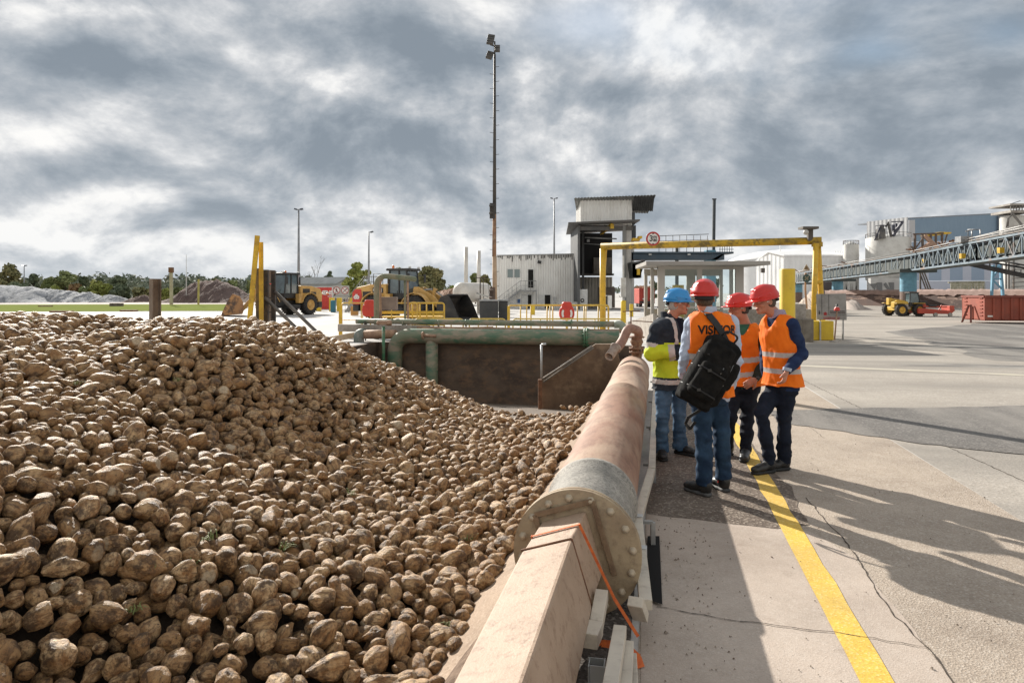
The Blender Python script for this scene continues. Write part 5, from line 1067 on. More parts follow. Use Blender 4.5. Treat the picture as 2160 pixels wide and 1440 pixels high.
mb = MB(); croof(mb, pt(1336, 416, -.4), pt(1379, 414.5, -.4), pt(1336, 443, 1), pt(1381, 444, 1), 10); mb.build('upper_roof', M('roof_black', (.035, .035, .035), (.06, .06, .06), 1, .7), tw_)
mb = MB(); mb.bb(pt(1335, 472, .7), pt(1342, 446, 2)); mb.bb(pt(1336, 500, .7), pt(1344, 474, 2)); mb.build('duct', sheetd, tw_)
mb = MB(); c = P(1228.5, 633.5, 71.5); mb.tube(arc(c, .16, 0, 2*math.pi*.97, 14, (1, 0, 0), (0, 0, 1)), .06, 8); tag(mb.build('hose_reel', black_rubber), 'black tyre shaped hose reel on the tower foot', 'hose reel')
a, b = pt(1224, 652), pt(1240, 610); mb = MB(); mb.bb((a.x, Yt+.3, 0), (b.x, Yt+.4, b.z)); mb.build('low_wall', white_paint, tw_)
t = thing('cabinet', 'white open cabinet behind the portal post', 'cabinet', (P(1285, 0, 60).x, 60, 0)); mb = MB(); mb.bb(P(1279, 650, 60), P(1289, 623, 60.5)); mb.build('body', white_paint, t, bev=.02); mb = MB(); mb.bb(P(1277, 648, 59.9), P(1281.5, 624, 59.95)); mb.build('door', black_plastic, t)
# dark hopper machinery on the right flank of the tower
hp = thing('hopper', 'dark hopper and yellow machinery hung on the tower flank', 'machinery', (P(1350, 0, 70).x, 70, 0)); q_ = lambda u, v, d=0: P(u, v, 70)+Vector((0, d, 0))
mb = MB(); mb.prism([q_(1330, 553), q_(1362, 549), q_(1350, 585), q_(1335, 585)], (0, 3, 0)); mb.bb(q_(1334, 586), q_(1353, 556, 2)); mb.build('hopper_body', M('hopper_dark', (.03, .033, .035), (.05, .05, .045), 1, .6), hp)
mb = MB(); mb.bb(q_(1343, 580, -.3), q_(1349, 560, .2)); mb.bb(q_(1335, 508), q_(1350, 502, 1)); mb.bb(q_(1347, 503, -.2), q_(1354, 498, .8)); mb.build('yellow_motor', yellow_paint, hp)
# ---- blue grey bridge gallery behind the portal
br = thing('pipe_bridge', 'dark blue pipe bridge with railings behind the kiosk', 'bridge', (P(1440, 0, 72).x, 72, 0)); blue_d = M('bridge_blue', (.035, .065, .095), (.06, .085, .11), 1, .5); blue_l = M('pier_blue', (.12, .28, .38), (.17, .38, .50), .8, .55, c3=(.05, .12, .18), s3=1.5, f3=.6)
q_ = lambda u, v, d=0: P(u, v, 72)+Vector((0, d, 0))
mb = MB(); mb.bb(q_(1336, 548), q_(1528, 536, 2.2)); mb.bb(q_(1336, 535, -.1), q_(1547, 531, 2.3)); mb.build('girder', blue_d, br)
mb = MB(); mb.bb(q_(1347, 519), q_(1505, 515, .1)); mb.build('cable_tray', light_steel, br)
mb = MB(); mb.tube([q_(1380, 498), q_(1495, 494)], .035, 5); mb.tube([q_(1380, 509), q_(1495, 505)], .025, 5)
for k in range(8): u = 1390+k*14.6; mb.tube([q_(u, 497), q_(u, 531)], .03, 5)
mb.build('handrail', dark_steel, br)
mb = MB()
for u in range(1518, 1548, 5): mb.tube([q_(u, 519, -.1), q_(u, 533, -.1)], .035, 5)
for v in (519, 526): mb.tube([q_(1516, v, -.1), q_(1547, v, -.1)], .035, 5)
mb.build('end_railing', blue_d, br)
mb = MB(); mb.bb(q_(1492, 655, .3), q_(1512, 527, 1.3)); mb.build('pier', blue_l, br); mb = MB(); mb.bb(q_(1427, 655, .3), q_(1433, 519, .6)); mb.build('pier', M('pier_dark', (.06, .07, .07), rough=.6), br)
mb = MB(); mb.prism([q_(1512, 548), q_(1530, 535), q_(1530, 532), q_(1500, 548)], (0, 1.8, 0)); mb.build('bracket', blue_d, br)
mb = MB(); mb.beam((P(1506.5, 0, 73).x, 73.5, 0), P(1506.5, 419, 73), .28); mb.beam(P(1502, 420, 73), P(1511, 420, 73), .12); tag(mb.build('vent_stack', M('stack', (.035, .045, .055), rough=.5)), 'dark square vent stack standing above the pipe bridge', 'stack')
for u in (1370, 1452): mb = MB(); mb.box(q_(u, 537, -.25), (.3, .2, .14)); mb.build('lamp', light_steel, br)
# ---- portal with height limit sign
po = thing('height_portal', 'yellow pipe portal limiting vehicle height over the road', 'portal', (P(1500, 0, 30).x, 30, 0)); pm = M('portal_yellow', (.58, .36, .02), (.40, .26, .03), 1.5, .6, c3=(.13, .09, .03), s3=3.5, f3=.85, p3=(.48, .62), bump=.2)
L0 = P(1268, 520, 31.5); R0 = P(1733, 507.5, 28)
mb = MB(); mb.tube([L0, R0], .155, 18); mb.build('cross_beam', pm, po); py = M('portal_post', (.72, .44, .03), (.62, .38, .03), 1.5, .5, c3=(.25, .16, .06), s3=8, f3=.5)
a, b = Vector((P(1271.5, 0, 31.5).x, 31.5, 0)), P(1271.5, 524, 31.5); mb = MB(); mb.tube([a, b], .14, 14); mb.build('post', py, po)
mb = MB(); mb.tube([(P(1281, 0, 31.5).x-.25, 31.7, 0), P(1278, 527, 31.7)], .055, 8); mb.build('post', py, po)
for (u0, u1, dy) in ((1713, 1719, -.1), (1739, 1727, .1)): 
    mb = MB(); mb.tube([Vector((P(u0, 0, 28).x, 28+dy, 0)), P(u1 if u0 < 1720 else 1728, 514, 28)+Vector((0, dy, 0))], .11, 14); mb.build('post', py, po)
for v, ua, ub in ((595, 1716, 1733), (651, 1714, 1736)): mb = MB(); mb.tube([P(ua, v, 28), P(ub, v, 28)], .09, 12); mb.build('rung', py, po)
mb = MB(); mb.bb(P(1716, 520, 27.9), P(1731, 511, 28.1)); mb.build('bracket', pm, po)
mb = MB(); mb.bb(P(1705, 508, 28), P(1712, 481, 28.15)); mb.bb(P(1694, 482.5, 27.8), P(1716, 480, 28.3)); mb.build('camera_arm', M('cam_dark', (.10, .085, .07), rough=.6), po); mb = MB(); mb.ball(P(1700, 490, 27.8), .11, 12); mb.build('camera', M('cam_white', (.5, .48, .44), rough=.4), po)
sg = thing('height_sign', 'round white 3.80 m height limit sign with a red rim', 'sign', P(1377, 503, 30.3)); c = P(1377.5, 503.5, 30.3); mb = MB(); mb.cyl(c, c+Vector((0, .03, 0)), .315, n=36); mb.build('plate', galv, sg)
disc(c+Vector((0, -.004, 0)), .26).build('face', white_sign, sg); ringp(c+Vector((0, -.008, 0)), .315, .075, 40).build('red_rim', M('rim_red', (.42, .035, .03), rough=.45), sg)
text('3', .36, c+Vector((-.085, -.012, -.0)), black_sign, sg, bold=.006); text('m', .22, c+Vector((.09, -.012, .085)), black_sign, sg, bold=.004); text('80', .17, c+Vector((.095, -.012, -.075)), black_sign, sg, bold=.004)
for s_ in (1, -1): mb = MB(); mb.prism([c+Vector((-.05, -.012, s_*.235)), c+Vector((.05, -.012, s_*.235)), c+Vector((0, -.012, s_*.19))], (0, -.002, 0)); mb.build('arrow', black_sign, sg)
# ---- kiosk
Yk = 25; kk = thing('kiosk', 'white framed glass gatehouse kiosk with a flat roof behind the men', 'kiosk', (P(1478, 0, Yk).x, Yk, 0)); kx = lambda u: P(u, 0, Yk).x; kz = lambda v: P(0, v, Yk).z
kf = M('kiosk_frame', (.46, .43, .385), (.40, .37, .33), 1, .5); x0, x1 = kx(1388), kx(1570); D = 2.6; zt = kz(562)
for u0, u1, v0, v1, dy in ((1388, 1402.5, 562, 700, 0), (1471, 1481, 562, 700, 0), (1552, 1569, 562, 700, 0), (1388, 1569, 562, 568, -.004), (1388, 1569, 646, 650, -.006), (1388, 1569, 694, 712, -.007)):
    mb = MB(); mb.bb((kx(u0), Yk+dy, kz(v1) if v1 < 700 else 0), (kx(u1), Yk+.12, kz(v0))); mb.build('frame', kf, kk)
for xx in (x0+.06, x1-.06):
    for yy in (Yk+D*.5, Yk+D): mb = MB(); mb.box((xx, yy, zt/2), (.12, .12, zt-.01)); mb.build('frame', kf, kk)
mb = MB(); mb.bb((x0+.02, Yk+D-.05, 0), (x1-.02, Yk+D+.04, kz(655))); mb.bb((x0+.03, Yk+D-.05, kz(578)), (x1-.03, Yk+D+.04, zt-.01)); mb.box(((x0+x1)/2+.3, Yk+D-.01, zt/2), (.35, .07, zt-.02)); mb.build('wall', kf, kk)
mb = MB(); mb.bb((x0+.02, Yk+.02, 0), (x1-.02, Yk+.10, kz(703))); mb.build('wall', kf, kk)
clear = M('kiosk_glass', (.75, .85, .85), rough=.02, trans=1, spec=.5)
gm = clear.node_tree; gm.nodes['Principled BSDF'].inputs['IOR'].default_value = 1.02; gm.nodes['Principled BSDF'].inputs['Coat Weight'].default_value = .6; gm.nodes['Principled BSDF'].inputs['Coat Roughness'].default_value = .02
for u0, u1 in ((1402.5, 1471), (1481, 1552)): mb = MB(); mb.bb((kx(u0), Yk+.05, kz(700)), (kx(u1), Yk+.058, kz(568))); mb.build('window_pane', clear, kk)
mb = MB(); mb.bb((x0+.9, Yk+1.4, 0), (x0+1.3, Yk+1.6, kz(600))); mb.build('locker', yellow_pale, kk); mb = MB(); mb.bb((x0+.2, Yk+.5, .75), (x1-.2, Yk+1.1, .8)); mb.build('desk', white_paint, kk)
mb = MB(); mb.prism([(kx(1355), Yk-.7, kz(562)+.02), (kx(1606), Yk-.9, kz(562)+.02), (kx(1590), Yk+D+.4, kz(562)+.02), (kx(1372), Yk+D+.4, kz(562)+.02)], (0, 0, .14)); mb.build('roof', M('kiosk_roof', (.36, .34, .31), (.3, .28, .26), 1, .6), kk, bev=.01)
mb = MB(); mb.prism([(x0-.05, Yk-.1, 0), (x0-.05, Yk+6, 0), (x0-.05, Yk+6, .4), (x0-.05, Yk-.1, 1.0)], (-.15, 0, 0)); tag(mb.build('low_wall', concrete), 'low concrete wall beside the left side of the kiosk', 'wall')
# ---- yellow bollards
def bollard(label, u, vb, vt, w, m=yellow_clean, flare=False):
    b = G(u, vb); Y = b.y; h = P(u, vt, Y).z; r = w/F_*Y/2; mb = MB(); pr_ = [(r*1.5, 0), (r*1.4, h*.12), (r, h*.25), (r, h-r*.2), (r*.85, h), (0, h)] if flare else [(r, 0), (r, h-.015), (r*.93, h), (0, h)]
    mb.lathe(pr_, b, 32); return tag(mb.build('bollard', m), label, 'bollard')
bo = bollard('tall thick yellow bollard behind the man in navy', 1661, 851, 567, 31)
bollard('yellow bollard with a flared foot and a grey post on it', 1315, 693, 634, 11, yellow_clean, True); mb = MB(); b_ = G(1315, 693); mb.bb((b_.x-.13, b_.y-.1, 1.55), (b_.x+.12, b_.y+.1, 2.5)); mb.beam((b_.x, b_.y, 2.5), (b_.x, b_.y, 3.6), .07); mb.cyl((b_.x, b_.y, 1.3), (b_.x, b_.y, 1.6), .06); tag(mb.build('sensor_post', light_steel), 'grey sensor box and thin pole on the flared bollard', 'sensor')
bollard('short yellow bollard near the red lorry', 1332, 668, 641, 8); bollard('short yellow bollard before the open warehouse door', 1124, 664, 645, 9)
# ---- concrete barriers, sign board, road sign, yellow box, leaning post
def block(label, pts, vt, vb, Yd, name='concrete_block', m=concrete, bev=.03):
    pass
mb = MB(); a = G(1708, 700); mb.bb((P(1562, 0, 27).x, 27, 0), (P(1712, 0, 27).x, 27.6, P(0, 660, 27).z+.15)); tag(mb.build('barrier', concrete, bev=.03), 'low concrete barrier behind the men', 'barrier')
mb = MB(); mb.bb((P(1678, 0, 25).x, 25, 0), (P(1701, 0, 25).x, 25.7, P(0, 641, 25).z)); tag(mb.build('concrete_block', concrete, bev=.03), 'tall concrete block right of the thick yellow bollard', 'block')
mb = MB(); mb.bb((P(1694, 0, 24.3).x, 24.3, 0), (P(1717, 0, 24.3).x, 25, P(0, 673, 24.3).z)); tag(mb.build('concrete_block', M('dark_conc', (.17, .145, .115), (.26, .23, .19), 3, .85), bev=.03), 'dark stained concrete block left of the yellow box', 'block')
bx_ = thing('yellow_box', 'bright yellow steel box standing before the grey notice board', 'box', G(1737, 720)); b_ = G(1737, 718); rr = .3
mb = MB(); mb.bb((P(1715, 0, b_.y).x, b_.y, 0.01), (P(1759, 0, b_.y).x, b_.y+.6, P(0, 677, b_.y).z)); mb.build('body', yellow_clean, bx_, bev=.02); mb = MB(); mb.beam((P(1730, 0, b_.y-.04).x, b_.y-.04, 0), P(1730, 677, b_.y-.04), .05); mb.build('edge_post', light_steel, bx_)
nb = thing('notice_board', 'warped grey notice board with small red and black marks', 'notice board', P(1754, 675, 25.6)); Yn = 25.4; nbm = M('notice_grey', (.33, .315, .295), (.26, .25, .235), 2, .6, c3=(.2, .18, .16), s3=4, f3=.5)
mb = MB(); mb.prism([P(1723, 674, Yn), P(1786, 675, Yn), P(1784.5, 619, Yn), P(1722.5, 620, Yn)], (0, .03, 0)); mb.build('board', nbm, nb)
f = Yn-.008; mb = MB(); mb.bb(P(1733.3, 664, f), P(1733.9, 620.5, f+.003)); mb.bb(P(1748, 663.6, f), P(1748.6, 620.5, f+.003)); mb.bb(P(1748, 664, f), P(1784, 663.5, f+.003))
mb.box(P(1728.5, 660, f), (.05, .004, .09)); mb.box(P(1728.5, 656, f), (.03, .004, .03)); mb.build('marking', black_sign, nb)
for i, (v, u0, u1) in enumerate(((656.5, 1751, 1783), (659.8, 1751, 1784))):
    rs_ = random.Random(i); mb = MB(); u = u0
    while u < u1-2: w = rs_.uniform(1.2, 3); mb.bb(P(u, v+1, f), P(u+w, v-1, f+.003)); u += w+.6
    mb.build('small_print', M('print_dark', (.08, .05, .045), rough=.6), nb)
mb = MB(); mb.prism([P(1738, 661, f), P(1738, 665, f), P(1744, 665, f), P(1744, 661, f), P(1746, 661, f), P(1741, 657.5, f), P(1736, 661, f)], (0, .003, 0)); mb.build('red_arrow', deep_red, nb)
mb = MB(); rs_ = random.Random(9)
for v in (669.5, 673): 
    u = 1737
    while u < 1770: w = rs_.uniform(1.5, 3.5); mb.bb(P(u, v+.9, f), P(u+w, v-.9, f+.003)); u += w+.6
mb.build('small_print', deep_red, nb)
for u in (1729, 1778): mb = MB(); mb.beam(P(u, 640, Yn+.07), (P(u, 0, Yn+.07).x, Yn+.07, 0), .05); mb.build('leg', galv, nb)
lp = thing('marker_pole', 'leaning pole on a round foot with a red and white head', 'pole', G(1757, 718)); b_ = G(1760, 721); tp_ = P(1765.5, 655, b_.y)
mb = MB(); mb.tube([b_+Vector((0, 0, .03)), tp_], .028, 8); mb.build('pole', pale_rust, lp); mb = MB(); mb.lathe([(.17, 0), (.17, .03), (.05, .06), (0, .06)], b_, 16); mb.build('foot', concrete, lp)
mb = MB(); mb.lathe([(.10, 0), (.10, .07), (.06, .13)], tp_, 12); mb.build('red_head', red_sign, lp); mb = MB(); mb.lathe([(.06, .1), (.055, .15)], tp_, 12); mb.build('white_band', white_paint, lp); mb = MB(); mb.lathe([(.04, .15), (.035, .23), (0, .24)], tp_, 12); mb.build('cap', black_plastic, lp)
rsn = thing('road_sign', 'bent rusty sign post with a triangle and a dark blue round sign', 'road sign', (P(1700, 0, 29).x, 29, 0)); q_ = lambda u, v, d=0: P(u, v, 29)+Vector((0, d, 0))
mb = MB(); mb.tube([q_(1703, 672), q_(1701, 640), q_(1698.5, 610), q_(1699, 575)], .045, 8); mb.build('post', pale_rust, rsn)
mb = MB(); mb.prism([q_(1692, 570, -.06), q_(1707.5, 569, -.06), q_(1699.5, 557, -.06)], (0, .02, 0)); mb.build('triangle_sign', M('sign_back', (.35, .33, .30), (.2, .17, .14), 8, .6), rsn); mb = MB(); mb.prism([q_(1696, 568, -.07), q_(1703.5, 567.5, -.07), q_(1699.6, 561, -.07)], (0, .005, 0)); mb.build('pictogram', M('picto_brown', (.12, .09, .07), rough=.6), rsn)
c = q_(1700, 587, -.07); disc(c, .17).build('round_sign', M('sign_blue', (.015, .06, .09), rough=.5), rsn); mb = MB(); mb.beam(c+Vector((-.08, -.01, -.08)), c+Vector((.08, -.01, .08)), .04, .01, up=(0, 1, 0)); mb.beam(c+Vector((-.08, -.01, .08)), c+Vector((.06, -.01, -.06)), .04, .01, up=(0, 1, 0)); mb.build('pictogram', M('picto_grey', (.25, .24, .21), rough=.6), rsn)
mound('sand_heap', 'pale sand heap behind the road sign', 1676, 1742, 60, [(1676, 655), (1690, 640), (1715, 612), (1730, 618), (1742, 655)], M('sand', (.50, .42, .35), (.42, .35, .29), .8, .95, bump=.5, bscale=6), 3, 8, 'sand heap')
mound('sand_heap', 'low grey gravel heap against the brown wall', 1775, 1838, 72, [(1775, 652), (1785, 636), (1800, 633), (1812, 645), (1825, 648), (1838, 652)], M('sand2', (.42, .36, .32), (.34, .3, .27), .8, .95, bump=.5, bscale=6), 2.5, 9, 'gravel heap')
# ------------------------------------------------------------------ vehicles
lo_y = M('loader_yellow', (.66, .40, .12), (.56, .33, .10), 1.2, .45, c3=(.2, .12, .06), s3=5, f3=.5); cabg = M('cab_glass', (.10, .145, .16), (.04, .06, .07), 1.0, .08, spec=.9); lo_k = M('loader_black', (.02, .021, .022), (.04, .036, .032), 2, .5)
def wheel(t, c, r, w, rimm, name='wheel', lugs=22, ax=(0, 1, 0), T=None):
    """tyre with tread blocks and a dished rim, axle along local y"""
    c = Vector(c); mb = MB(); mb.T = T; mb.lathe([(r*.52, -w*.42), (r*.80, -w*.5), (r*.93, -w*.44), (r*.96, -w*.2), (r*.96, w*.2), (r*.93, w*.44), (r*.80, w*.5), (r*.52, w*.42)], c, 32, ax)
    for i in range(lugs):
        a = 2*math.pi*i/lugs; d = Vector((math.cos(a), 0, math.sin(a)))
        for sg in (-1, 1): mb.box(c+d*(r*.965)+Vector((0, sg*w*.24, 0)), (r*.13, w*.5, r*.07), rot=Matrix.Rotation(-a+R(90)*0, 3, 'Y') @ Matrix.Rotation(sg*.35, 3, 'X'))
    o = mb.build(name, black_rubber, t, world=False)
    for sg in (-1, 1):
        mb = MB(); mb.T = T; mb.lathe([(r*.53, sg*w*.44), (r*.50, sg*w*.40), (r*.42, sg*w*.22), (r*.22, sg*w*.2), (r*.2, sg*w*.34), (0, sg*w*.34)], c, 24, ax); mb.build('rim', rimm, o, world=False)
    return o
def wheel_loader(label, loc, rz, bucket_m, open_up, red_rear, steer=0):
    """x forward; wheelbase 3.1 m, body 2.5 m wide"""
    t = thing('wheel_loader', label, 'wheel loader', loc, rz); r = .80; T = Matrix.Translation((.2, 0, 0)) @ Matrix.Rotation(steer, 4, 'Z') @ Matrix.Translation((-.2, 0, 0))
    for x in (1.45, -1.55):
        for y in (-1.0, 1.0): wheel(t, (x, y, r), r, .62, lo_y, T=T if x > 0 else None)
    def b(nm, m, f, bev=.02, front=False):
        mb = MB(); mb.T = T if front or nm in ('lift_arm', 'tower_plate', 'bell_crank', 'cylinder') else None; f(mb); return mb.build(nm, m, t, world=False, bev=bev)
    b('chassis', lo_k, lambda mb: (mb.bb((-2.9, -.45, .65), (1.9, .45, 1.15)), mb.bb((1.1, -.6, .7), (1.8, .6, 1.5)), mb.bb((-1.9, -.7, .6), (-1.2, .7, 1.2)), mb.bb((-.5, -1.15, .55), (.6, 1.15, .85))))
    b('engine_cover', lo_y, lambda mb: mb.prism([(-3.2, -.95, 1.05), (-3.25, -.95, 1.75), (-3.0, -.95, 2.12), (-2.0, -.95, 2.32), (-.75, -.95, 2.35), (-.75, -.95, 1.15)], (0, 1.9, 0)), .06)
    if red_rear: b('red_tail_panel', red_sign, lambda mb: (mb.prism([(-3.26, -.98, 1.0), (-3.29, -.98, 1.75), (-3.1, -.98, 2.0), (-2.62, -.98, 2.0), (-2.55, -.98, 1.5), (-2.75, -.98, 1.0)], (0, 1.96, 0)))); text('db', .42, (-2.95, -1.0, 1.5), white_sign, None, ext=.004, bold=.02).parent = t
    b('counterweight', lo_k, lambda mb: mb.bb((-3.3, -.9, .55), (-2.85, .9, 1.04)), .04)
    b('side_grille', lo_k, lambda mb: (mb.bb((-2.5, -.975, 1.45), (-1.9, .975, 1.85)), mb.bb((-1.75, -.975, 1.75), (-.95, .975, 2.1))))
    b('number_plate', white_sign, lambda mb: (mb.bb((-1.68, -.99, 1.88), (-1.5, -.98, 2.02)), mb.bb((-1.42, -.99, 1.8), (-1.3, -.98, 2.04)), mb.bb((-1.2, -.99, 1.8), (-1.05, -.98, 2.04))), 0)
    b('fuel_tank', lo_y, lambda mb: (mb.bb((-.75, -1.15, .95), (-.35, -.75, 1.7)), mb.bb((-.75, .75, .95), (-.35, 1.15, 1.7))), .03)
    # cab
    b('cab', lo_k, lambda mb: (mb.bb((-.72, -.72, 1.35), (.82, .72, 1.75)), *[mb.beam((x, y, 1.7), (x2, y, 3.22), .1) for y in (-.7, .7) for x, x2 in ((-.68, -.62), (.08, .08), (.78, .62))], mb.bb((-.72, -.72, 1.75), (-.6, .72, 2.2))))
    b('cab_roof', lo_k, lambda mb: mb.bb((-.85, -.82, 3.2), (.85, .82, 3.36)), .05)
    b('cab_window', cabg, lambda mb: (mb.prism([(-.66, -.69, 1.74), (.79, -.69, 1.74), (.63, -.69, 3.2), (-.62, -.69, 3.2)], (0, 1.38, 0))), 0)
    b('seat', lo_k, lambda mb: (mb.bb((-.3, -.25, 1.8), (.2, .25, 2.0)), mb.bb((-.35, -.25, 1.8), (-.2, .25, 2.6))))
    b('beacon', orange_lamp, lambda mb: mb.lathe([(.08, 0), (.08, .16), (.05, .2), (0, .2)], (-.5, -.45, 3.36), 12), 0)
    for y in (-1, 1): b('mirror', lo_k, lambda mb: (mb.beam((.7, y*.75, 2.9), (1.0, y*1.15, 2.9), .04), mb.bb((.95, y*1.25, 2.45), (1.02, y*1.0, 3.0))))
    b('work_lamp', white_paint, lambda mb: [mb.box((x, y, 3.42), (.12, .18, .12)) for x, y in ((.8, -.6), (.8, .6), (-.8, .6))])
    b('fender', lo_y, lambda mb: [mb.prism([Vector((xc+math.cos(a)*rr, y, r+math.sin(a)*rr)) for a, rr in [(R(k), .98) for k in range(15, 166, 15)]]+[Vector((xc+math.cos(a)*rr, y, r+math.sin(a)*rr)) for a, rr in [(R(k), .93) for k in range(165, 14, -15)]], (0, .55, 0)) for xc in (-1.55,) for y in (-1.28, .73)], 0)
    b('fender', lo_y, lambda mb: [mb.prism([Vector((xc+math.cos(a)*rr, y, r+math.sin(a)*rr)) for a, rr in [(R(k), .98) for k in range(15, 166, 15)]]+[Vector((xc+math.cos(a)*rr, y, r+math.sin(a)*rr)) for a, rr in [(R(k), .93) for k in range(165, 14, -15)]], (0, .55, 0)) for xc in (1.45,) for y in (-1.28, .73)], 0, True)
    b('handrail', lo_k, lambda mb: (mb.tube([(-.9, -1.1, 2.3), (-.9, -1.1, 3.0), (-1.6, -1.1, 3.0), (-1.6, -1.1, 2.3)], .025, 6), mb.tube([(.2, -1.15, 1.0), (.2, -1.15, 1.9), (.5, -1.15, 1.9), (.5, -1.15, 1.0)], .025, 6), mb.box((.35, -1.1, .55), (.45, .25, .04)), mb.box((.35, -1.1, .9), (.45, .25, .04))), 0)
    b('exhaust', lo_k, lambda mb: mb.cyl((-1.3, .3, 2.3), (-1.3, .3, 3.05), .07), 0)
    # arm and bucket
    for y in (-.45, .45): b('lift_arm', lo_y, lambda mb: mb.prism([(1.0, y-.07, 2.0), (1.35, y-.07, 2.15), (2.5, y-.07, 1.55), (3.35, y-.07, .55), (3.15, y-.07, .38), (2.3, y-.07, 1.15), (1.1, y-.07, 1.65)], (0, .14, 0)), .015)
    for y in (-.55, .43): b('tower_plate', lo_y, lambda mb: mb.prism([(.85, y, 1.1), (1.5, y, 1.1), (1.4, y, 2.15), (1.05, y, 2.15)], (0, .12, 0)))
    b('bell_crank', lo_y, lambda mb: mb.beam((2.1, 0, 1.2), (2.35, 0, 2.05), .22))
    b('cylinder', galv, lambda mb: (mb.cyl((1.2, 0, 1.9), (2.1, 0, 2.0), .07), mb.cyl((2.3, 0, 1.95), (3.15, 0, 1.3), .05), mb.cyl((1.3, -.3, 1.0), (2.6, -.4, 1.2), .07), mb.cyl((1.3, .3, 1.0), (2.6, .4, 1.2), .07)), 0)
    W2 = 1.5
    pr_ = [(3.25, .15), (4.75, .05), (4.78, .12), (3.5, .26), (3.3, .5), (3.28, 1.0), (3.5, 1.42), (3.95, 1.62), (3.93, 1.69), (3.42, 1.5), (3.18, 1.05), (3.15, .4)]
    mb = MB(); mb.T = T; mb.prism([(x, -W2, z) for x, z in pr_], (0, 2*W2, 0)); mb.build('bucket', bucket_m, t, world=False)
    for y in (-W2-.03, W2): mb = MB(); mb.T = T; mb.prism([(3.2, y, .2), (4.75, y, .08), (4.3, y, 1.1), (3.95, y, 1.66), (3.45, y, 1.48), (3.2, y, 1.0)], (0, .03, 0)); mb.build('bucket_side', bucket_m, t, world=False)
    return t
orb = M('bucket_orange', (.46, .235, .085), (.30, .15, .07), .8, .5, c3=(.06, .04, .03), s3=1.6, f3=.9, p3=(.5, .62)); blb = M('bucket_black', (.018, .018, .019), (.05, .045, .04), 1.2, .5, c3=(.12, .09, .06), s3=2, f3=.4)
wheel_loader('yellow wheel loader facing left with a big orange brown bucket', (P(597, 0, 54).x, 54.5, 0), R(180+64), orb, False, False, R(-42))
wheel_loader('yellow wheel loader facing right with a black bucket beyond the railings', (P(851, 0, 45).x, 45.0, 0), R(-20), blb, False, True)
# red lorry seen from behind
rl = thing('lorry', 'red high sided lorry loaded with beets seen from behind', 'lorry', (P(1364, 0, 84).x, 84, 0)); Y = 84; red_t = M('lorry_red', (.52, .06, .035), (.42, .05, .03), .8, .5)
a, b = P(1349, 640, Y), P(1380, 608, Y); mb = MB(); mb.bb((a.x, Y, a.z), (b.x, Y+8, b.z)); mb.build('body', red_t, rl, bev=.03)
mb = MB()
for f in (0, .25, .5, .75, 1): x = a.x+(b.x-a.x)*f; mb.bb((x-.05, Y-.06, a.z), (x+.05, Y-.002, b.z))
mb.bb((a.x, Y-.07, b.z-.1), (b.x, Y-.003, b.z+.05)); mb.build('ribs', M('lorry_rib', (.42, .05, .03), rough=.5), rl)
mb = MB(); mb.bb((a.x+.1, Y+.2, .55), (b.x-.1, Y+7, a.z-.02)); mb.bb((a.x, Y-.1, .5), (b.x, Y+.1, .75)); mb.build('chassis', black_plastic, rl)
for x in (a.x+.25, b.x-.25):
    for yy in (1, 2.4): mb = MB(); mb.cyl((x-.2, Y+yy, .5), (x+.2, Y+yy, .5), .5, n=20); mb.build('wheel', black_rubber, rl)
for x in (a.x+.35, b.x-.55): mb = MB(); mb.bb((x, Y-.14, .95), (x+.25, Y-.10, 1.1)); mb.build('tail_lamp', white_sign, rl)
tag(link('beet_load', *(lambda: (mesh_np(*leafcloud(700, [((a.x+.6+k*.35, Y+.6+j*1.2, b.z-.05+.1*(k % 2)), .38) for k in range(3) for j in range(5)], .11, np.random.RandomState(3)), False), M('load', (.5, .33, .22), (.35, .22, .14), 3, .9)))()), 'load of beets heaped in the red lorry', 'beets', kind='stuff')
# telehandler with a red sweeper
Y = 52; tt = thing('telehandler', 'yellow telehandler parked before the brown wall', 'telehandler', (P(1909, 0, Y).x, Y, 0), R(4)); tt.scale = (.82, .82, .86); ty = M('tele_yellow', (.66, .42, .06), (.55, .36, .06), 1, .5); b = lambda nm, m, f, bev=.02, par=None: (lambda mb: (f(mb), mb.build(nm, m, par or tt, world=False, bev=bev))[1])(MB())
for x in (-1.0, .68):
    for y in (-.95, .95): wheel(tt, (x, y, .56), .56, .42, M('tele_rim', (.62, .38, .06), rough=.5) , lugs=16)
b('chassis', ty, lambda mb: (mb.bb((-1.35, -.6, .5), (1.3, .6, .85)), mb.prism([(-1.5, -.7, .75), (-1.5, -.7, 1.25), (-1.2, -.7, 1.4), (-.2, -.7, 1.3), (.1, -.7, .8)], (0, .6, 0))), .03); b('side_panel', M('tele_pale', (.5, .45, .38), rough=.6), lambda mb: mb.bb((-.75, -.73, .62), (.05, -.69, 1.05)))
b('boom', ty, lambda mb: (mb.beam((-1.5, .15, 1.45), (1.2, .15, 1.05), .26, .3), mb.beam((1.1, .15, 1.1), (1.75, .15, .45), .2, .26), mb.bb((-1.6, -.05, 1.0), (-1.3, .35, 1.6))))
b('cab', lo_k, lambda mb: (mb.bb((-.15, -.85, .85), (.95, -.15, 1.2)), *[mb.beam((x, y, 1.15), (x2, y, 2.05), .07) for y in (-.82, -.18) for x, x2 in ((-.1, -.05), (.9, .7))], mb.bb((-.15, -.87, 2.02), (.8, -.13, 2.1)))); b('cab_window', cabg, lambda mb: mb.prism([(-.1, -.8, 1.2), (.88, -.8, 1.2), (.69, -.8, 2.02), (-.05, -.8, 2.02)], (0, .6, 0)), 0)
b('fender', ty, lambda mb: [mb.bb((x-.55, y, 1.12), (x+.5, y+.4, 1.17)) for x in (-1.0, .68) for y in (-1.15, .75)])
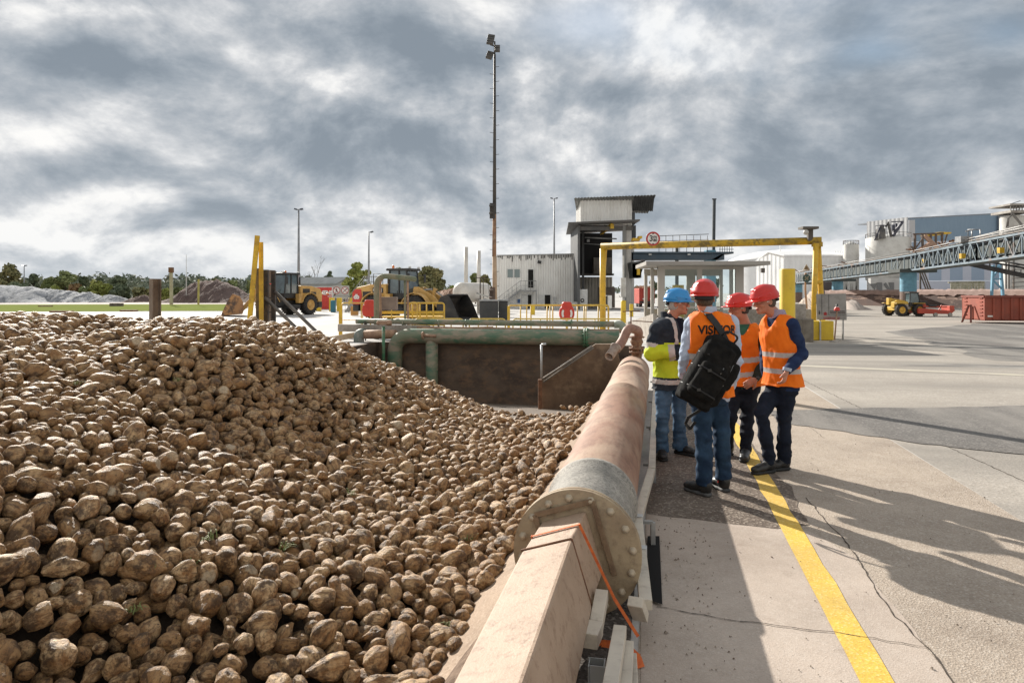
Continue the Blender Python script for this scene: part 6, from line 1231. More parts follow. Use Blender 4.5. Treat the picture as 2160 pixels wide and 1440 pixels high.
so = thing('sweeper', 'flat red sweeping attachment lying right of the telehandler', 'sweeper', (P(1965, 0, Y-.5).x, Y-.5, 0)); swr = M('sweeper_red', (.50, .075, .04), (.4, .06, .035), 2, .5)
b('deck', swr, lambda mb: (mb.prism([(-1.35, -.6, .22), (1.1, -.6, .18), (1.45, -.6, .5), (.9, -.6, .45), (-.9, -.6, .62), (-1.35, -.6, .6)], (0, 1.2, 0)), mb.bb((-1.2, -.3, .6), (-.6, .3, .95))), .03, so); b('frame', swr, lambda mb: (mb.beam((-.9, -.4, .75), (.9, -.4, .72), .09), mb.beam((.3, -.4, .5), (.5, -.4, .85), .07), mb.bb((1.05, -.5, .4), (1.4, .5, .8))), .01, so)
b('motor', black_plastic, lambda mb: (mb.bb((-1.0, -.2, .9), (-.4, .25, 1.15)), mb.cyl((-.5, -.45, .8), (.1, -.45, .8), .07)), .01, so)
for x in (-.1, 1.0): b('caster', M('caster', (.35, .32, .28), rough=.5), lambda mb: mb.cyl((x, -.7, .14), (x, -.55, .14), .14), 0, so)
# red skip
sk = thing('skip', 'large open red steel skip container at the right edge', 'skip', G(2075, 680)); skl = M('skip_light', (.33, .075, .042), (.27, .06, .035), 1.2, .6, c3=(.2, .08, .05), s3=5, f3=.5); g0 = G(2049, 679); g1 = G(2077, 682); Y = g1.y
e0 = Vector((P(2043, 0, Y+1.6).x, Y+2.2, 0)); e1 = Vector((P(2077, 0, Y).x, Y, 0)); e2 = Vector((P(2300, 0, Y).x, Y-1.5, 0)); e3 = e0+(e2-e1); h = 1.75+(618-625)/F_*Y; lz = .16
def pan(a, b, z0, z1, m, nm, th=.08, bev=.02): mb = MB(); n_ = Vector((-(b-a).y, (b-a).x, 0)).normalized()*th; mb.prism([(a.x, a.y, z0), (b.x, b.y, z0), (b.x, b.y, z1), (a.x, a.y, z1)], n_); return mb.build(nm, m, sk, bev=bev)
pan(e0, e1, lz, h, skl, 'end_wall'); pan(e1, e2, lz, h, skl, 'side_wall'); pan(e3, e0, lz, h, skl, 'side_wall'); pan(e2, e3, lz, h, skl, 'end_wall')
mb = MB(); mb.prism([(p.x, p.y, lz+.02) for p in (e0, e1, e2, e3)], (0, 0, .06)); mb.build('floor', skl, sk)
mb = MB(); d = (e2-e1)/14; nn = Vector((d.y, -d.x, 0)).normalized()
for k in range(1, 14): p = e1+d*k; mb.box(Vector((p.x, p.y, (lz+h)/2))+nn*.04, (.1, .07, h-lz-.2), math.atan2(d.y, d.x))
mb.build('rib', skl, sk); mb = MB(); mb.beam(e1+Vector((0, 0, h))+nn*.02, e2+Vector((0, 0, h))+nn*.02, .14, .12); mb.beam(e0+Vector((0, 0, h)), e1+Vector((0, 0, h)), .13, .11); mb.build('top_rail', M('skip_rail', (.22, .06, .04), rough=.6), sk)
d2 = (e1-e0)/7; n2 = Vector((d2.y, -d2.x, 0)).normalized()
for k in range(6):
    z = .45+k*.2
    for f in (.1, .78): mb = MB(); mb.beam(e0.lerp(e1, f)+n2*.02+Vector((0, 0, z)), e0.lerp(e1, f+.14)+n2*.02+Vector((0, 0, z)), .05, .05); mb.build('rib', skl, sk)
mb = MB(); mb.beam(e0.lerp(e1, .42)+n2*.12+Vector((0, 0, 1.05)), e0.lerp(e1, .28)+n2*.35, .1, .08); mb.beam(e0.lerp(e1, .5)+n2*.12+Vector((0, 0, 1.05)), e0.lerp(e1, .68)+n2*.35, .1, .08); mb.build('hook_frame', M('skip_dark', (.16, .045, .03), rough=.6), sk)
mb = MB(); p = e1+d*.6+nn*.03; mb.box((p.x, p.y, .42), (.26, .02, .09), math.atan2(d.y, d.x)); mb.build('label_plate', white_sign, sk)
# ------------------------------------------------------------------ the sugar works on the right
tankw = M('tank_white2', (.80, .80, .80), (.74, .74, .74), .15, .55, c3=(.45, .43, .4), s3=.4, f3=.3)
Yd = 200; q_ = lambda u, v, d=0, Y=Yd: P(u, v, Y)+Vector((0, d, 0)); c = P(1660, 0, Yd+17); rr = 17.5; h = q_(0, 545).z
st_ = thing('storage_tank', 'huge white domed storage tank behind the kiosk', 'storage tank', (c.x, c.y, 0)); mb = MB(); mb.lathe([(rr, 0), (rr, h)], (c.x, c.y, 0), 64); mb.build('shell', tankw, st_)
mb = MB(); mb.lathe([(rr+.3, h), (rr+.3, h+.3), (rr*.8, h+1.9), (rr*.5, h+3.0), (rr*.2, h+3.5), (0, h+3.6)], (c.x, c.y, 0), 64); mb.build('roof', M('dome_white', (.85, .85, .85), (.8, .8, .8), .2, .5), st_)
mb = MB(); 
for k in range(9): a = R(-60+k*4); p = Vector((c.x+rr*.97*math.cos(a), c.y+rr*.97*math.sin(a), h+.6)); mb.tube([p, p+Vector((0, 0, 1.8))], .08, 5)
mb.build('handrail', galv, st_); mb = MB(); a = R(-118); p = Vector((c.x+rr*1.005*math.cos(a), c.y+rr*1.005*math.sin(a), h-1)); mb.tube([p, p+Vector((0, 0, 5))], .1, 5); mb.build('pipe', white_paint, st_)
Y = 150; q_ = lambda u, v, d=0: P(u, v, Y)+Vector((0, d, 0)); w2 = thing('warehouse', 'white gabled hall in front of the big storage tank', 'warehouse', (q_(1720, 0).x, Y, 0)); xa, xb, xc = q_(1626, 0).x, q_(1655, 0).x, q_(1808, 0).x; ez, ez2 = q_(0, 548).z, q_(0, 540).z
hallw = M('hall_white', (.80, .80, .80), (.74, .74, .74), .15, .6, c3=(.42, .41, .4), s3=.3, f3=.3)
mb = MB(); corr(mb, (xb, Y), (xc, Y), 0, ez2, 1.2, .05); corr(mb, (xa, Y+9), (xb, Y), 0, lambda s: q_(0, 545).z+1.2*min(s, 1-s)*2, 1.2, .05); corr(mb, (xc, Y), (xc, Y+16), 0, ez2, 1.2, .05); mb.build('wall', hallw, w2)
mb = MB(); mb.prism([(xb-.3, Y-.3, ez2), (xc+.4, Y-.3, ez2), (xc-3, Y+8, q_(0, 532).z+.3), (xb-1.8, Y+5, q_(0, 532).z+.3)], (0, 0, .25)); mb.prism([(xb-1.8, Y+5, q_(0, 532).z+.3), (xc-3, Y+8, q_(0, 532).z+.3), (xc, Y+17, ez2), (xa, Y+9.5, ez)], (0, 0, .25)); mb.build('roof', M('roof_white', (.88, .88, .88), (.8, .8, .8), .2, .5), w2)
for u0, u1, v in ((1668, 1690, 601), (1780, 1807, 594), (1717, 1762, 594)): mb = MB(); mb.bb((q_(u0, 0).x, Y-.2, .8), (q_(u1, 0).x, Y-.1, q_(0, v).z)); mb.build('opening', M('hall_opening', (.07, .06, .06), (.12, .1, .1), .3, .8), w2)
mb = MB(); mb.bb((xa-.6, Y+4, q_(0, 574).z), (xa+.2, Y+4.6, q_(0, 564).z)); mb.build('window', dark_steel, w2)
# silos
sim = M('silo_white', (.62, .61, .58), (.54, .53, .5), .4, .65, c3=(.33, .3, .27), s3=1, f3=.4); Y = 140; q_ = lambda u, v, d=0: P(u, v, Y)+Vector((0, d, 0))
for lb, u, w, vt, vb, dy in (('small white silo at the left of the pair', 1836, 32, 512, 600, 4), ('large white silo with pipework on its roof', 1896, 88, 500, 612, 0)):
    t = thing('silo', lb, 'silo', (q_(u, 0).x, Y+dy+4, 0)); r = w/F_*Y/2; cx = q_(u, 0).x; cy = Y+dy+4; zt = q_(0, vt).z
    mb = MB(); mb.lathe([(r*.35, 2.2), (r, 4.6), (r, zt), (r*.98, zt+.15), (r*.2, zt+.8), (0, zt+.8)], (cx, cy, 0), 40); mb.build('shell', sim, t)
    mb = MB(); n_ = 18; pts = [Vector((cx+r*math.cos(2*math.pi*i/n_), cy+r*math.sin(2*math.pi*i/n_), zt+1.0)) for i in range(n_)]; mb.tube(pts, .05, 5, closed=True)
    for p in pts: mb.tube([p-Vector((0, 0, .9)), p], .04, 4)
    mb.build('handrail', dark_steel, t)
    mb = MB()
    for a in range(0, 360, 45): p = Vector((cx+r*.9*math.cos(R(a)), cy+r*.9*math.sin(R(a)), 0)); mb.beam(p, p+Vector((0, 0, 4.9)), .35)
    mb.build('leg', sim, t)
pk = thing('roof_machinery', 'dark dust filter and ducts on top of the silos', 'machinery', q_(1870, 490)); mb = MB(); mb.bb(q_(1855, 503), q_(1868, 482, 1.5)); mb.cyl(q_(1862, 484, .5), q_(1862, 474, .5), .5); mb.tube([q_(1868, 478), q_(1873, 468), q_(1880, 499)], .25, 6); mb.bb(q_(1848, 507), q_(1853, 492, .5)); mb.build('filter_unit', M('filter_dark', (.06, .06, .065), (.13, .12, .11), 1, .6), pk)
mb = MB(); mb.tube([q_(1847, 500), q_(1847, 476), q_(1880, 475)], .08, 4); mb.beam(q_(1883, 498), q_(1903, 468), .5); mb.beam(q_(1880, 468), q_(1906, 467), .2); mb.bb(q_(1882, 487), q_(1888, 474, .5)); mb.bb(q_(1895, 478, 1), q_(1899, 470, 2)); mb.tube([q_(1845, 507), q_(1856, 480)], .15, 5); mb.build('duct', M('duct_navy', (.03, .035, .06), (.05, .05, .07), 1, .5), pk)
fr_ = thing('steel_framework', 'rusty open steel framework right of the big silo', 'steel frame', q_(1960, 540)); mb = MB()
for u in (1930, 1946, 1963, 1974, 1987): mb.beam(q_(u, 560-(u-1930)*.35), q_(u, 494), .35)
mb.beam(q_(1926, 494), q_(1990, 492), .3); mb.beam(q_(1925, 533), q_(1948, 500), .2); mb.beam(q_(1987, 530), q_(1998, 494), .2); mb.beam(q_(1922, 520), q_(1945, 540), .3); mb.build('frame', M('frame_rusty', (.09, .06, .045), (.14, .10, .08), 1, .8), fr_)
mb = MB(); mb.prism([q_(1952, 496), q_(1984, 489), q_(2008, 490), q_(2005, 493), q_(1958, 499)], (0, 2, 0)); mb.build('yellow_chute', yellow_paint, fr_); mb = MB(); mb.beam(q_(1950, 497), q_(1978, 524), .4, .8); mb.beam(q_(1938, 528), q_(1966, 512), .7); mb.build('chute', M('chute_pink', (.40, .24, .17), (.3, .2, .15), 1, .8), fr_)
hp = thing('hopper_house', 'pale hopper building below the silos', 'building', q_(1870, 612)); mb = MB(); mb.bb(q_(1826, 640, -2), q_(1920, 587, -1)); mb.build('wall', M('hopper_pale', (.48, .47, .45), (.4, .39, .38), .4, .7), hp)
mb = MB(); mb.prism([q_(1823, 599, -2.1), q_(1834, 612, -2.1), q_(1838, 598, -2.1)], (0, .1, 0)); mb.bb(q_(1838, 620, -2.15), q_(1849, 596, -2.05)); mb.prism([q_(1862, 596, -2.1), q_(1874, 596, -2.1), q_(1874, 615, -2.1), q_(1868, 615, -2.1)], (0, .05, 0)); mb.prism([q_(1852, 600, -2.1), q_(1857, 596, -2.1), q_(1868, 613, -2.1), q_(1863, 615, -2.1)], (0, .05, 0)); mb.build('recess', M('recess', (.15, .15, .15), rough=.7), hp)
# blue grey big hall with pale stripes low down
Y = 215; q_ = lambda u, v, d=0: P(u, v, Y)+Vector((0, d, 0)); hb = thing('factory_hall', 'big blue grey factory hall with pale vertical stripes below', 'factory', (q_(1990, 0).x, Y, 0)); xa, xb = q_(1915, 0).x, q_(2120, 0).x; z0, z1 = q_(0, 462).z, q_(0, 454.5).z
blue1 = M('hall_blue', (.17, .245, .33), (.19, .265, .345), .1, .6); blue2 = M('hall_pale', (.46, .48, .56), (.42, .45, .52), .1, .6); blue3 = M('hall_mid', (.27, .34, .44), rough=.6)
mb = MB(); zm = q_(0, 510).z; corr(mb, (xa, Y), (xb, Y-6), zm, lambda s: z0+(z1-z0)*s, 1.5, .06); mb.build('wall', blue1, hb)
mb = MB(); zl = q_(0, 592).z; n_ = 26; ax_ = Vector((xb-xa, -6, 0)); lo_ = []
for i in range(n_): lo_.append((i/n_, (i+1)/n_, [blue3, blue2][(i*7 % 5) in (1, 3)]))
for f0, f1, m_ in lo_: mb = MB(); a_ = Vector((xa, Y, 0))+ax_*f0; b_ = Vector((xa, Y, 0))+ax_*f1; mb.prism([(a_.x, a_.y, zl), (b_.x, b_.y, zl), (b_.x, b_.y, zm-.1), (a_.x, a_.y, zm-.1)], (0, .3, 0)); mb.build('stripe_panel', m_, hb)
mb = MB(); a_ = Vector((xa, Y-.2, 0)); b_ = a_+ax_; mb.prism([(a_.x, a_.y, 0), (b_.x, b_.y, 0), (b_.x, b_.y, zl-.1), (a_.x, a_.y, zl-.1)], (0, .3, 0)); mb.build('wall', blue2, hb)
mb = MB(); corr(mb, (q_(1877, 0).x, Y+14), (xa, Y), 0, z0+.6, 1.5, .06); mb.build('wall', M('hall_end', (.50, .50, .50), (.44, .44, .45), .1, .6), hb); mb = MB(); mb.bb((xa+.1, Y-.4, zm), (xa+5.6, Y-.1, z0-.3)); mb.build('wall', M('hall_pale2', (.42, .42, .43), rough=.6), hb)
mb = MB(); mb.prism([(xa, Y, z0), (xb, Y-6, z1), (xb, Y+20, z1), (q_(1877, 0).x, Y+20, z0)], (0, 0, .4)); mb.build('roof', M('hall_roof', (.2, .22, .25), rough=.6), hb)
mb = MB(); a_ = Vector((q_(2080, 0).x, Y-5.4, 0)); b_ = Vector((xb, Y-6.5, 0))
for k in range(12): z = zm+(z1-1-zm)*k/11-2; mb.beam(a_+Vector((0, 0, z)), b_+Vector((0, 0, z)), .25)
for f in (0, .33, .66, 1): p = a_.lerp(b_, f); mb.beam(p+Vector((0, 0, zm-2)), p+Vector((0, 0, z1-.6)), .3)
for k in range(5): z = zm+k*2.5; mb.beam(a_+Vector((0, 0, z)), b_+Vector((0, 0, z+2)), .2)
mb.build('fire_escape', M('escape', (.10, .115, .14), rough=.6), hb); mb = MB(); mb.prism([(a_.x, a_.y+.25, zm), (b_.x, b_.y+.25, zm), (b_.x, b_.y+.25, z1-.7), (a_.x, a_.y+.25, z1-.7)], (0, .1, 0)); mb.build('wall', M('hall_dark', (.09, .12, .155), rough=.6), hb)
# tower of silos at the right edge
Y = 120; q_ = lambda u, v, d=0: P(u, v, Y)+Vector((0, d, 0)); t = thing('silo', 'tall pale silo with a railed top deck at the right edge', 'silo', (q_(2160, 0).x, Y+3, 0)); cx = q_(2163, 0).x; r = 2.0
mb = MB(); mb.lathe([(r, 0), (r, q_(0, 452).z)], (cx, Y+3, 0), 32); mb.build('shell', sim, t); mb = MB(); mb.bb(q_(2132, 448), q_(2185, 443, 5)); mb.bb(q_(2129, 433, -.2), q_(2190, 429.5, 5.2)); mb.build('deck', M('deck_pale', (.38, .36, .32), (.25, .22, .2), 1, .7), t)
mb = MB()
for u in range(2132, 2186, 6): mb.beam(q_(u, 444), q_(u, 432), .12)
mb.beam(q_(2132, 438), q_(2185, 438), .12); mb.beam(q_(2134, 449), q_(2158, 478), .3); mb.tube([q_(2126, 478), q_(2128, 460), q_(2136, 452)], .12, 5); mb.tube([q_(2123, 480), q_(2125, 462), q_(2133, 454)], .1, 5); mb.build('frame', M('frame_mid', (.16, .15, .14), rough=.6), t)
t = thing('silo', 'short white silo standing below the conveyor at the right edge', 'silo', (q_(2150, 0).x, 100, 0)); mb = MB(); mb.lathe([(1.8, 0), (1.8, P(0, 540, 100).z), (.5, P(0, 534, 100).z)], (P(2150, 0, 100).x, 101, 0), 28); mb.build('shell', sim, t)
mb = MB()
for k in range(7): mb.tube([P(2134, 560+k*9, 99), P(2175, 558+k*9, 98)], .05, 4)
for u in (2122, 2128, 2138): mb.beam(P(u, 540, 99), (P(u, 0, 99).x, 99, 0), .16)
mb.build('ladder', dark_steel, t)
# brown bulkhead wall
bw = thing('bulkhead_wall', 'long brown stained wall with a pale crest across the yard', 'wall', (P(1950, 0, 80).x, 80, 0)); bwm = M('brown_wall', (.115, .065, .05), (.07, .045, .04), .35, .75, c3=(.28, .19, .15), s3=.9, f3=.6, p3=(.58, .68), stretch=(1, 1, 1.6), bump=.2)
W0 = Vector((P(1740, 0, 104).x, 104, 0)); W1 = Vector((P(2420, 0, 60).x, 60, 0)); hh = 2.05
mb = MB(); mb.prism([W0, W1, W1+Vector((0, 0, hh)), W0+Vector((0, 0, hh))], (.2, .5, 0)); mb.build('wall', bwm, bw)
mb = MB(); d = W1-W0; k = 90; rows = []; rs = np.random.RandomState(8)
for i in range(k+1):
    p = W0+d*(i/k); o_ = rs.randn()*.03; rows.append([p+Vector((-.08, -.25, hh-.42-abs(rs.randn())*.12)), p+Vector((-.05, -.2, hh-.05+o_)), p+Vector((0, .2, hh+.14+o_)), p+Vector((0, .9, hh))])
for r0, r1 in zip(rows[:-1], rows[1:]):
    for j in range(3): mb.add([r0[j], r1[j], r1[j+1], r0[j+1]], [(0, 1, 2, 3)], True)
mb.build('pale_crest', M('crest', (.33, .23, .20), (.24, .16, .13), .8, .8, bump=.3, bscale=6), bw)
mb = MB(); rs_ = random.Random(2)
for k in range(46): f = rs_.uniform(.1, .95); p = W0+d*f; w = rs_.uniform(.3, 1.6); z = rs_.uniform(.8, 1.25); dn = d.normalized(); mb.prism([p+dn*0+Vector((-.01, -.02, z)), p+dn*w+Vector((-.01, -.02, z)), p+dn*w*.9+Vector((-.01, -.02, z+rs_.uniform(.06, .22))), p+dn*.1+Vector((-.01, -.02, z+rs_.uniform(.05, .2)))], (0, -.01, 0))
mb.build('flaked_patches', M('flake', (.36, .25, .2), (.25, .17, .14), 3, .8), bw)
# ---- conveyor gallery on thick blue piers
cvm = M('gallery_blue', (.195, .25, .29), (.13, .175, .21), .7, .55, c3=(.30, .17, .10), s3=.5, f3=.6, p3=(.55, .66)); cvd = M('gallery_dark', (.045, .06, .06), (.07, .08, .075), .5, .7)
cg = thing('conveyor_gallery', 'long blue grey lattice conveyor gallery running to the right edge', 'conveyor', (P(1922, 0, 68).x, 68, 0))
C0 = P(1680, 597, 125); C1 = P(1922, 569.5, 68); C2 = P(2000, 556, 60); C3 = P(2215, 531, 46); tops = [P(1680, 577.5, 125), P(1922, 538, 68), P(2040, 512, 57.5), P(2215, 481, 46)]
def pl(pts, f): # polyline point by depth fraction
    k = len(pts)-1; i = min(k-1, int(f*k)); return pts[i].lerp(pts[i+1], f*k-i)
secs = [(C0, tops[0], C1, tops[1], 30, 'v'), (C1, tops[1], P(2060, 552, 56), P(2060, 510, 56), 13, 'w'), (P(2060, 552, 56), P(2060, 510, 56), C3, tops[3], 9, 'w')]
wid = Vector((1.6, .35, 0))
for b0_, t0_, b1_, t1_, n_, kind in secs:
    for off in (Vector(), wid):
        mb = MB(); mb.beam(b0_+off, b1_+off, .16, .16); mb.beam(t0_+off, t1_+off, .16, .16)
        for i in range(n_+1):
            f = i/n_; f2 = (i+1)/n_; w = .075 if kind == 'v' else .08; mb.beam(b0_.lerp(b1_, f)+off, t0_.lerp(t1_, f)+off, w)
            if i < n_ and kind == 'w': mb.beam((b0_.lerp(b1_, f) if i % 2 else t0_.lerp(t1_, f))+off, (t0_.lerp(t1_, f2) if i % 2 else b0_.lerp(b1_, f2))+off, w)
            elif i < n_ and i % 3 == 0: mb.beam(b0_.lerp(b1_, f)+off, t0_.lerp(t1_, f2)+off, .06)
        mb.build('lattice_side', cvm, cg)
    mb = MB(); o2 = wid*.5; mb.beam(b0_+o2+Vector((0, 0, .0)), b1_+o2, 1.3, .22); dz = Vector((0, 0, (t0_-b0_).z*.5)); dz1 = Vector((0, 0, (t1_-b1_).z*.5)); mb.beam(b0_+o2+dz, b1_+o2+dz1, .9, (t0_-b0_).z*.62); mb.build('conveyor_belt', cvd, cg)
    mb = MB(); mb.beam(t0_+o2+Vector((0, 0, .16)), t1_+o2+Vector((0, 0, .16)), 1.7, .05); mb.build('roof_sheet', M('roof_sheet', (.34, .29, .25), (.2, .19, .18), .8, .7), cg)
mb = MB()
for off in (Vector((-.15, -.1, 0)),):
    for t0_, t1_ in ((tops[0], tops[1]), (tops[1], P(2060, 510, 56)), (P(2060, 510, 56), tops[3])):
        mb.tube([t0_+off+Vector((0, 0, .35)), t1_+off+Vector((0, 0, .35))], .04, 5)
mb.tube([P(2045, 503, 57), P(2215, 462, 46)], .05, 5); mb.tube([P(2045, 508, 57), P(2215, 470, 46)], .035, 5)
for u in range(2050, 2215, 22): f = (u-2045)/170; mb.tube([P(u, 503-41*f, 57-11*f), P(u, 512-30*f, 57-11*f)], .05, 5)
mb.build('handrail', galv, cg)
rs_ = random.Random(5)
for u, v, Y in ((1768, 579, 104), (1790, 575, 97), (1820, 571, 89), (1950, 551, 66), (2030, 540, 58), (2111, 528, 52)): c_ = P(u, v, Y-.4); s_ = .28; mb = MB(); mb.box(c_, (s_*1.3, .3, s_*1.5)); mb.build('junction_box', yellow_paint, cg)
mb = MB(); mb.box(P(2033, 505, 58), (1.0, .8, .5)); mb.tube([P(2042, 508, 58), P(2042, 484, 58), P(2068, 484, 57)], .04, 5); mb.tube([P(2050, 508, 58), P(2050, 484, 58)], .05, 5); mb.tube([P(2068, 505, 57), P(2068, 484, 57)], .05, 5); mb.beam(P(2037, 488, 58), P(2055, 484, 58), .1); mb.beam(P(2015, 510, 59), P(2038, 500, 58), .12); mb.build('top_machinery', grey_steel, cg)
mb = MB()
for k in range(26): f = rs_.random(); p = tops[0].lerp(tops[1], f)+Vector((.4, .3, .3)) if f < .6 else tops[1].lerp(P(2060, 510, 56), rs_.random())+Vector((.4, .3, .3)); mb.beam(p, p+Vector((rs_.uniform(-1, 1), rs_.uniform(-1, 1), rs_.uniform(.1, .5))), .12)
mb.build('pipework', rust, cg)
for u, Y, w, vb in ((1686, 126, 17, 0), (1770, 103, 22, 0), (1922, 68.5, 32, 0)):
    x = P(u, 0, Y).x; r = w/F_*Y/2; zt = {1686: P(0, 597, Y).z, 1770: P(0, 590, Y).z, 1922: P(0, 570, Y).z}[u]; yy = Y+.5
    mb = MB(); mb.lathe([(r, .0), (r, 1.9)], (x, yy, 0), 28); mb.build('pier_foot', M('pier_rust', (.13, .08, .065), (.2, .15, .12), .6, .8), cg)
    mb = MB(); mb.lathe([(r*.995, 1.9), (r*.995, zt-.1)], (x, yy, 0), 28); mb.build('pier', blue_l, cg); mb = MB(); mb.box((x+.4, yy, zt-.05), (r*2+2.2, r*2+.6, .35)); mb.build('pier_head', cvd, cg)
# dark inclined conveyor and blue trestle at the right
ic = thing('conveyor', 'dark conveyor sloping down to the right under the gallery', 'conveyor', P(2100, 575, 62)); mb = MB(); mb.beam(P(2030, 553, 66), P(2200, 590, 62), .5, .45); mb.beam(P(2060, 548, 66), P(2200, 572, 62), .18); mb.tube([P(2085, 545, 66), P(2180, 563, 62)], .08, 5)
for k in range(9): mb.beam(P(2075+k*13, 552+k*2.6, 65), P(2075+k*13, 562+k*2.9, 65), .08)
mb.build('belt_frame', M('black_frame', (.025, .025, .028), (.05, .045, .04), 1, .6), ic)
tr_ = thing('trestle', 'light blue braced steel trestle under the dark conveyor', 'trestle', (P(2105, 0, 66).x, 66, 0)); q_ = lambda u, v, d=0: P(u, v, 66)+Vector((0, d, 0)); lb_ = M('trestle_blue', (.20, .42, .58), (.14, .32, .46), 1, .5); mb = MB()
mb.beam((q_(2090, 0).x, 66, 0), q_(2095, 560), .2); mb.beam((q_(2118, 0).x, 66, 0), q_(2110, 558), .22); mb.beam(q_(2092, 563), q_(2112, 562), .25); mb.beam(q_(2094, 584), q_(2110, 565), .14); mb.beam(q_(2093, 588), q_(2113, 588), .12); mb.beam(q_(2094, 590), q_(2116, 612), .14); mb.build('frame', lb_, tr_)
# stacked pallets and scaffolding behind the brown wall
pw = thing('pallet_stack', 'pile of pale scaffold frames behind the brown wall', 'scaffold pile', P(2040, 600, 90)); mb = MB(); rs_ = random.Random(12)
for k in range(5): mb.beam(P(2005, 597+k*3.2, 90), P(2078, 597+k*3.2, 90), .12)
for k in range(24): u = 2006+k*3; mb.beam(P(u, 596, 90.2), P(u+rs_.uniform(-1, 1), 613, 90.2), .1)
mb.beam(P(2000, 596, 90), P(2076, 594.5, 90), .2); mb.build('frames', M('scaffold', (.36, .34, .27), (.2, .2, .13), 2, .7), pw)
mb = MB(); q_ = lambda u, v: P(u, v, 95)
for u in (1940, 1945, 1950): mb.beam(q_(u, 575), q_(u+14, 612), .14)
mb.beam(q_(1941, 612), q_(1941, 572), .2); mb.beam(q_(1938, 612), q_(1968, 611), .3); tag(mb.build('ladder_frame', dark_steel), 'dark leaning ladder frame right of the nearest blue pier', 'ladder')
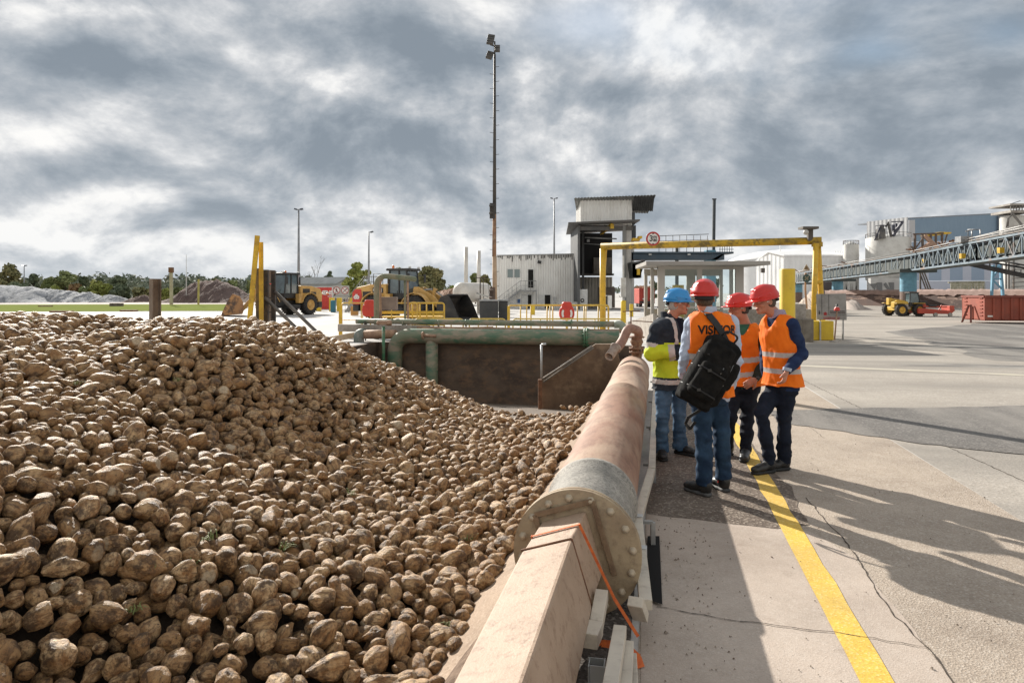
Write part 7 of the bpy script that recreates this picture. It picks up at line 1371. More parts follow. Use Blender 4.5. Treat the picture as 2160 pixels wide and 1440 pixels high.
# ------------------------------------------------------------------ people: continuous surfaces grown from blended fields
class Field:
    """a signed distance field on a grid; shapes are blended in and the zero surface is meshed in one piece"""
    def __init__(s, lo, hi, h):
        s.h = h; s.lo = np.array(lo, float); s.n = np.ceil((np.array(hi)-s.lo)/h).astype(int)+1
        s.ax = [s.lo[i]+h*np.arange(s.n[i]) for i in range(3)]; s.f = np.full(s.n, 9., np.float32)
    def win(s, lo, hi, pad):
        a = np.maximum(0, np.floor((np.array(lo)-pad-s.lo)/s.h).astype(int)); b = np.minimum(s.n, np.ceil((np.array(hi)+pad-s.lo)/s.h).astype(int)+1)
        if (b <= a).any(): return None
        sl = tuple(slice(a[i], b[i]) for i in range(3)); X, Y, Z = np.meshgrid(s.ax[0][sl[0]], s.ax[1][sl[1]], s.ax[2][sl[2]], indexing='ij'); return sl, np.stack([X, Y, Z], -1).astype(np.float32)
    def put(s, sl, d, k, op='add'):
        f = s.f[sl]
        if op == 'cut': d = -d; a = np.clip(.5-.5*(d-f)/max(k, 1e-6), 0, 1); s.f[sl] = (f*a+d*(1-a)+k*a*(1-a)) if k else np.maximum(f, d)
        elif k: a = np.clip(.5+.5*(d-f)/k, 0, 1); s.f[sl] = d*(1-a)+f*a-k*a*(1-a)
        else: s.f[sl] = np.minimum(f, d)
    def cone(s, a, b, r1, r2, k=.02, op='add', flat=None):
        """round cone; flat = (direction, factor) squashes it along a direction"""
        a = np.array(a, float); b = np.array(b, float); R_ = max(r1, r2)*1.6; w = s.win(np.minimum(a, b)-R_, np.maximum(a, b)+R_, k*1.5+s.h*3)
        if w is None: return s
        sl, p = w; ab = b-a; L2 = max(1e-9, ab@ab); t = np.clip(((p-a)@ab)/L2, 0, 1); q = p-(a+t[..., None]*ab)
        if flat is not None: n = np.array(flat[0], float); n /= np.linalg.norm(n); q = q+(q@n)[..., None]*n*(1/flat[1]-1)
        d = np.linalg.norm(q, axis=-1)-(r1+(r2-r1)*t); s.put(sl, d, k, op); return s
    def chain(s, pts, rs, k=.02, flat=None):
        for i in range(len(pts)-1): s.cone(pts[i], pts[i+1], rs[i], rs[i+1], k, flat=flat)
        return s
    def ell(s, c, r, M3=np.eye(3), k=.02, op='add'):
        c = np.array(c, float); r = np.array(r, float); R_ = r.max(); w = s.win(c-R_, c+R_, k*1.5+s.h*3)
        if w is None: return s
        sl, p = w; q = (p-c)@np.array(M3); l = np.linalg.norm(q/r, axis=-1); g = np.linalg.norm(q/(r*r), axis=-1)+1e-9; d = l*(l-1)/g; s.put(sl, d, k, op); return s
    def box(s, c, half, M3=np.eye(3), rr=.01, k=.0, op='add'):
        c = np.array(c, float); half = np.array(half, float); R_ = np.linalg.norm(half); w = s.win(c-R_, c+R_, k*1.5+s.h*3)
        if w is None: return s
        sl, p = w; q = np.abs((p-c)@np.array(M3))-(half-rr); d = np.linalg.norm(np.maximum(q, 0), axis=-1)+np.minimum(q.max(-1), 0)-rr; s.put(sl, d, k, op); return s
    def loft(s, secs, fw, k=.02, infl=0, op='add', zcut=None):
        """secs = [(centre, half width, half depth, yaw), ...] from bottom to top; elliptical sections"""
        C = np.array([x[0] for x in secs], float); A_ = np.array([x[1] for x in secs])+infl; B_ = np.array([x[2] for x in secs])+infl; yw = np.array([x[3] for x in secs])
        R_ = max(A_.max(), B_.max()); w = s.win(C.min(0)-R_, C.max(0)+R_, k*1.5+s.h*3)
        if w is None: return s
        sl, p = w; z = p[..., 2]; Z = C[:, 2]; e = 2.4
        cx = np.interp(z, Z, C[:, 0]); cy = np.interp(z, Z, C[:, 1]); a = np.interp(z, Z, A_); b = np.interp(z, Z, B_); y = np.interp(z, Z, yw)
        dx = p[..., 0]-cx; dy = p[..., 1]-cy; u = dx*np.cos(y)+dy*np.sin(y); v = -dx*np.sin(y)+dy*np.cos(y)
        l = (np.abs(u/a)**e+np.abs(v/b)**e)**(1/e); d = (l-1)*np.minimum(a, b)*(.55+.45*np.minimum(1, l)); d = np.maximum(d, np.maximum(Z[0]-z, z-Z[-1])); s.put(sl, d.astype(np.float32), k, op); return s
    def wrinkle(s, amp, freq=(9, 9, 26), seed=0, mask=None, tilt=.6):
        rs = np.random.RandomState(seed); X, Y, Z = np.meshgrid(*s.ax, indexing='ij'); n = 0
        near = np.abs(s.f) < .05; x, y, z = X[near], Y[near], Z[near]; n = np.zeros(len(x))
        for o in range(3):
            for k_ in range(5):
                d = rs.randn(3)*np.array(freq)*(1+o*.9); wv = .6*np.sin(x*rs.uniform(4, 12)+y*rs.uniform(4, 12)+z*rs.uniform(3, 9)+rs.rand()*6)
                n += (1-np.abs(np.sin(x*d[0]+y*d[1]+z*d[2]+wv*2+rs.rand()*6)))/(1+o*.8)
        n = (n/n.max()-.5)*amp
        if mask is not None: n = n*mask(x, y, z)
        s.f[near] -= n; return s
    def mesh(s, matf=None, smooth=2):
        f = s.f; sg = f < 0; nx, ny, nz = s.n
        c = np.zeros((nx-1, ny-1, nz-1), int)
        for i in (0, 1):
            for j in (0, 1):
                for k in (0, 1): c += sg[i:nx-1+i, j:ny-1+j, k:nz-1+k]
        act = (c > 0) & (c < 8); idx = -np.ones(act.shape, np.int64); ai = np.argwhere(act); idx[act] = np.arange(len(ai)); acc = np.zeros((len(ai), 3)); cnt = np.zeros(len(ai))
        for ax in range(3):
            for (b0, b1) in ((0, 0), (0, 1), (1, 0), (1, 1)):
                o = [0, 0, 0]; oth = [q for q in range(3) if q != ax]; o[oth[0]] = b0; o[oth[1]] = b1; o2 = list(o); o2[ax] = 1
                v0 = f[ai[:, 0]+o[0], ai[:, 1]+o[1], ai[:, 2]+o[2]]; v1 = f[ai[:, 0]+o2[0], ai[:, 1]+o2[1], ai[:, 2]+o2[2]]; m = (v0 < 0) != (v1 < 0)
                t = np.where(m, v0/np.where(m, v0-v1, 1), 0); p = np.tile(np.array(o, float), (len(ai), 1)); p[:, ax] = t; acc[m] += p[m]; cnt[m] += 1
        V = s.lo+(ai+acc/np.maximum(cnt, 1)[:, None])*s.h; Fs = []
        for ax in range(3):
            oth = [q for q in range(3) if q != ax]; sl0 = [slice(1, -1)]*3; sl0[ax] = slice(0, -1); sl1 = [slice(1, -1)]*3; sl1[ax] = slice(1, None)
            g0 = sg[tuple(sl0)]; g1 = sg[tuple(sl1)]; e = np.argwhere(g0 != g1); flip = g0[g0 != g1]; base = e.copy()
            for q in oth: base[:, q] += 1
            def cell(d0, d1): b = base.copy(); b[:, oth[0]] -= d0; b[:, oth[1]] -= d1; return idx[b[:, 0], b[:, 1], b[:, 2]]
            q4 = np.stack([cell(0, 0), cell(1, 0), cell(1, 1), cell(0, 1)], 1); fl = flip if ax != 1 else ~flip; q4[~fl] = q4[~fl][:, ::-1]; Fs.append(q4)
        Fq = np.concatenate(Fs); Fq = Fq[(Fq >= 0).all(1)]
        E = np.concatenate([Fq[:, [0, 1]], Fq[:, [1, 2]], Fq[:, [2, 3]], Fq[:, [3, 0]]]); deg = np.bincount(E.ravel(), minlength=len(V)).astype(float)
        for _ in range(smooth):
            S = np.zeros_like(V)
            for c_ in range(3): S[:, c_] = np.bincount(E[:, 0], V[E[:, 1], c_], len(V))+np.bincount(E[:, 1], V[E[:, 0], c_], len(V))
            V = V*.45+.55*S/np.maximum(deg, 1)[:, None]
        mi = None
        if matf is not None: cen = V[Fq].mean(1); mi = matf(cen)
        return V, Fq, mi
def fobj(name, fld, mats, parent, matf=None, smooth=2):
    V, Fq, mi = fld.mesh(matf, smooth); inv = np.array(WM[parent.name].inverted()); V = V@inv[:3, :3].T+inv[:3, 3]; return link(name, mesh_np(V, Fq[:, ::-1], True, mi), mats, parent)
def basis(f, up=(0, 0, 1)):
    """columns: right, forward, up of a frame that looks along f"""
    f = Vector(f).normalized(); r = f.cross(Vector(up)).normalized(); u = r.cross(f); return np.array([list(r), list(f), list(u)]).T
skin_m = M('skin', (.52, .25, .165), (.46, .20, .13), 14, .5, spec=.35, bump=.05, bscale=120); lip_m = M('lips', (.36, .11, .08), rough=.45); eye_m = M('eye_white', (.6, .56, .52), rough=.2); iris_m = M('iris', (.03, .02, .015), rough=.1)
def cloth(name, c1, c2=None, rough=.85, sc=9, c3=None, f3=.4, s3=20, bump=.25, bs=300): return M(name, c1, c2 or tuple(.8*x for x in c1), sc, rough, c3=c3, s3=s3, f3=f3, bump=bump, bscale=bs, spec=.2, bdist=.002)
jeans = cloth('jeans', (.016, .034, .07), (.034, .07, .125), sc=5, c3=(.015, .035, .06), s3=9, f3=.6); jeans2 = cloth('jeans_washed', (.05, .10, .17), (.10, .17, .26), sc=6, c3=(.025, .045, .085), s3=9, f3=.6); navy_tr = cloth('navy_trousers', (.010, .014, .026), (.018, .024, .042), sc=6); dark_tr = cloth('dark_trousers', (.010, .012, .02), (.02, .024, .036))
orange_v = cloth('orange_vest', (.92, .20, .012), (.80, .15, .01), sc=5, rough=.7); reflect = cloth('reflective_tape', (.50, .46, .44), (.44, .40, .38), rough=.4, bump=.05); hivis = cloth('hivis_yellow', (.58, .68, .035), (.50, .60, .03), sc=6, rough=.7); dnavy = cloth('jacket_navy', (.018, .024, .034), (.035, .042, .055)); shirt_b = cloth('pale_blue_shirt', (.50, .57, .70), (.42, .50, .64), sc=8); navy_j = cloth('navy_jumper', (.014, .026, .075), (.022, .04, .10)); green_t = cloth('green_shirt', (.05, .16, .10), (.04, .12, .08)); dk_sl = cloth('dark_sleeve', (.022, .026, .018), (.035, .038, .03)); collar_m = cloth('checked_collar', (.42, .38, .46), (.30, .26, .38), sc=90); tee = cloth('navy_tee', (.008, .010, .022), (.014, .017, .032))
shoe_m = M('shoe_black', (.016, .016, .017), (.03, .028, .026), 20, .45, bump=.1, bscale=80); shoe_g = M('shoe_grey', (.06, .062, .065), (.03, .03, .03), 15, .4); sole_m = M('sole', (.09, .09, .09), (.05, .05, .05), 9, .7); sole_k = M('sole_black', (.02, .02, .02), rough=.7)
def plastic(name, c): return M(name, c, tuple(.9*x for x in c), 6, .34, coat=.2, bump=.02)
hel_red = plastic('helmet_red', (.60, .018, .010)); hel_blue = plastic('helmet_blue', (.02, .26, .62)); harness = M('harness', (.012, .012, .013), rough=.6)
class Man:
    def __init__(s, label, base, Y0, J, look, chest, hel, hair, sc=1.0):
        s.t = thing('person', label, 'person', (base[0], base[1], 0)); s.J = {k: np.array(P(u, v, Y0+dy)) for k, (u, v, dy) in J.items()}; s.Y0 = Y0; s.sc = sc
        s.look = Vector(look).normalized(); s.chest = Vector(chest).normalized(); s.hel = hel; s.hair = hair
        allp = np.array(list(s.J.values())); s.lo = allp.min(0)-.26; s.hi = allp.max(0)+.26; s.lo[2] = -.02
        j = s.J; s.cyaw = math.atan2(s.chest.y, s.chest.x)-math.pi/2
    def secs(s, infl=0, hem=None, low=None):
        j = s.J; pc = (j['hipL']+j['hipR'])/2; sc_ = (j['shL']+j['shR'])/2; nk = j['neck']; yw = s.cyaw; k = s.sc
        up = nk-pc; L = up[2]; at = lambda f: pc+up*f
        pr = [(-.10, .165, .115), (.0, .172, .125), (.18, .158, .115), (.42, .165, .12), (.66, .185, .128), (.84, .185, .118), (.94, .145, .095), (1.0, .085, .075)]
        if low is not None: pr = [(low, pr[1][1]+.005, pr[1][2]+.008)]+[q for q in pr if q[0] > low+.02]
        sh = (sc_-pc); out = []
        for f, a, b in pr: out.append((at(f), a*k+infl, b*k+infl, yw))
        return out
    def head(s, fld, full=True):
        c = s.J['head']; B = basis(s.look); s.B = B; r, f, u = B.T; k = .007; q = lambda x, y, z: c+r*x+f*y+u*z
        fld.ell(q(0, -.012, .035), (.076, .096, .088), B, .02); fld.ell(q(0, .012, -.02), (.066, .078, .085), B, .03); fld.ell(q(0, .035, -.075), (.046, .052, .042), B, .03); fld.ell(q(0, .076, -.098), (.022, .02, .018), B, .02)
        fld.cone(q(0, .090, .018), q(0, .116, -.028), .009, .0135, .010); fld.ell(q(.012, .100, -.032), (.010, .012, .009), B, .006); fld.ell(q(-.012, .100, -.032), (.010, .012, .009), B, .006)
        for x in (-1, 1):
            fld.ell(q(x*.030, .098, .010), (.017, .016, .013), B, .010, 'cut'); fld.ell(q(x*.030, .078, .008), (.0145, .0145, .0135), B, .003); fld.cone(q(x*.012, .089, .030), q(x*.050, .074, .030), .009, .007, .008)
            fld.ell(q(x*.045, .062, -.028), (.026, .026, .022), B, .02); fld.ell(q(x*.079, -.012, -.008), (.010, .021, .032), B, .005); fld.ell(q(x*.086, -.008, -.006), (.008, .011, .019), B, .005, 'cut')
        fld.ell(q(0, .094, -.060), (.024, .012, .0065), B, .005); fld.ell(q(0, .091, -.071), (.020, .012, .0075), B, .005); fld.cone(q(-.022, .104, -.0655), q(.022, .104, -.0655), .003, .003, .003, 'cut')
        nk = s.J['neck']; fld.cone(nk-np.array([0, 0, .03]), q(0, -.025, -.065), .064, .058, .025)
    def hand(s, fld, wr, d, palm, curl=.6, side=1, spread=.1, thumb=1):
        """wrist point, pointing direction, palm normal; five bent fingers"""
        d = np.array(Vector(d).normalized()); n = np.array(palm, float); n -= d*(n@d); n /= np.linalg.norm(n); w = np.cross(d, n)*side; wr = np.array(wr)
        fld.cone(wr-d*.02, wr+d*.02, .028, .027, .01, flat=(n, .75)); fld.cone(wr+d*.03, wr+d*.078, .032, .038, .012, flat=(n, .45))
        for i, (o, l, r) in enumerate(((-.030, .068, .0088), (-.010, .078, .0092), (.011, .073, .0090), (.030, .058, .0080))):
            p = wr+d*.085+w*o; dd = d+w*o*spread*6; dd /= np.linalg.norm(dd); a = curl*.45
            pts = [p-d*.012, p]
            for sgl in (.45, .32, .23): p = p+(dd*math.cos(a)+n*math.sin(a))*l*sgl; pts.append(p); a += curl*.7
            fld.chain(pts, [r*1.12, r*1.1, r, r*.95, r*.82], .004)
        b = wr+d*.030-w*.030; t1 = b+(d*.6-w*.75*thumb+n*.3)*.042; t2 = t1+(d*.85-w*.25+n*.35)*.032; fld.chain([wr+d*.02-w*.012, b, t1, t2], [.018, .0145, .0115, .009], .006)
    def body(s, hands):
        j = s.J; fld = Field(s.lo, s.hi, .0062); k = s.sc
        fld.loft(s.secs(-.03), None, .02)
        for a in 'LR':
            fld.chain([j['sh'+a], j['el'+a], j['wr'+a]], [.038, .033, .026], .02); fld.cone(j['neck']-np.array([0, 0, .06]), j['sh'+a], .04, .035, .02)
            fld.chain([j['hip'+a], j['kn'+a], j['an'+a]], [.06, .045, .032], .02); d_ = j['toe'+a]-j['an'+a]; d_[2] = 0; d_ /= np.linalg.norm(d_); q_ = j['an'+a].copy(); q_[2] = .062; fld.cone(j['an'+a], q_, .03, .028, .02); fld.cone(q_, q_+d_*.09-np.array([0, 0, .012]), .026, .018, .02)
        s.head(fld)
        for h_ in hands: s.hand(fld, *h_)
        cols = [skin_m, lip_m]; B = s.B; c = s.J['head']
        def mf(C):
            L = (C-c)@B; m = np.zeros(len(C), int); m[(np.abs(L[:, 0]) < .023) & (L[:, 1] > .085) & (L[:, 2] > -.078) & (L[:, 2] < -.054)] = 1; return m
        o = fobj('body', fld, cols, s.t, mf, 1)
        q = lambda x, y, z: Vector(c+B.T[0]*x+B.T[1]*y+B.T[2]*z)
        for x in (-1, 1):
            mb = MB(); mb.ball(q(x*.030, .0795, .008), .0135, 12); e = mb.build('eye', eye_m, s.t); mb = MB(); mb.ball(q(x*.030, .0885, .008), .0062, 8); mb.build('iris', iris_m, e)
        return o
    def hairs(s, m, thick=.008, low=-.06, brow=None):
        c = s.J['head']; B = s.B; r, f, u = B.T; q = lambda x, y, z: c+r*x+f*y+u*z; fld = Field(c-.16, c+.16, .0055)
        fld.ell(q(0, -.014, .035), (.076+thick, .096+thick, .088+thick), B, 0); fld.ell(q(0, -.03, -.02), (.068+thick, .07+thick*1.3, .075), B, .02)
        fld.box(q(0, .10, -.06), (.2, .088, .16), B, .01, .0, 'cut'); fld.box(q(0, .16, .05), (.2, .09, .1), B, .01, 0, 'cut'); fld.box(q(0, 0, low-.1), (.2, .2, .1), B, .01, 0, 'cut')
        for x in (-1, 1): fld.ell(q(x*.082, -.010, -.014), (.02, .022, .034), B, 0, 'cut')
        fld.wrinkle(.006, (60, 60, 40), 3); fobj('hair', fld, m, s.t, None, 1)
        mb = MB()
        for x in (-1, 1): mb.tube([Vector(q(x*.014, .094, .031)), Vector(q(x*.032, .090, .036)), Vector(q(x*.050, .078, .031))], [.003, .0038, .002], 6)
        mb.build('eyebrow', brow or m, s.t)
    def helmet(s, tilt=0):
        c = s.J['head']; B = s.B; r, f, u = B.T
        if tilt: f2 = f*math.cos(tilt)-u*math.sin(tilt); u = u*math.cos(tilt)+f*math.sin(tilt); f = f2; B = np.stack([r, f, u], 1)
        q = lambda x, y, z: c+r*x+f*y+u*z; fld = Field(c-.26, c+.26, .0048)
        fld.ell(q(0, -.008, .055), (.112, .138, .112), B, 0); fld.ell(q(0, -.008, .047), (.120, .146, .060), B, .012)
        for x in (-.035, 0, .035): fld.cone(q(x, -.10, .125 if x == 0 else .12), q(x, .085, .130 if x == 0 else .122), .018, .016, .02)
        fld.cone(q(-.115, .0, .075), q(-.085, .11, .06), .008, .006, .012); fld.cone(q(.115, .0, .075), q(.085, .11, .06), .008, .006, .012)
        fld.ell(q(0, -.008, .045), (.104, .130, .104), B, 0, 'cut'); fld.box(q(0, 0, -.118), (.3, .3, .138), B, .002, 0, 'cut')
        # peak at the front and a short rim all round
        fld.ell(q(0, .045, .026), (.112, .158, .0105), B, .006); fld.ell(q(0, -.008, .020), (.128, .152, .010), B, .006); fld.ell(q(0, -.008, .0), (.102, .128, .09), B, 0, 'cut')
        for x in (-1, 1):
            for y in (-.035, -.005, .025): fld.cone(q(x*.10, y, .118), q(x*.13, y, .10), .005, .005, 0, 'cut')
        o = fobj('helmet', fld, s.hel, s.t, None, 1)
        f3 = Field(c-.2, c+.2, .006); f3.ell(q(0, -.012, .022), (.106, .132, .022), B, 0); f3.ell(q(0, -.10, -.005), (.085, .035, .022), B, .015); f3.ell(q(0, -.005, .02), (.090, .114, .08), B, 0, 'cut'); f3.box(q(0, .13, 0), (.2, .07, .2), B, .01, 0, 'cut'); fobj('harness', f3, harness, s.t, None, 1)
        for x in (-1, 1): 
            mb = MB(); [mb.ball(Vector(q(x*.112, yy, .004)), .0055, 8) for yy in (.028, .042)]; mb.build('helmet_clip', white_paint, o)
    def legs(s, m, r=(.098, .072, .060), hem=.075, seed=0, boots=None):
        j = s.J; fld = Field(s.lo, s.hi, .0085); k = s.sc
        pc = (j['hipL']+j['hipR'])/2; fld.loft([(pc+np.array([0, 0, z]), a*k, b*k, s.cyaw) for z, a, b in ((-.09, .155, .118), (0, .175, .135), (.10, .168, .128), (.16, .16, .12))], None, .03)
        for a in 'LR':
            h, kn, an = j['hip'+a], j['kn'+a], j['an'+a]; fld.chain([h-np.array([0, 0, .02]), h*.45+kn*.55, kn, kn*.5+an*.5, an+(an-kn)/np.linalg.norm(an-kn)*-.01], [r[0]*k, r[0]*.86*k, r[1]*k, r[1]*.93*k, hem*k], .03)
            fld.cone(an+np.array([0, 0, .0]), an-np.array([0, 0, .035]), hem*.98*k, hem*1.0*k, .01)
            fld.box(an-np.array([0, 0, .035+.15+.02]), (.2, .2, .15), np.eye(3), .005, 0, 'cut')
        kz = (j['knL'][2]+j['knR'][2])/2
        fld.wrinkle(.036, (8, 8, 17), seed, lambda x, y, z: .45+.8*np.exp(-((z-kz)/.09)**2)+.9*np.exp(-((z-.2)/.12)**2)+.5*np.exp(-((z-pc[2]+.12)/.08)**2)); fobj('trousers', fld, m, s.t, None, 1)
    def shoes(s, m, sole, red=False, L=.285):
        j = s.J; k = s.sc
        for a in 'LR':
            an = j['an'+a].copy(); d = j['toe'+a]-an; d[2] = 0; d /= np.linalg.norm(d); n = np.array([-d[1], d[0], 0]); z0 = 0.02; B = np.stack([n, d, np.array([0, 0, 1.])], 1); heel = an-d*.045; heel[2] = 0; q = lambda x, y, z: heel+n*x+d*y+np.array([0, 0, z+.022])
            lo = heel-.33; hi = heel+.33; lo[2] = -.01; hi[2] = an[2]+.08; fld = Field(lo, hi, .0055)
            fld.ell(q(0, .035, .045), (.043, .055, .055), B, .02); fld.cone(q(0, .02, .085), np.array([an[0], an[1], max(an[2]-.02, .10)]), .044, .050, .03); fld.cone(q(0, .06, .06), q(0, .15, .045), .046, .044, .03, flat=((0, 0, 1), .85)); fld.cone(q(0, .15, .04), q(0, .225, .032), .046, .044, .03, flat=((0, 0, 1), .78)); fld.box(q(0, .1, -.1), (.2, .4, .09), B, .002, 0, 'cut')
            for i in range(4): fld.cone(q(-.022, .085+i*.02, .103-i*.012), q(.022, .085+i*.02, .103-i*.012), .005, .005, .004)
            sh = fobj('shoe', fld, m, s.t, None, 1)
            fld = Field(lo, hi, .006); 
            fld.cone(q(0, .02, 0), q(0, .10, 0), .045, .042, .02, flat=((0, 0, 1), .55)); fld.cone(q(0, .10, .0), q(0, .215, .002), .046, .050, .02, flat=((0, 0, 1), .5)); fld.box(q(0, .1, -.122), (.2, .4, .1), B, .002, 0, 'cut'); fld.box(q(0, .1, .118), (.2, .4, .1), B, .002, 0, 'cut'); fobj('sole', fld, sole, sh, None, 1)
            if red: mb = MB(); mb.box(Vector(q(.045 if a == 'R' else -.045, .045, .07)), (.008, .022, .022), math.atan2(d[1], d[0])); mb.build('red_tag', red_sign, sh)
    def sleeves(s, m, r=(.062, .052, .042), cuff=None, seed=1, arms='LR', matf=None, smooth=1, cut=1.0, nm='sleeve', amp=.018):
        j = s.J; k = s.sc
        for a in arms:
            A_, E, W_ = j['sh'+a], j['el'+a], j['wr'+a]; W_ = E+(W_-E)*cut; pts = np.array([A_, E, W_]); fld = Field(pts.min(0)-.12, pts.max(0)+.12, .0075)
            fld.chain([A_, A_*.5+E*.5, E, E*.45+W_*.55, W_], [r[0]*k, r[0]*.94*k, r[1]*k, r[1]*.95*k, r[2]*k], .025)
            dd = (W_-E)/np.linalg.norm(W_-E); B = basis(dd); fld.box(W_+dd*.06, (.09, .05, .09), B, .003, 0, 'cut')
            fld.wrinkle(amp, (16, 16, 16), seed, lambda x, y, z: .5+.9*np.exp(-(((x-E[0])**2+(y-E[1])**2+(z-E[2])**2)/.012))); fobj(nm, fld, m, s.t, matf, smooth)
    def shirt(s, m, infl=.0, seed=2, nm='shirt'):
        fld = Field(s.lo, s.hi, .009); fld.loft(s.secs(infl), None, .02); j = s.J
        for a in 'LR': fld.cone(j['neck']-np.array([0, 0, .075]), j['sh'+a], .06, .055, .03)
        fld.wrinkle(.01, (9, 9, 12), seed); fobj(nm, fld, m, s.t, None, 1)
    def collar(s, m, r=.07, h=.05, tilt=.02):
        nk = s.J['neck']; fld = Field(nk-.16, nk+.16, .006); f = np.array(s.chest); fld.cone(nk+np.array([0, 0, -.03])-f*tilt*.2, nk+np.array([0, 0, h])-f*tilt, r+.012, r, 0); fld.cone(nk+np.array([0, 0, -.05]), nk+np.array([0, 0, h+.08])-f*tilt, r-.004, r-.008, 0, 'cut'); fld.box(nk+np.array([0, 0, h+.05]), (.2, .2, .05), np.eye(3), .002, 0, 'cut'); fld.cone(nk+f*.05+np.array([0, 0, -.05]), nk+f*.12+np.array([0, 0, .08]), .012, .035, 0, 'cut'); fobj('collar', fld, m, s.t, None, 1)
    def vest(s, m, bands=(), low=-.12, seed=5, hollow=True, infl=.028, flare=.012, armhole=.082, neck=.085, vneck=.0, hem_up=0, slant=0):
        """sleeveless hi-vis vest: open at neck, arms and hem, with two reflective bands"""
        j = s.J; k = s.sc; fld = Field(s.lo, s.hi, .0078); se = s.secs(infl, low=low); se = [(c, a+flare*max(0, 1-i*.35), b+flare*max(0, 1-i*.35), y) for i, (c, a, b, y) in enumerate(se)]
        fld.loft(se, None, .02); nk = j['neck']
        for a in 'LR': fld.cone(nk-np.array([0, 0, .055]), j['sh'+a]*.80+nk*.20+np.array([0, 0, .012]), .070, .052, .03)
        fld.wrinkle(.034, (12, 12, 7), seed)
        f = np.array(s.chest)
        for a in 'LR':
            sh = j['sh'+a]; o = sh-nk; o[2] = 0; o /= np.linalg.norm(o); fld.ell(sh+o*.045-np.array([0, 0, .07]), (armhole*.62, armhole*1.15, armhole*1.6), basis(f), 0, 'cut'); fld.box(sh+o*.13-np.array([0, 0, .05]), (.09, .16, .17), basis(f), .01, 0, 'cut')
        fld.cone(nk-np.array([0, 0, .035]), nk+np.array([0, 0, .12]), neck*.8, neck*1.15, 0, 'cut')
        if vneck: fld.cone(nk+f*.11+np.array([0, 0, .04]), nk+f*.185-np.array([0, 0, vneck]), .095, .030, 0, 'cut')
        pc = (j['hipL']+j['hipR'])/2; up = nk-pc
        ax = f if slant == 0 else f
        def mf(C):
            t = (C[:, 2]-pc[2])/up[2]+slant*((C-pc)@np.array([1., 0, 0])); mm = np.zeros(len(C), int)
            for b0, b1 in bands: mm[(t > b0) & (t < b1)] = 1
            return mm
        return fobj('vest', fld, [m, reflect], s.t, mf, 1)
# --- the older man in the blue helmet
mA = Man('older man in blue helmet, glasses and yellow and navy jacket, arms folded', G(1421, 964), 7.28,
         dict(head=(1430, 640, 0), neck=(1413, 670, .03), shL=(1446, 695, .16), shR=(1386, 697, -.10), elL=(1462, 752, .10), wrL=(1424, 742, -.12), elR=(1376, 746, -.16), wrR=(1432, 741, -.22),
              hipL=(1434, 800, .08), hipR=(1402, 802, -.04), knL=(1432, 872, .06), knR=(1398, 876, -.08), anL=(1434, 938, .14), anR=(1395, 942, -.02), toeL=(1462, 955, .02), toeR=(1400, 962, -.24)),
         (.93, -.36, .0), (.62, -.78, 0), hel_blue, None, 1.0)
mA.body([(mA.J['wrR'], (.95, .1, .02), (0, .75, -.5), .9, -1, .1)])
grey_hair = M('hair_grey', (.50, .47, .43), (.36, .33, .3), 60, .7); brown_hair = M('hair_brown', (.055, .035, .022), (.10, .065, .04), 60, .6); dark_hair = M('hair_dark', (.022, .016, .012), (.04, .03, .02), 60, .6)
mA.hairs(grey_hair, .010, -.075); mA.helmet(.04)
B = mA.B; c = mA.J['head']; q = lambda x, y, z: Vector(c+B.T[0]*x+B.T[1]*y+B.T[2]*z); mb = MB()
for x in (-1, 1): mb.tube(arc(q(x*.031, .110, .006), .019, 0, 6.2, 16, Vector(B.T[0]), Vector(B.T[2])*.78), .0019, 5); mb.tube([q(x*.050, .108, .010), q(x*.078, .06, .012), q(x*.083, -.01, .006)], .002, 5)
mb.tube([q(-.012, .112, .009), q(.012, .112, .009)], .0018, 5); mb.build('glasses', black_plastic, mA.t)
mA.legs(jeans2, (.095, .072, .06), .082, 11); mA.shoes(shoe_m, sole_k); mA.shirt(tee, .002, 3, 'shirt')
j = mA.J; fld = Field(mA.lo, mA.hi, .0078); se = mA.secs(.045, low=-.13); se = [(c_, a+.012*max(0, 1-i*.3), b+.012*max(0, 1-i*.3), y) for i, (c_, a, b, y) in enumerate(se)]; fld.loft(se, None, .02)
for a in 'LR': fld.cone(j['neck']-np.array([0, 0, .06]), j['sh'+a], .085, .078, .04); fld.chain([j['sh'+a], j['sh'+a]*.5+j['el'+a]*.5, j['el'+a], j['el'+a]*.4+j['wr'+a]*.6, j['wr'+a]-(j['wr'+a]-j['el'+a])*.06], [.080, .078, .075, .066, .054], .035)
fld.wrinkle(.034, (9, 9, 9), 7); f_ = np.array(mA.chest); nk = j['neck']; pc = (j['hipL']+j['hipR'])/2; up = nk-pc
fld.cone(nk+f_*.10+np.array([.015, 0, .08]), nk+f_*.215-np.array([-.03, 0, .34]), .075, .045, .0, 'cut'); fld.cone(nk-np.array([0, 0, .04]), nk+np.array([0, 0, .14]), .07, .085, 0, 'cut')
rt = np.array([mA.chest.y, -mA.chest.x, 0])
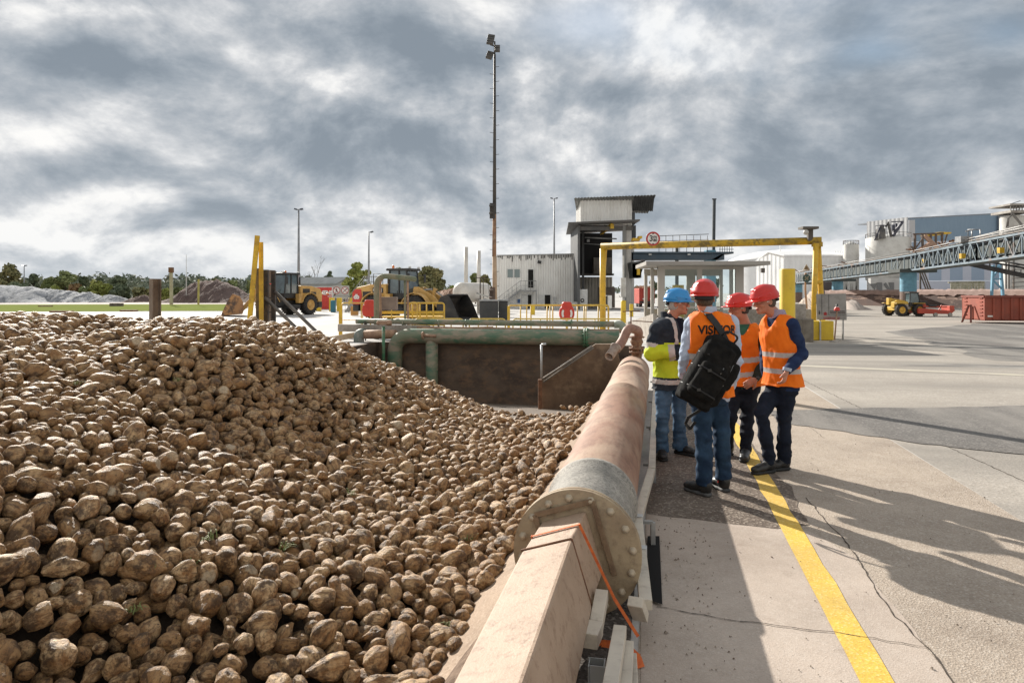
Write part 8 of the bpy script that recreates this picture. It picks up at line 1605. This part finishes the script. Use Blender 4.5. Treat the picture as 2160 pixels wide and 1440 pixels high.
def mfA(C):
    t = (C[:, 2]-pc[2])/up[2]; mm = np.zeros(len(C), int); mm[t > .62] = 1; mm[t < .06] = 1; mm[(t > -.04) & (t < .035)] = 2
    for a in 'LR':
        E, W_, S = j['el'+a], j['wr'+a], j['sh'+a]; dw = W_-E; L = np.linalg.norm(dw); dw = dw/L; tt = (C-E)@dw; rad = np.linalg.norm((C-E)-tt[:, None]*dw, axis=1); fore = (rad < .10) & (tt > -.03) & (tt < L+.03) & (C[:, 2] < E[2]+.10)
        mm[fore] = 0; mm[fore & (tt > L*.62) & (tt < L*.86)] = 2; mm[fore & (tt >= L*.86)] = 1
        ds = E-S; Ls = np.linalg.norm(ds); ds = ds/Ls; ts = (C-S)@ds; ru = np.linalg.norm((C-S)-ts[:, None]*ds, axis=1); upa = (ru < .10) & (ts > .02) & (ts < Ls+.02) & ~fore; lat = (C-nk)@rt*(1 if a == 'R' else -1)
        mm[upa & (ts > Ls*.62) & (ts < Ls*.84)] = 2; mm[upa & (ts >= Ls*.84)] = 0
        mm[upa & (ts < Ls*.62)] = 1
        x_ = (C-nk)@rt*(1 if a == 'R' else -1); mm[(t > .5) & (x_ > .085) & (x_ < .125) & ~fore & (ru > .06)] = 2
    outer = ((C-S)@rt < -.0); return mm
fobj('jacket', fld, [hivis, dnavy, reflect], mA.t, mfA, 1); mA.collar(dnavy, .078, .065, .03)
mb = MB(); p_ = Vector(pc+up*.60+f_*.175+np.array([.05, -.02, 0])); mb.box(p_, (.05, .01, .085), math.atan2(f_[1], f_[0])-math.pi/2); mb.build('badge', M('badge', (.6, .62, .72), (.12, .16, .4), 20, .4), mA.t)
# --- the man with the backpack, seen from behind
mB = Man('man in red helmet and orange vest marked VISITOR seen from behind', G(1495, 1042), 5.95,
         dict(head=(1486, 628, 0), neck=(1494, 658, -.02), shL=(1461, 683, .0), shR=(1541, 681, .05), elL=(1449, 752, .0), wrL=(1443, 792, .12), elR=(1549, 762, .10), wrR=(1540, 815, .22),
              hipL=(1477, 828, .0), hipR=(1512, 828, .03), knL=(1484, 918, -.04), knR=(1522, 914, .03), anL=(1486, 1010, -.06), anR=(1526, 996, .08), toeL=(1450, 1020, .10), toeR=(1508, 1010, .22)),
         (.30, .93, -.05), (.06, 1, 0), hel_red, None, 1.04)
mB.body([(mB.J['wrL'], (.15, .5, -.85), (1, 0, .1), .8, 1, .1)]); mB.hairs(brown_hair, .008, -.085); mB.helmet(-.05); mB.legs(jeans, (.092, .070, .058), .066, 21); mB.shoes(shoe_m, sole_m, True); mB.shirt(shirt_b, .006, 4); mB.sleeves(shirt_b, (.070, .060, .046), seed=5, amp=.038); mB.collar(shirt_b, .066, .05, .01)
vB = mB.vest(orange_v, ((.42, .50), (.10, .18)), low=-.03, seed=8, armhole=.088, infl=.026)
# lettering on the back, laid onto the cloth
dg = bpy.context.evaluated_depsgraph_get(); me_v = vB.data; bvh = BVHTree.FromPolygons([v.co[:] for v in me_v.vertices], [p.vertices[:] for p in me_v.polygons])
nkB = mB.J['neck']; lo_ = text('VISITOR', .102, Vector(nkB)+Vector((.045, -.5, -.15)), black_sign, mB.t, 'lettering', bold=.0028, sx=.92); nmi = 0
import bmesh as _b
bm = _b.new(); bm.from_mesh(lo_.data); _b.ops.triangulate(bm, faces=bm.faces); _b.ops.subdivide_edges(bm, edges=bm.edges, cuts=1)
for v in bm.verts:
    hit = bvh.ray_cast(Vector((v.co.x, v.co.y, v.co.z)), Vector((0, 1, 0)))
    if hit[0] is not None: v.co.y = hit[0].y-.004
bm.to_mesh(lo_.data); bm.free()
# backpack: hangs from one shoulder strap, tilted
bp = thing('backpack', 'large black tactical backpack slung slantwise on the back of the VISITOR man', 'backpack', P(1500, 780, 5.7)); Yq = 5.72; a_ = np.array(P(1530, 722, Yq)); b_ = np.array(P(1462, 842, Yq-.05)); ax_ = (b_-a_)/np.linalg.norm(b_-a_); nrm = np.array([0, -1., 0]); nrm -= ax_*(nrm@ax_); nrm /= np.linalg.norm(nrm); sd_ = np.cross(ax_, nrm); Bm = np.stack([sd_, nrm, ax_], 1); cc = (a_+b_)/2; L_ = np.linalg.norm(b_-a_)
fld = Field(cc-.5, cc+.5, .0075); qq = lambda x, y, z: cc+sd_*x+nrm*y+ax_*z
fld.box(cc, (.150, .095, L_/2+.01), Bm, .055); fld.box(qq(0, -.0, -L_/2+.03), (.115, .075, .06), Bm, .05, .03); fld.box(qq(.0, .10, .10), (.115, .05, .15), Bm, .035, .012); fld.box(qq(.0, .085, -.13), (.10, .04, .10), Bm, .03, .012); fld.box(qq(.165 if sd_[0] > 0 else -.165, .0, -.04), (.045, .07, .12), Bm, .035, .012); fld.box(qq(.14 if sd_[0] > 0 else -.14, .03, .16), (.04, .06, .09), Bm, .03, .015); fld.box(qq(0, .0, L_/2-.01), (.14, .085, .05), Bm, .03, .01)
fld.wrinkle(.030, (11, 11, 11), 12); bag_m = M('bag_black', (.008, .008, .008), (.016, .015, .014), 12, .95, spec=.15, bump=.5, bscale=180, bdist=.003); fobj('bag_body', fld, bag_m, bp, None, 1)
mb = MB()
for z in (-.10, .02, .2): mb.tube([Vector(qq(-.152, -.02, z)), Vector(qq(-.10, .105 if z < 0 else .155, z)), Vector(qq(.10, .105 if z < 0 else .155, z)), Vector(qq(.152, -.02, z))], .008, 5)
mb.build('compression_strap', M('strap_black', (.016, .016, .017), rough=.6), bp)
mb = MB(); [mb.box(Vector(qq(x, .165, z)), (.03, .012, .022)) for x, z in ((.05, .2), (.05, .02))]; mb.build('buckle', M('buckle', (.03, .03, .03), rough=.3), bp)
mb = MB(); mb.tube([Vector(qq(-.125, .075, -.18)), Vector(qq(-.135, .08, .05)), Vector(qq(-.12, .085, .24))], .004, 5); mb.tube([Vector(qq(-.05, .14, -.06)), Vector(qq(-.045, .155, .0))], .004, 5); mb.build('zip', M('zip_metal', (.25, .25, .25), rough=.35, metal=.6), bp)
sh = mB.J['shL']; s0 = Vector((nkB*.58+sh*.42)+np.array([0, -.02, .035])); mb = MB()
sp_ = [s0+Vector((-.01, .15, -.10)), s0+Vector((-.005, .09, -.01)), s0+Vector((0, .03, .028))]; e_ = Vector(qq(-.02, .02, -L_/2-.01)); o_ = Vector(WM[mB.t.name].translation)
for k_ in range(1, 9):
    f = k_/8; p = s0.lerp(e_, f)+Vector((.012*math.sin(f*3), 0, .02*(1-f))); h_ = bvh.ray_cast(Vector((p.x, p.y-1, p.z))-o_, Vector((0, 1, 0))); p.y = (h_[0].y+o_.y-.014) if h_[0] is not None else p.y; sp_.append(p)
ribbon(mb, sp_[:4], .058, (0, -.3, 1), .014); ribbon(mb, sp_[3:], .058, (.1, -1, .25), .014); mb.build('shoulder_strap', M('strap_black', (.016, .016, .017)), bp, bev=.004)
mb = MB(); mb.tube(rounded([Vector(qq(.05, -.02, -L_/2-.02)), Vector(qq(.05, .03, -L_/2-.09)), Vector(qq(-.07, .03, -L_/2-.09)), Vector(qq(-.07, -.02, -L_/2-.02))], .04), .009, 6); mb.build('grab_handle', MATS['strap_black'], bp)
mb = MB(); ribbon(mb, [Vector(qq(-.12, 0, L_/2)), Vector(P(1452, 880, 5.75)), Vector(P(1446, 893, 5.8)), Vector(P(1455, 905, 5.8)), Vector(P(1466, 890, 5.75))], .025, (0, -1, .1), .004); mb.build('loose_strap', MATS['strap_black'], bp)
# --- the younger man in the middle
mC = Man('man in red helmet with orange vest over a green shirt, half hidden', G(1545, 965), 7.25,
         dict(head=(1558, 650, 0), neck=(1572, 683, .03), shL=(1552, 706, .10), shR=(1602, 706, -.10), elL=(1548, 764, .14), wrL=(1550, 800, .05), elR=(1613, 764, -.12), wrR=(1594, 798, -.24),
              hipL=(1556, 806, .06), hipR=(1584, 808, -.05), knL=(1540, 880, -.05), knR=(1576, 880, .0), anL=(1534, 936, .10), anR=(1573, 942, -.05), toeL=(1500, 948, .10), toeR=(1566, 962, -.30)),
         (-.95, -.28, -.06), (-.55, -.83, 0), hel_red, None, .97)
mC.body([(mC.J['wrR'], (-.80, -.05, -.55), (-.1, .9, -.35), .75, -1, .08)]); mC.hairs(dark_hair, .010, -.06); mC.helmet(.0); mC.legs(dark_tr, (.094, .068, .056), .064, 31); mC.shoes(shoe_g, sole_k, False); mC.shirt(green_t, .003, 6); mC.sleeves(dk_sl, (.060, .052, .042), seed=7); mC.vest(orange_v, ((.36, .45), (.13, .21)), low=-.03, seed=9, vneck=.14, infl=.028, slant=-.22)
mb = MB(); w_ = Vector(mC.J['wrR']); dd = Vector((-.80, -.05, -.55)).normalized(); mb.lathe([(.030, -.009), (.032, 0), (.030, .009)], w_-dd*.012, 20, dd); mb.build('watch_band', grey_steel, mC.t); mb = MB(); mb.lathe([(.0, .006), (.018, .005), (.019, 0), (.019, -.004)], w_-dd*.012+Vector((.0, -.033, .005)), 18, (0, -1, .1)); mb.build('watch_face', M('watch', (.05, .05, .05), rough=.2), mC.t)
# --- the tall man in the navy jumper
mD = Man('tall man in red helmet with orange vest over a navy jumper', G(1622, 998), 6.68,
         dict(head=(1608, 635, 0), neck=(1637, 664, .03), shL=(1624, 688, .16), shR=(1666, 684, -.14), elL=(1610, 750, .18), wrL=(1612, 792, .12), elR=(1687, 745, -.10), wrR=(1655, 782, -.26),
              hipL=(1636, 806, .07), hipR=(1656, 808, -.07), knL=(1602, 872, -.06), knR=(1650, 880, -.03), anL=(1618, 966, -.04), anR=(1649, 964, .06), toeL=(1580, 985, -.14), toeR=(1612, 982, .0)),
         (-.96, -.22, -.16), (-.90, -.44, 0), hel_red, None, .94)
for k_ in mD.J: mD.J[k_][0] += .022
mD.body([(mD.J['wrR'], (-.30, -.05, -.95), (-.75, .6, .1), .75, 1, .03, .5)]); mD.hairs(brown_hair, .008, -.075); mD.helmet(.06); mD.legs(navy_tr, (.096, .070, .058), .064, 41); mD.shoes(shoe_m, sole_k); mD.shirt(navy_j, .006, 8); mD.sleeves(navy_j, (.068, .060, .044), seed=9, amp=.032); mD.collar(collar_m, .076, .058, -.03); mD.vest(orange_v, ((.385, .46), (.15, .225)), low=-.035, seed=10, vneck=.16, infl=.030)
mb = MB(); w_ = Vector(mD.J['wrR']); dd = Vector((-.25, -.05, -.96)).normalized(); mb.lathe([(.041, -.03), (.040, 0), (.038, .002)], w_-dd*.0, 20, dd); mb.build('cuff', shirt_b, mD.t)
# --- three people far off beside the loader
def far_man(label, u, vf, sc, vestm, legm, helm, arms=.1, shorts=False, face=1):
    b = G(u, vf); t = thing('person', label, 'person', b); hh = 1.78*sc; f = Field((-.45, -.3, -.02), (.45, .3, 2.0), .016); K = lambda x, y, z: np.array([x, y, z])*sc
    f.loft([(K(0, 0, .86), .16, .11, 0), (K(0, 0, 1.1), .15, .11, 0), (K(0, 0, 1.35), .19, .12, 0), (K(0, 0, 1.47), .08, .07, 0)], None, .03)
    for x in (-1, 1): f.chain([K(x*.09, 0, .88), K(x*.10, -.02, .48), K(x*.11, 0, .06)], [.09, .065, .05], .03); f.cone(K(x*.11, 0, .05), K(x*.12, -.12, .035), .045, .04, .02); f.chain([K(x*.2, 0, 1.39), K(x*.26, 0, 1.12), K(x*.2, -.12, .95)], [.055, .045, .035], .03); f.cone(K(x*.2, -.12, .95), K(x*.19, -.15, .88), .035, .025, .02)
    f.cone(K(0, 0, 1.45), K(0, 0, 1.55), .055, .05, .02); f.ell(K(0, -.01, 1.62), (.078, .095, .115), np.eye(3), .02)
    def mf(C):
        z = C[:, 2]/sc; m = np.full(len(C), 0); m[z < .90] = 1; m[z < .10] = 3; m[(z > .9) & (z < 1.46)] = 2; m[(z < 1.0) & (np.abs(C[:, 0]) > .17)] = 0
        if shorts: m[(z < .5) & (z > .10)] = 0
        if not shorts: m[(z > .9) & (z < 1.44) & (np.abs(C[:, 0]) < .07) & (C[:, 1] < 0)] = 4
        return m
    fobj('body', f, [skin_m, legm, vestm, shoe_m, dnavy], t, mf, 1)
    if helm: mb = MB(); mb.lathe([(.13, 0), (.125, .04), (.10, .10), (.05, .135), (0, .14)], (b.x, b.y, 1.63*sc), 16); mb.beam((b.x, b.y-.16, 1.64*sc), (b.x, b.y-.05, 1.65*sc), .16, .015); mb.build('helmet', helm, t)
    else: mb = MB(); mb.ball((b.x, b.y+.01, 1.66*sc), .1, 12, (.9, 1.05, .9)); mb.build('hair', brown_hair, t)
far_man('worker in yellow vest and dark clothes nearest the wheel of the far loader', 681, 661, 1.0, hivis, dark_tr, white_paint); far_man('worker in yellow vest and grey shirt right of the dark clothed one', 691, 661, 1.0, hivis, dark_tr, M('helm_orange', (.7, .3, .12), rough=.4)); far_man('person in blue shorts standing before the grey safety board', 706, 661, .97, cloth('grey_top', (.2, .21, .22)), cloth('blue_shorts', (.03, .07, .2)), None, shorts=True)
